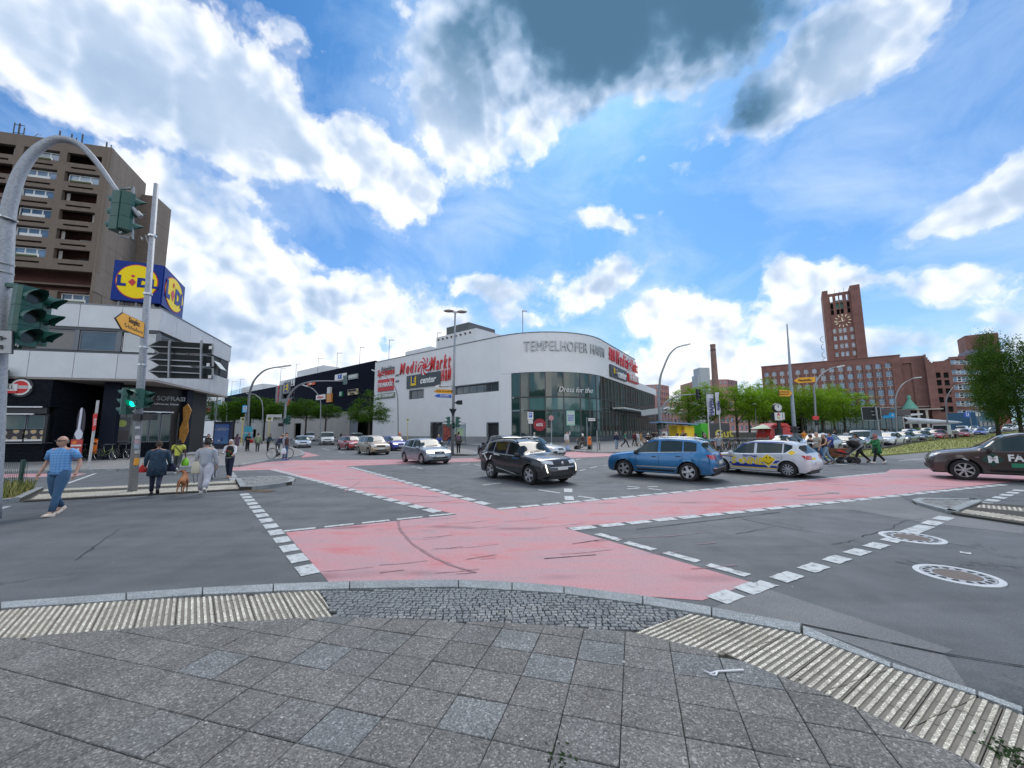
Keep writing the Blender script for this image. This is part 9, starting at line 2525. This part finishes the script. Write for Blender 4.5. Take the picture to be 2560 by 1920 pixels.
 if skirt:m = MB();loft(m,[(pel-V((0,0,.42)),.21*g,.17*g),(pel-V((0,0,.15)),.185*g,.15*g),(sh(.10),.15*g,.115*g)],16);m.build('skirt',skirt,t,smooth='all')
 for i in (0,1):
  a_ = R(ft[i]*.75);f_ = V((0,cos(a_),sin(a_)));u_ = V((0,-sin(a_),cos(a_)));o_ = an_[i]-u_*.085;m = MB();rings = []
  for (y,w,hh) in ((-.075,.030,.05),(-.055,.04,.085),(.03,.042,.085),(.09,.046,.06),(.15,.044,.045),(.185,.028,.03)):
   rings.append([m.av(o_+f_*y+V((sx_*w,0,0))+u_*zz_) for sx_,zz_ in ((-1,0),(-1,hh*.6),(-.55,hh),(.55,hh),(1,hh*.6),(1,0))])
  for A_,B_ in zip(rings,rings[1:]):
   for j in range(6):m.fi((A_[j],A_[(j+1)%6],B_[(j+1)%6],B_[j]))
  m.fi(rings[0][::-1]);m.fi(rings[-1]);m.build('shoe',shoe or BLACKR,t,smooth=50)
 f_ = fwd;r_ = f_.cross(V((0,0,1))).normalized();u_ = r_.cross(f_);X = lambda x,y,z:hc+(r_*x+f_*y+u_*z)
 if hair:
  m = MB();hair_geo(m,X,hair[0]);m.build({'cap':'cap','helmet':'helmet','scarf':'headscarf'}.get(hair[0],'hair'),hair[1],t,smooth='all')
  if hair[0]=='scarf':m = MB();loft(m,[(sh(.36),.15,.13),(sh(.46),.17,.12),(sh(.56),.09,.09)],12);m.build('scarf_drape',hair[1],t,smooth='all')
  if hair[0]=='cap' and len(hair)>2:m = MB();hair_geo(m,X,'fringe');m.build('hair',hair[2],t,smooth='all')
 if glasses:m = MB();m.bar(X(-.085,.02,.02),X(-.065,.098,.02),.012).bar(X(.085,.02,.02),X(.065,.098,.02),.012);m.face([X(-.07,.101,.0),X(-.008,.108,.0),X(-.008,.108,.032),X(-.07,.101,.034)]);m.face([X(.07,.101,.0),X(.008,.108,.0),X(.008,.108,.032),X(.07,.101,.034)]);m.bar(X(-.01,.108,.024),X(.01,.108,.024),.008);m.build('sunglasses',M('lens_black',(.008,.008,.01),.1,var=0),t,flip=False)
 t['_arms'] = 0;del t['_arms']
 W_ = MT_(V(pos))@Matrix.Rotation(R(face-90),4,'Z')@Matrix.Scale(s,4)
 return t,[W_@(a[2]+a[3]*.09) for a in arm],W_
def bag(name,label,p,w,h,d,mat,cat='bag',strap=None,rz=0,group=None,soft=True):
 """carried bag: body with bulging sides and handles; p = top centre"""
 t = thing(name,label,cat,tuple(p),rz,group);m = MB()
 loft(m,[(V((0,0,-h)),w*.42,d*.42),(V((0,0,-h*.92)),w*.5,d*.5),(V((0,0,-h*.5)),w*.5,d*.48),(V((0,0,-h*.12)),w*.36,d*.25),(V((0,0,0)),w*.2,d*.12)],12);m.build('bag_body',mat,t,smooth='all')
 MB().tube([(-w*.18,0,-.02),(-w*.1,0,h*.22),(w*.1,0,h*.22),(w*.18,0,-.02)],.008,5).build('handle',mat,t)
 return t
def backpack(label,p,rz,mat,s=1.0):
 t = thing('backpack',label,'backpack',tuple(p),rz);m = MB();loft(m,[(V((0,0,-.22)),.13,.07),(V((0,0,-.18)),.15,.09),(V((0,0,.05)),.15,.09),(V((0,0,.18)),.12,.06),(V((0,0,.22)),.05,.03)],12);m.build('pack',mat,t,smooth='all')
 for sd in (-1,1):MB().tube([(sd*.09,0,.16),(sd*.11,.12,.22),(sd*.12,.2,.05),(sd*.12,.12,-.16)],.014,5).build('strap',mat,t)
 return t
C_ = {k:cloth('cloth_'+k,v) for k,v in dict(navy=(.012,.018,.045),black=(.012,.012,.014),white=(.55,.56,.58),grey=(.24,.26,.29),dgrey=(.06,.065,.07),jeans=(.05,.12,.22),ljeans=(.18,.27,.36),beige=(.38,.33,.26),maroon=(.10,.02,.03),tan=(.40,.24,.12),green=(.02,.20,.13),olive=(.26,.32,.20),khaki=(.12,.12,.09),purple=(.14,.09,.14),brown=(.06,.035,.03),teal=(.02,.05,.07),yellow=(.55,.58,.10),orange=(.65,.22,.02),pinkscarf=(.33,.12,.13),lgrey=(.38,.40,.44),bluew=(.05,.10,.35),dgreen=(.02,.16,.05),pale=(.45,.45,.50),red=(.45,.02,.02)).items()}
def m_check(name,a,b_,sc=9,f3=None):
 m,q,pb = base_nodes(name);co = q.n('ShaderNodeTexCoord').outputs['Object'];z = q.n('ShaderNodeSeparateXYZ');q.put(z.inputs[0],co)
 w1 = q.m('SINE',q.m('MULTIPLY',z.outputs[2],sc*12));w2 = q.m('SINE',q.m('MULTIPLY',z.outputs[0],sc*12));v = q.m('ADD',q.m('MULTIPLY_ADD',w1,.22,.4),q.m('MULTIPLY',w2,.16));v = q.m('ADD',v,q.m('MULTIPLY',q.noise(co,5,4),.35))
 q.put(pb.inputs['Base Color'],q.ramp(v,[(.25,a),(.85,b_)]));pb.inputs['Roughness'].default_value = .85;return m
POLO = m_check('blue_checked_polo',(.10,.27,.58),(.20,.42,.74));COATN = M('navy_patterned_coat',(.022,.05,.085),.85,var=.9,scale=13)
SNEAK = M('sneaker_tan',(.60,.50,.42),.6,var=.5,scale=16);SNW = M('sneaker_white',(.55,.53,.50),.6,var=.1)
def at(px,py,z=0.0):g_ = G(px,py,z);return (g_.x,g_.y,z)
def atY(px,Y,z=.12):g_ = P(px,1000,Y);return (g_.x,Y,z+hgt(g_.x,Y))
WALK = ((24,6),(-16,30));WALK2 = ((-14,22),(20,4));STAND = ((2,2),(-2,3));HOLD = (15,4,75)
person('balding man in a blue checked polo shirt and jeans, hands in pockets, nearest to us',at(136,1287),-78,1.86,POLO,C_['jeans'],SNEAK,0,('fringe',HAIR_G),'short',((15,3),(-4,30)),((-16,24,42),(-16,24,42)),girth=1.12,glasses=True,coll=True,look=14)
t,hn,W_ = person('woman in a wide navy patterned coat seen from behind on the traffic island',at(386,1236,.05),128,1.60,COATN,C_['navy'],BLACKR,1,('afro',HAIR_B),'long',((8,2),(-12,34)),((4,16,34),(4,16,30)),girth=1.34,hem=.62,flare=1.14)
bag('handbag','red bag held in front by the woman in the navy coat',hn[0]+V((-.10,.05,.08)),.24,.22,.12,C_['red']);bag('handbag','dark handbag at the right hip of the woman in the navy coat',hn[1]+V((.02,0,.12)),.30,.25,.16,C_['navy'])
t,hn,W_ = person('dark-skinned woman in a yellow T-shirt walking away with two carrier bags',at(441,1184),120,1.62,C_['yellow'],C_['dgrey'],SNW,2,('long',HAIR_D),'short',((12,4),(-16,40)),((-2,16,8),(-2,16,8)))
bag('carrier_bag','white plastic carrier bag in the left hand of the woman in yellow',hn[0]+V((0,0,-.06)),.34,.36,.18,M('bag_white',(.55,.60,.66),.4,var=.2,scale=8));bag('carrier_bag','bright green carrier bag in the right hand of the woman in yellow',hn[1]+V((0,0,-.04)),.32,.34,.2,M('bag_lime',(.22,.62,.02),.4,var=.25,scale=8))
m = MB();m.tube([W_@V((-.16,-.13,1.38)),W_@V((0,-.145,1.2)),W_@V((.17,-.12,.98))],.018,5);tag(m.build('shoulder_strap',BLACKR,None),'black shoulder strap across the back of the woman in yellow','strap')
t,hn,W_ = person('woman in a grey sweatshirt and pale joggers walking her dog, seen from behind',at(508,1233,.05),118,1.64,C_['lgrey'],C_['pale'],SNW,0,('bun',HAIR_D),'long',((10,2),(-12,32)),((4,12,20),(2,12,10)),girth=1.12,shorts=1.4)
bag('tote_bag','cream tote bag hanging at the left side of the woman in the grey sweatshirt',W_@V((-.24,-.04,1.02)),.26,.36,.1,M('tote_cream',(.55,.52,.40),.8,var=.2));lead = hn[0]
t,hn,W_ = person('white-haired woman in a dark waistcoat walking her bicycle towards us',at(571,1195),-72,1.62,C_['white'],C_['navy'],M('sandal',(.25,.18,.14),.6),0,('short',HAIR_W),'long',((8,3),(-8,14)),((28,10,40),(24,4,60)),vest=C_['black'])
t = thing('flower_bunch','bunch of red flowers in green leaves held by the white-haired woman','flowers',tuple(W_@V((-.02,.28,1.12))));m = MB()
for _ in range(26):a = V((rnd.gauss(0,.06),rnd.gauss(0,.05),ru(-.22,.06)));m.face([a,a+V((.05,0,.03)),a+V((.02,.02,.08))])
m.build('leaves',HEDGE,t,flip=False);m = MB();[m.lathe([(.005,-.02),(.025,0),(.01,.02)],6,(rnd.gauss(0,.05),rnd.gauss(0,.04),ru(.0,.1))) for _ in range(6)];m.build('blossoms',REDS,t,kind='stuff')
person('person in black reading a phone left of the blue advertising poster',at(517,1139,.12),-20,1.68,C_['black'],C_['black'],None,0,('short',HAIR_B),'long',STAND,(HOLD,HOLD))
person('woman in a purple dress standing right of the advertising poster',at(591,1127,.12),110,1.68,C_['purple'],None,None,0,('long',HAIR_B),'short',STAND,((0,6,10),(12,8,60)),skirt=C_['purple'])
t,hn,W_ = person('person in black with a backpack looking into a red bag at the bus stop',at(618,1128,.12),-10,1.74,C_['black'],C_['black'],None,0,('short',M('hair_red',(.25,.03,.02),.7)),'short',STAND,(HOLD,HOLD),lean=6)
bag('red_bag','red bag held by the person in black at the bus stop',hn[1]+V((.05,0,-.02)),.34,.32,.16,C_['red']);backpack('black backpack worn by the person with the red bag',W_@V((0,-.2,1.2)),R(-100),C_['dgrey'])
t,hn,W_ = person('man in a pale green jacket seen from behind at the bus stop',at(643,1129,.12),116,1.72,C_['olive'],C_['dgrey'],None,0,('short',HAIR_D),'long',STAND,((5,8,20),(5,8,20)),girth=1.15,hem=.82)
person('person in a dark teal coat stooping next to the street name plate',at(669,1127,.12),60,1.70,C_['teal'],C_['black'],None,1,('short',HAIR_G),'long',STAND,((15,6,30),(15,6,30)),lean=14,hem=.8)
person('cyclist in dark clothes and straw hat bending behind the white bicycle',at(693,1141,.12),70,1.74,C_['navy'],C_['dgrey'],None,0,('cap',C_['tan'],HAIR_B),'long',STAND,((35,10,20),(35,10,20)),lean=30,girth=1.15)
t,hn,W_ = person('man in a flat cap and dark brown body warmer waiting at the kerb',at(712,1150,.12),-10,1.76,C_['grey'],C_['jeans'],C_['bluew'],0,('cap',C_['brown'],HAIR_G),'long',STAND,((2,4,12),(2,4,12)),vest=C_['brown'],girth=1.1)
bag('carrier_bag','white carrier bag in the hand of the man in the flat cap',hn[1]+V((.0,-.05,-.04)),.34,.36,.2,MATS['bag_white'])
person('distant walker on the far pavement between the white vans',at(852,1099,.12),100,1.74,C_['dgrey'],C_['navy'],None,0,('short',HAIR_D),'long',WALK)
t,hn,W_ = person('man with a dark backpack waiting on the far island beside the double lamp',at(1146,1133,.12),85,1.74,C_['khaki'],C_['black'],None,1,('afro',HAIR_D),'long',STAND,girth=1.08,hem=.84)
backpack('dark patterned backpack of the man on the far island',W_@V((.04,-.22,1.2)),R(-5),C_['purple'])
person('person in black sitting in the bus shelter, left one',atY(1125,55),-90,1.65,C_['black'],C_['jeans'],None,0,('short',HAIR_D),'long',((80,80),(80,80)),seat=.58);person('person in black standing in the bus shelter, right one',atY(1142,54.5),-90,1.7,C_['black'],C_['black'],None,0,('short',HAIR_D),'long',STAND)
person('rider with a cream helmet on the scooter behind the silver hatchback',(G(1096,1128).x,G(1096,1128).y,0),-60,1.7,C_['bluew'],C_['jeans'],None,1,('helmet',M('helmet_cream',(.6,.45,.3),.4)),'long',((75,70),(75,70)),((45,8,20),(45,8,20)),seat=.80)
person('white-haired person behind the roof of the white car',at(1336,1118,.12),0,1.68,C_['white'],C_['beige'],None,0,('short',HAIR_W),'short',WALK)
t,hn,W_ = person('man in a white shirt and beige trousers drinking in front of the glazed corner',at(1419,1125.5,.12),-95,1.76,C_['white'],C_['beige'],SNW,0,('short',HAIR_B),'long',STAND,((95,10,60),(4,6,14)),vest=None);bag('shopping_bag','pale blue shopping bag standing between the feet of the man in the white shirt',W_@V((0,.2,.42)),.36,.4,.2,M('bag_pale_blue',(.25,.36,.55),.5,var=.3,scale=8))
person('helmeted rider in a dark jacket on the motor scooter in front of the glazed corner',(SC1.location.x,SC1.location.y,0),172,1.72,C_['brown'],C_['khaki'],None,0,('helmet',WHITE),'long',((75,70),(40,38)),((55,8,25),(55,8,25)),seat=.82)
person('woman in a navy jacket and light jeans walking in front of the long glass front',at(1542,1122,.12),-100,1.66,C_['navy'],C_['ljeans'],None,0,('short',HAIR_W),'long',WALK2);person('man in a green T-shirt and navy trousers beside the woman in the navy jacket',at(1564,1118,.12),-20,1.72,C_['green'],C_['navy'],None,0,('short',HAIR_B),'short',WALK)
for k,(px,tp_,bt,hr,lb) in enumerate(((1582,'maroon','black',HAIR_D,'person in maroon, left of the three walking away near the entrance'),(1590,'white','white',HAIR_B,'person in white, middle of the three walking near the entrance'),(1598,'tan','tan',HAIR_D,'woman in a tan dress, right of the three near the entrance'))):person(lb,atY(px,44+k*.4),-80+k*20,1.7,C_[tp_],C_[bt],None,1,('short',hr),'long',WALK)
person('grey-haired person in black riding the mobility scooter',atY(1616,30),-100,1.68,C_['black'],C_['black'],None,0,('short',HAIR_W),'short',((75,70),(75,70)),((45,8,30),(45,8,30)),seat=.82)
for k,(px,Y,tp_,bt,hr,sk,fc,lb,ext) in enumerate(((1630,46,'black','black',HAIR_D,1,80,'person in black at the entrance canopy of the centre, left one',0),(1637,47,'dgrey','jeans',HAIR_B,0,60,'person in grey at the entrance canopy of the centre, right one',0),(1655,27.5,'black','black',HAIR_B,0,160,'man in black crossing just right of the blue SUV',1),(1703,31,'black','black',HAIR_D,0,-80,'person in black with a red hat behind the rows of bicycles',0),(1689,26.5,'black','ljeans',HAIR_D,0,175,'woman in a black T-shirt with a purple bag crossing behind the driving school car',1),(1709,28,'orange','dgrey',HAIR_B,0,-60,'worker in an orange and yellow vest among the crossing people',1),(1724,27,'pale','beige',HAIR_Y,0,170,'blonde child crossing behind the driving school car',2),(1739,26.5,'white','navy',HAIR_D,0,178,'stooping person in a white shirt behind the driving school car',1),(1757,27,'dgrey','navy',HAIR_G,0,160,'grey-haired man in a dark shirt with a bag over his shoulder',1),(1788,25.5,'grey','dgrey',HAIR_W,0,-90,'bald man in a grey shirt seen above the roof of the driving school car',1))):
 px_ = {1655:1656}.get(px,px);person(lb,atY(px_+(150 if False else 0),Y if px!=1655 else 29,.0 if ext else .12),fc,(1.2 if ext==2 else 1.74),C_[tp_],C_[bt],None,sk,(('cap',REDS,HAIR_D) if 'red hat' in lb else ('short',hr)),'short',WALK if ext else STAND,lean=12 if 'stoop' in lb else 0,vest=C_['yellow'] if 'vest' in lb else None)
bag('shoulder_bag','purple bag of the woman in the black T-shirt',V(atY(1682,26.5,1.25)),.3,.28,.16,C_['purple'])
person('seated woman in black beside the red food trailer',atY(1912,35),-60,1.66,C_['black'],C_['black'],None,0,('long',HAIR_B),'short',((80,80),(80,80)),seat=.5)
for k,(px,Y,tp_,bt,fc,lb) in enumerate(((2077,40,'black','navy',-90,'man in black standing at the foot of the terrace steps'),(2107,40,'white','ljeans',60,'person in white walking on the square right of the man in black'),(2157,46,'bluew','dgrey',90,'person in blue near the large direction board'),(2187,47,'white','black',100,'person in a white top below the direction board, left of the pair'),(2194,47,'white','navy',80,'person in a white top below the direction board, right of the pair'),(2208,48,'lgrey','ljeans',0,'person in pale grey in front of the glass pavilion'),(2002,38,'orange','beige',-90,'person in orange on the square behind the silver estate'),(2020,38,'dgrey','black',-80,'person beside a parked scooter behind the silver estate'))):
 person(lb,atY(px,Y),fc,1.72,C_[tp_],C_[bt],None,k%2,('short',(HAIR_D,HAIR_B)[k%2]),'short',STAND if k%2==0 else WALK)
 # crossing group on the right
t,hn,W_ = person('woman in a black vest top leaning forward among the crossing group on the right',at(2027,1158),-5,1.68,C_['black'],C_['black'],None,0,('bun',HAIR_B),'none',WALK,((60,6,10),(60,6,10)),lean=8)
person('bald man in a beige waistcoat in the crossing group on the right',at(2049,1160),178,1.78,C_['beige'],C_['jeans'],None,0,None,'short',WALK2,girth=1.1);person('man with a brown tank top, white cap and blue jeans striding right',at(2066,1160),175,1.76,C_['brown'],C_['ljeans'],C_['dgrey'],0,('cap',WHITE,HAIR_B),'none',((26,6),(-22,20)),((20,6,50),(10,8,30)),girth=1.05)
person('person in a bright blue shirt holding the cargo bicycle',at(2082,1154),175,1.72,C_['bluew'],C_['navy'],None,0,('short',HAIR_D),'short',STAND,((40,8,10),(40,8,10)))
t,hn,W_ = person('man in a grey polo shirt pushing the pushchair with outstretched arms',at(2152,1157),176,1.74,C_['grey'],C_['black'],None,1,('short',HAIR_D),'short',((30,4),(-30,14)),((72,4,6),(68,4,8)),lean=10)
person('woman with a dusty pink headscarf and wide green tunic behind the pushchair',at(2196,1158),172,1.66,C_['dgreen'],C_['black'],SNW,1,('scarf',C_['pinkscarf']),'long',((22,6),(-18,20)),((30,8,50),(30,8,50)),hem=.62,flare=1.35,girth=1.2)
g_ = V(at(2118,1158));t = thing('pushchair','black pushchair with a reclined seat being pushed across the road','pushchair',tuple(g_),R(176))
for x,y,r_ in ((.45,0,.12),(-.35,.28,.16),(-.35,-.28,.16),(.42,.2,.12)):MB().lathe([(r_*.6,-.025),(r_,-.02),(r_,.02),(r_*.6,.025)],16,(x,y,r_),'y').build('wheel',BLACKR,t,smooth=True)
m = MB();m.tube([(.45,.22,.14),(-.1,.26,.55),(-.75,.26,1.02)],.018,6).tube([(.45,-.22,.14),(-.1,-.26,.55),(-.75,-.26,1.02)],.018,6).tube([(-.75,-.26,1.02),(-.75,.26,1.02)],.02,6).tube([(-.35,.26,.16),(-.1,.26,.55)],.015,6).tube([(-.35,-.26,.16),(-.1,-.26,.55)],.015,6);m.build('frame',GALV,t,smooth='all')
m = MB();m.bar((-.45,0,.85),(.05,0,.5),.42,.07).bar((.05,0,.5),(.5,0,.62),.4,.06).bar((-.3,0,.28),(.3,0,.25),.38,.12);m.build('seat',C_['black'],t);m = MB();
m.tube([(-.35+.26*cos(a),0,.78+.30*sin(a)) for a in [R(60+15*k) for k in range(7)]],.2,8);m.build('hood',C_['black'],t,smooth='all');MB().bar((.1,0,.55),(.35,0,.68),.25,.12).build('red_blanket',C_['red'],t)
g_ = V(at(2094,1155));t = thing('cargo_bicycle','cargo bicycle with a brown wooden box in front','bicycle',tuple(g_),R(0));m = MB();m.prism([(-.2,-.3),(-.2,.3),(.55,.25),(.55,-.25)],.30,.78);m.build('wooden_box',M('box_wood',(.25,.09,.035),.6,var=.3,scale=5),t)
for x,r_ in ((.75,.26),(-1.15,.33)):MB().tube([(x+r_*cos(a),0,r_+r_*sin(a)) for a in [2*pi*k/20 for k in range(20)]],.022,6,closed=True).build('wheel',TYRE,t,smooth='all')
m = MB();m.tube([(.75,0,.26),(-.3,0,.28),(-.9,0,.45),(-1.15,0,.33)],.022,6).tube([(-.9,0,.4),(-.85,0,.95)],.018,6).tube([(-.4,0,.35),(-.35,0,1.0)],.018,6).tube([(-.35,-.28,1.02),(-.35,.28,1.02)],.014,6);m.build('frame',BB_,t,smooth='all');MB().box(-1.0,-.75,-.07,.07,.95,1.0).build('saddle',BLACKR,t)
g_ = V(atY(2008,29,0));t = thing('delivery_moped','black moped with top box and yellow helmet on the seat, behind the crossing group','scooter',tuple(g_),R(150));m = MB();m.prism([(-.8,-.12),(-.8,.12),(.1,.15),(.1,-.15)],.4,.75);m.bar((.2,0,.3),(.5,0,1.0),.28,.08);m.build('body',P_BLK,t);MB().box(-.95,-.55,-.2,.2,.85,1.25).build('top_box',BLACKM,t)
for x in (-.6,.62):MB().lathe([(.15,-.05),(.26,0),(.15,.05)],16,(x,0,.27),'y').build('wheel',TYRE,t)
MB().lathe([(.02,-.12),(.12,-.08),(.13,.04),(.05,.13)],12,(-.2,0,.9)).build('helmet',YEL,t,smooth='all')
# ---- the dog
g_ = V(at(456,1233,.05));s = .92
DOGM = M('dog_coat',(.30,.12,.045),.8,var=.2,scale=7)
dt = thing('dog','brown short-haired dog on a lead standing on the traffic island','dog',tuple(g_),R(118),None,s)
ch = [(None,'p',[(V((-.26,0,.46)),.085),(V((-.12,0,.46)),.088),(V((.06,0,.45)),.105),(V((.20,0,.47)),.10),(V((.30,.03,.58)),.062),(V((.37,.10,.68)),.056),(V((.42,.18,.68)),.034),(V((.44,.25,.66)),.020)]),('p0','t',[(V((-.36,0,.44)),.022),(V((-.46,.02,.34)),.016),(V((-.52,.02,.24)),.009)])]
for i,sd in enumerate((-1,1)):
 ch.append(('p0','h%d'%i,[(V((-.26,sd*.07,.36)),.055),(V((-.20,sd*.08,.26)),.034),(V((-.32,sd*.08,.16)),.019),(V((-.29,sd*.08,.05)),.016),(V((-.24,sd*.08,.02)),.021)]));ch.append(('p3','f%d'%i,[(V((.20,sd*.065,.34)),.045),(V((.19,sd*.07,.22)),.026),(V((.20,sd*.07,.08)),.016),(V((.24,sd*.07,.02)),.021)]))
dog_tmp = skin_tmp(ch)
for sd in (-1,1):MB().face([V((.34,.07+sd*.045,.72)),V((.37,.11+sd*.05,.725)),V((.345,.085+sd*.075,.66))]);m = MB();m.face([V((.33,.06+sd*.035,.73)),V((.38,.10+sd*.035,.735)),V((.37,.10+sd*.07,.665))]);m.build('ear',DOGM,dt,flip=False)
MB().tube([V((.285,.02,.56))+V((0,cos(a)*.066,sin(a)*.066)) for a in [2*pi*k/12 for k in range(12)]],.012,5,closed=True).build('collar',C_['red'],dt)
W2 = MT_(g_)@Matrix.Rotation(R(118),4,'Z')@Matrix.Scale(s,4);nk = W2@V((.27,0,.64))
tl = thing('dog_lead','dark lead running from the woman in grey to the dog','lead');m = MB();md = (lead+nk)/2-V((0,0,.06));m.tube([lead,lead.lerp(md,.5)-V((0,0,.03)),md,md.lerp(nk,.5)-V((0,0,.01)),nk],.008,5).tube([lead,lead+V((-.06,0,-.25)),lead+V((.0,0,-.45)),lead+V((.1,0,-.38)),lead+V((.06,0,-.15)),lead],.008,5);m.build('strap',BLACKR,tl)
# grow all bodies in one go
bpy.context.view_layer.update()
dg = bpy.context.evaluated_depsgraph_get()
for tmp,t,hc,fwd,mt_ in PEND:
 me = bpy.data.meshes.new_from_object(tmp.evaluated_get(dg));mb = MB();mb.v = [v.co.copy() for v in me.vertices];mb.f = [list(p.vertices) for p in me.polygons];mb.mi = [0]*len(mb.f)
 head_geo(mb,hc,fwd,None);mb.build('body',[mt_,DARKF],t,smooth='all',flip=False)
me = bpy.data.meshes.new_from_object(dog_tmp.evaluated_get(dg));me.shade_smooth();me.materials.clear();me.materials.append(DOGM);o = bpy.data.objects.new('body',me);COL.objects.link(o);o.parent = dt
m = MB();m.lathe([(.001,-.012),(.014,0),(.001,.012)],8,(.445,.265,.665));m.build('nose',BLK,dt)
for tmp in [p[0] for p in PEND]+[dog_tmp]:bpy.data.objects.remove(tmp)
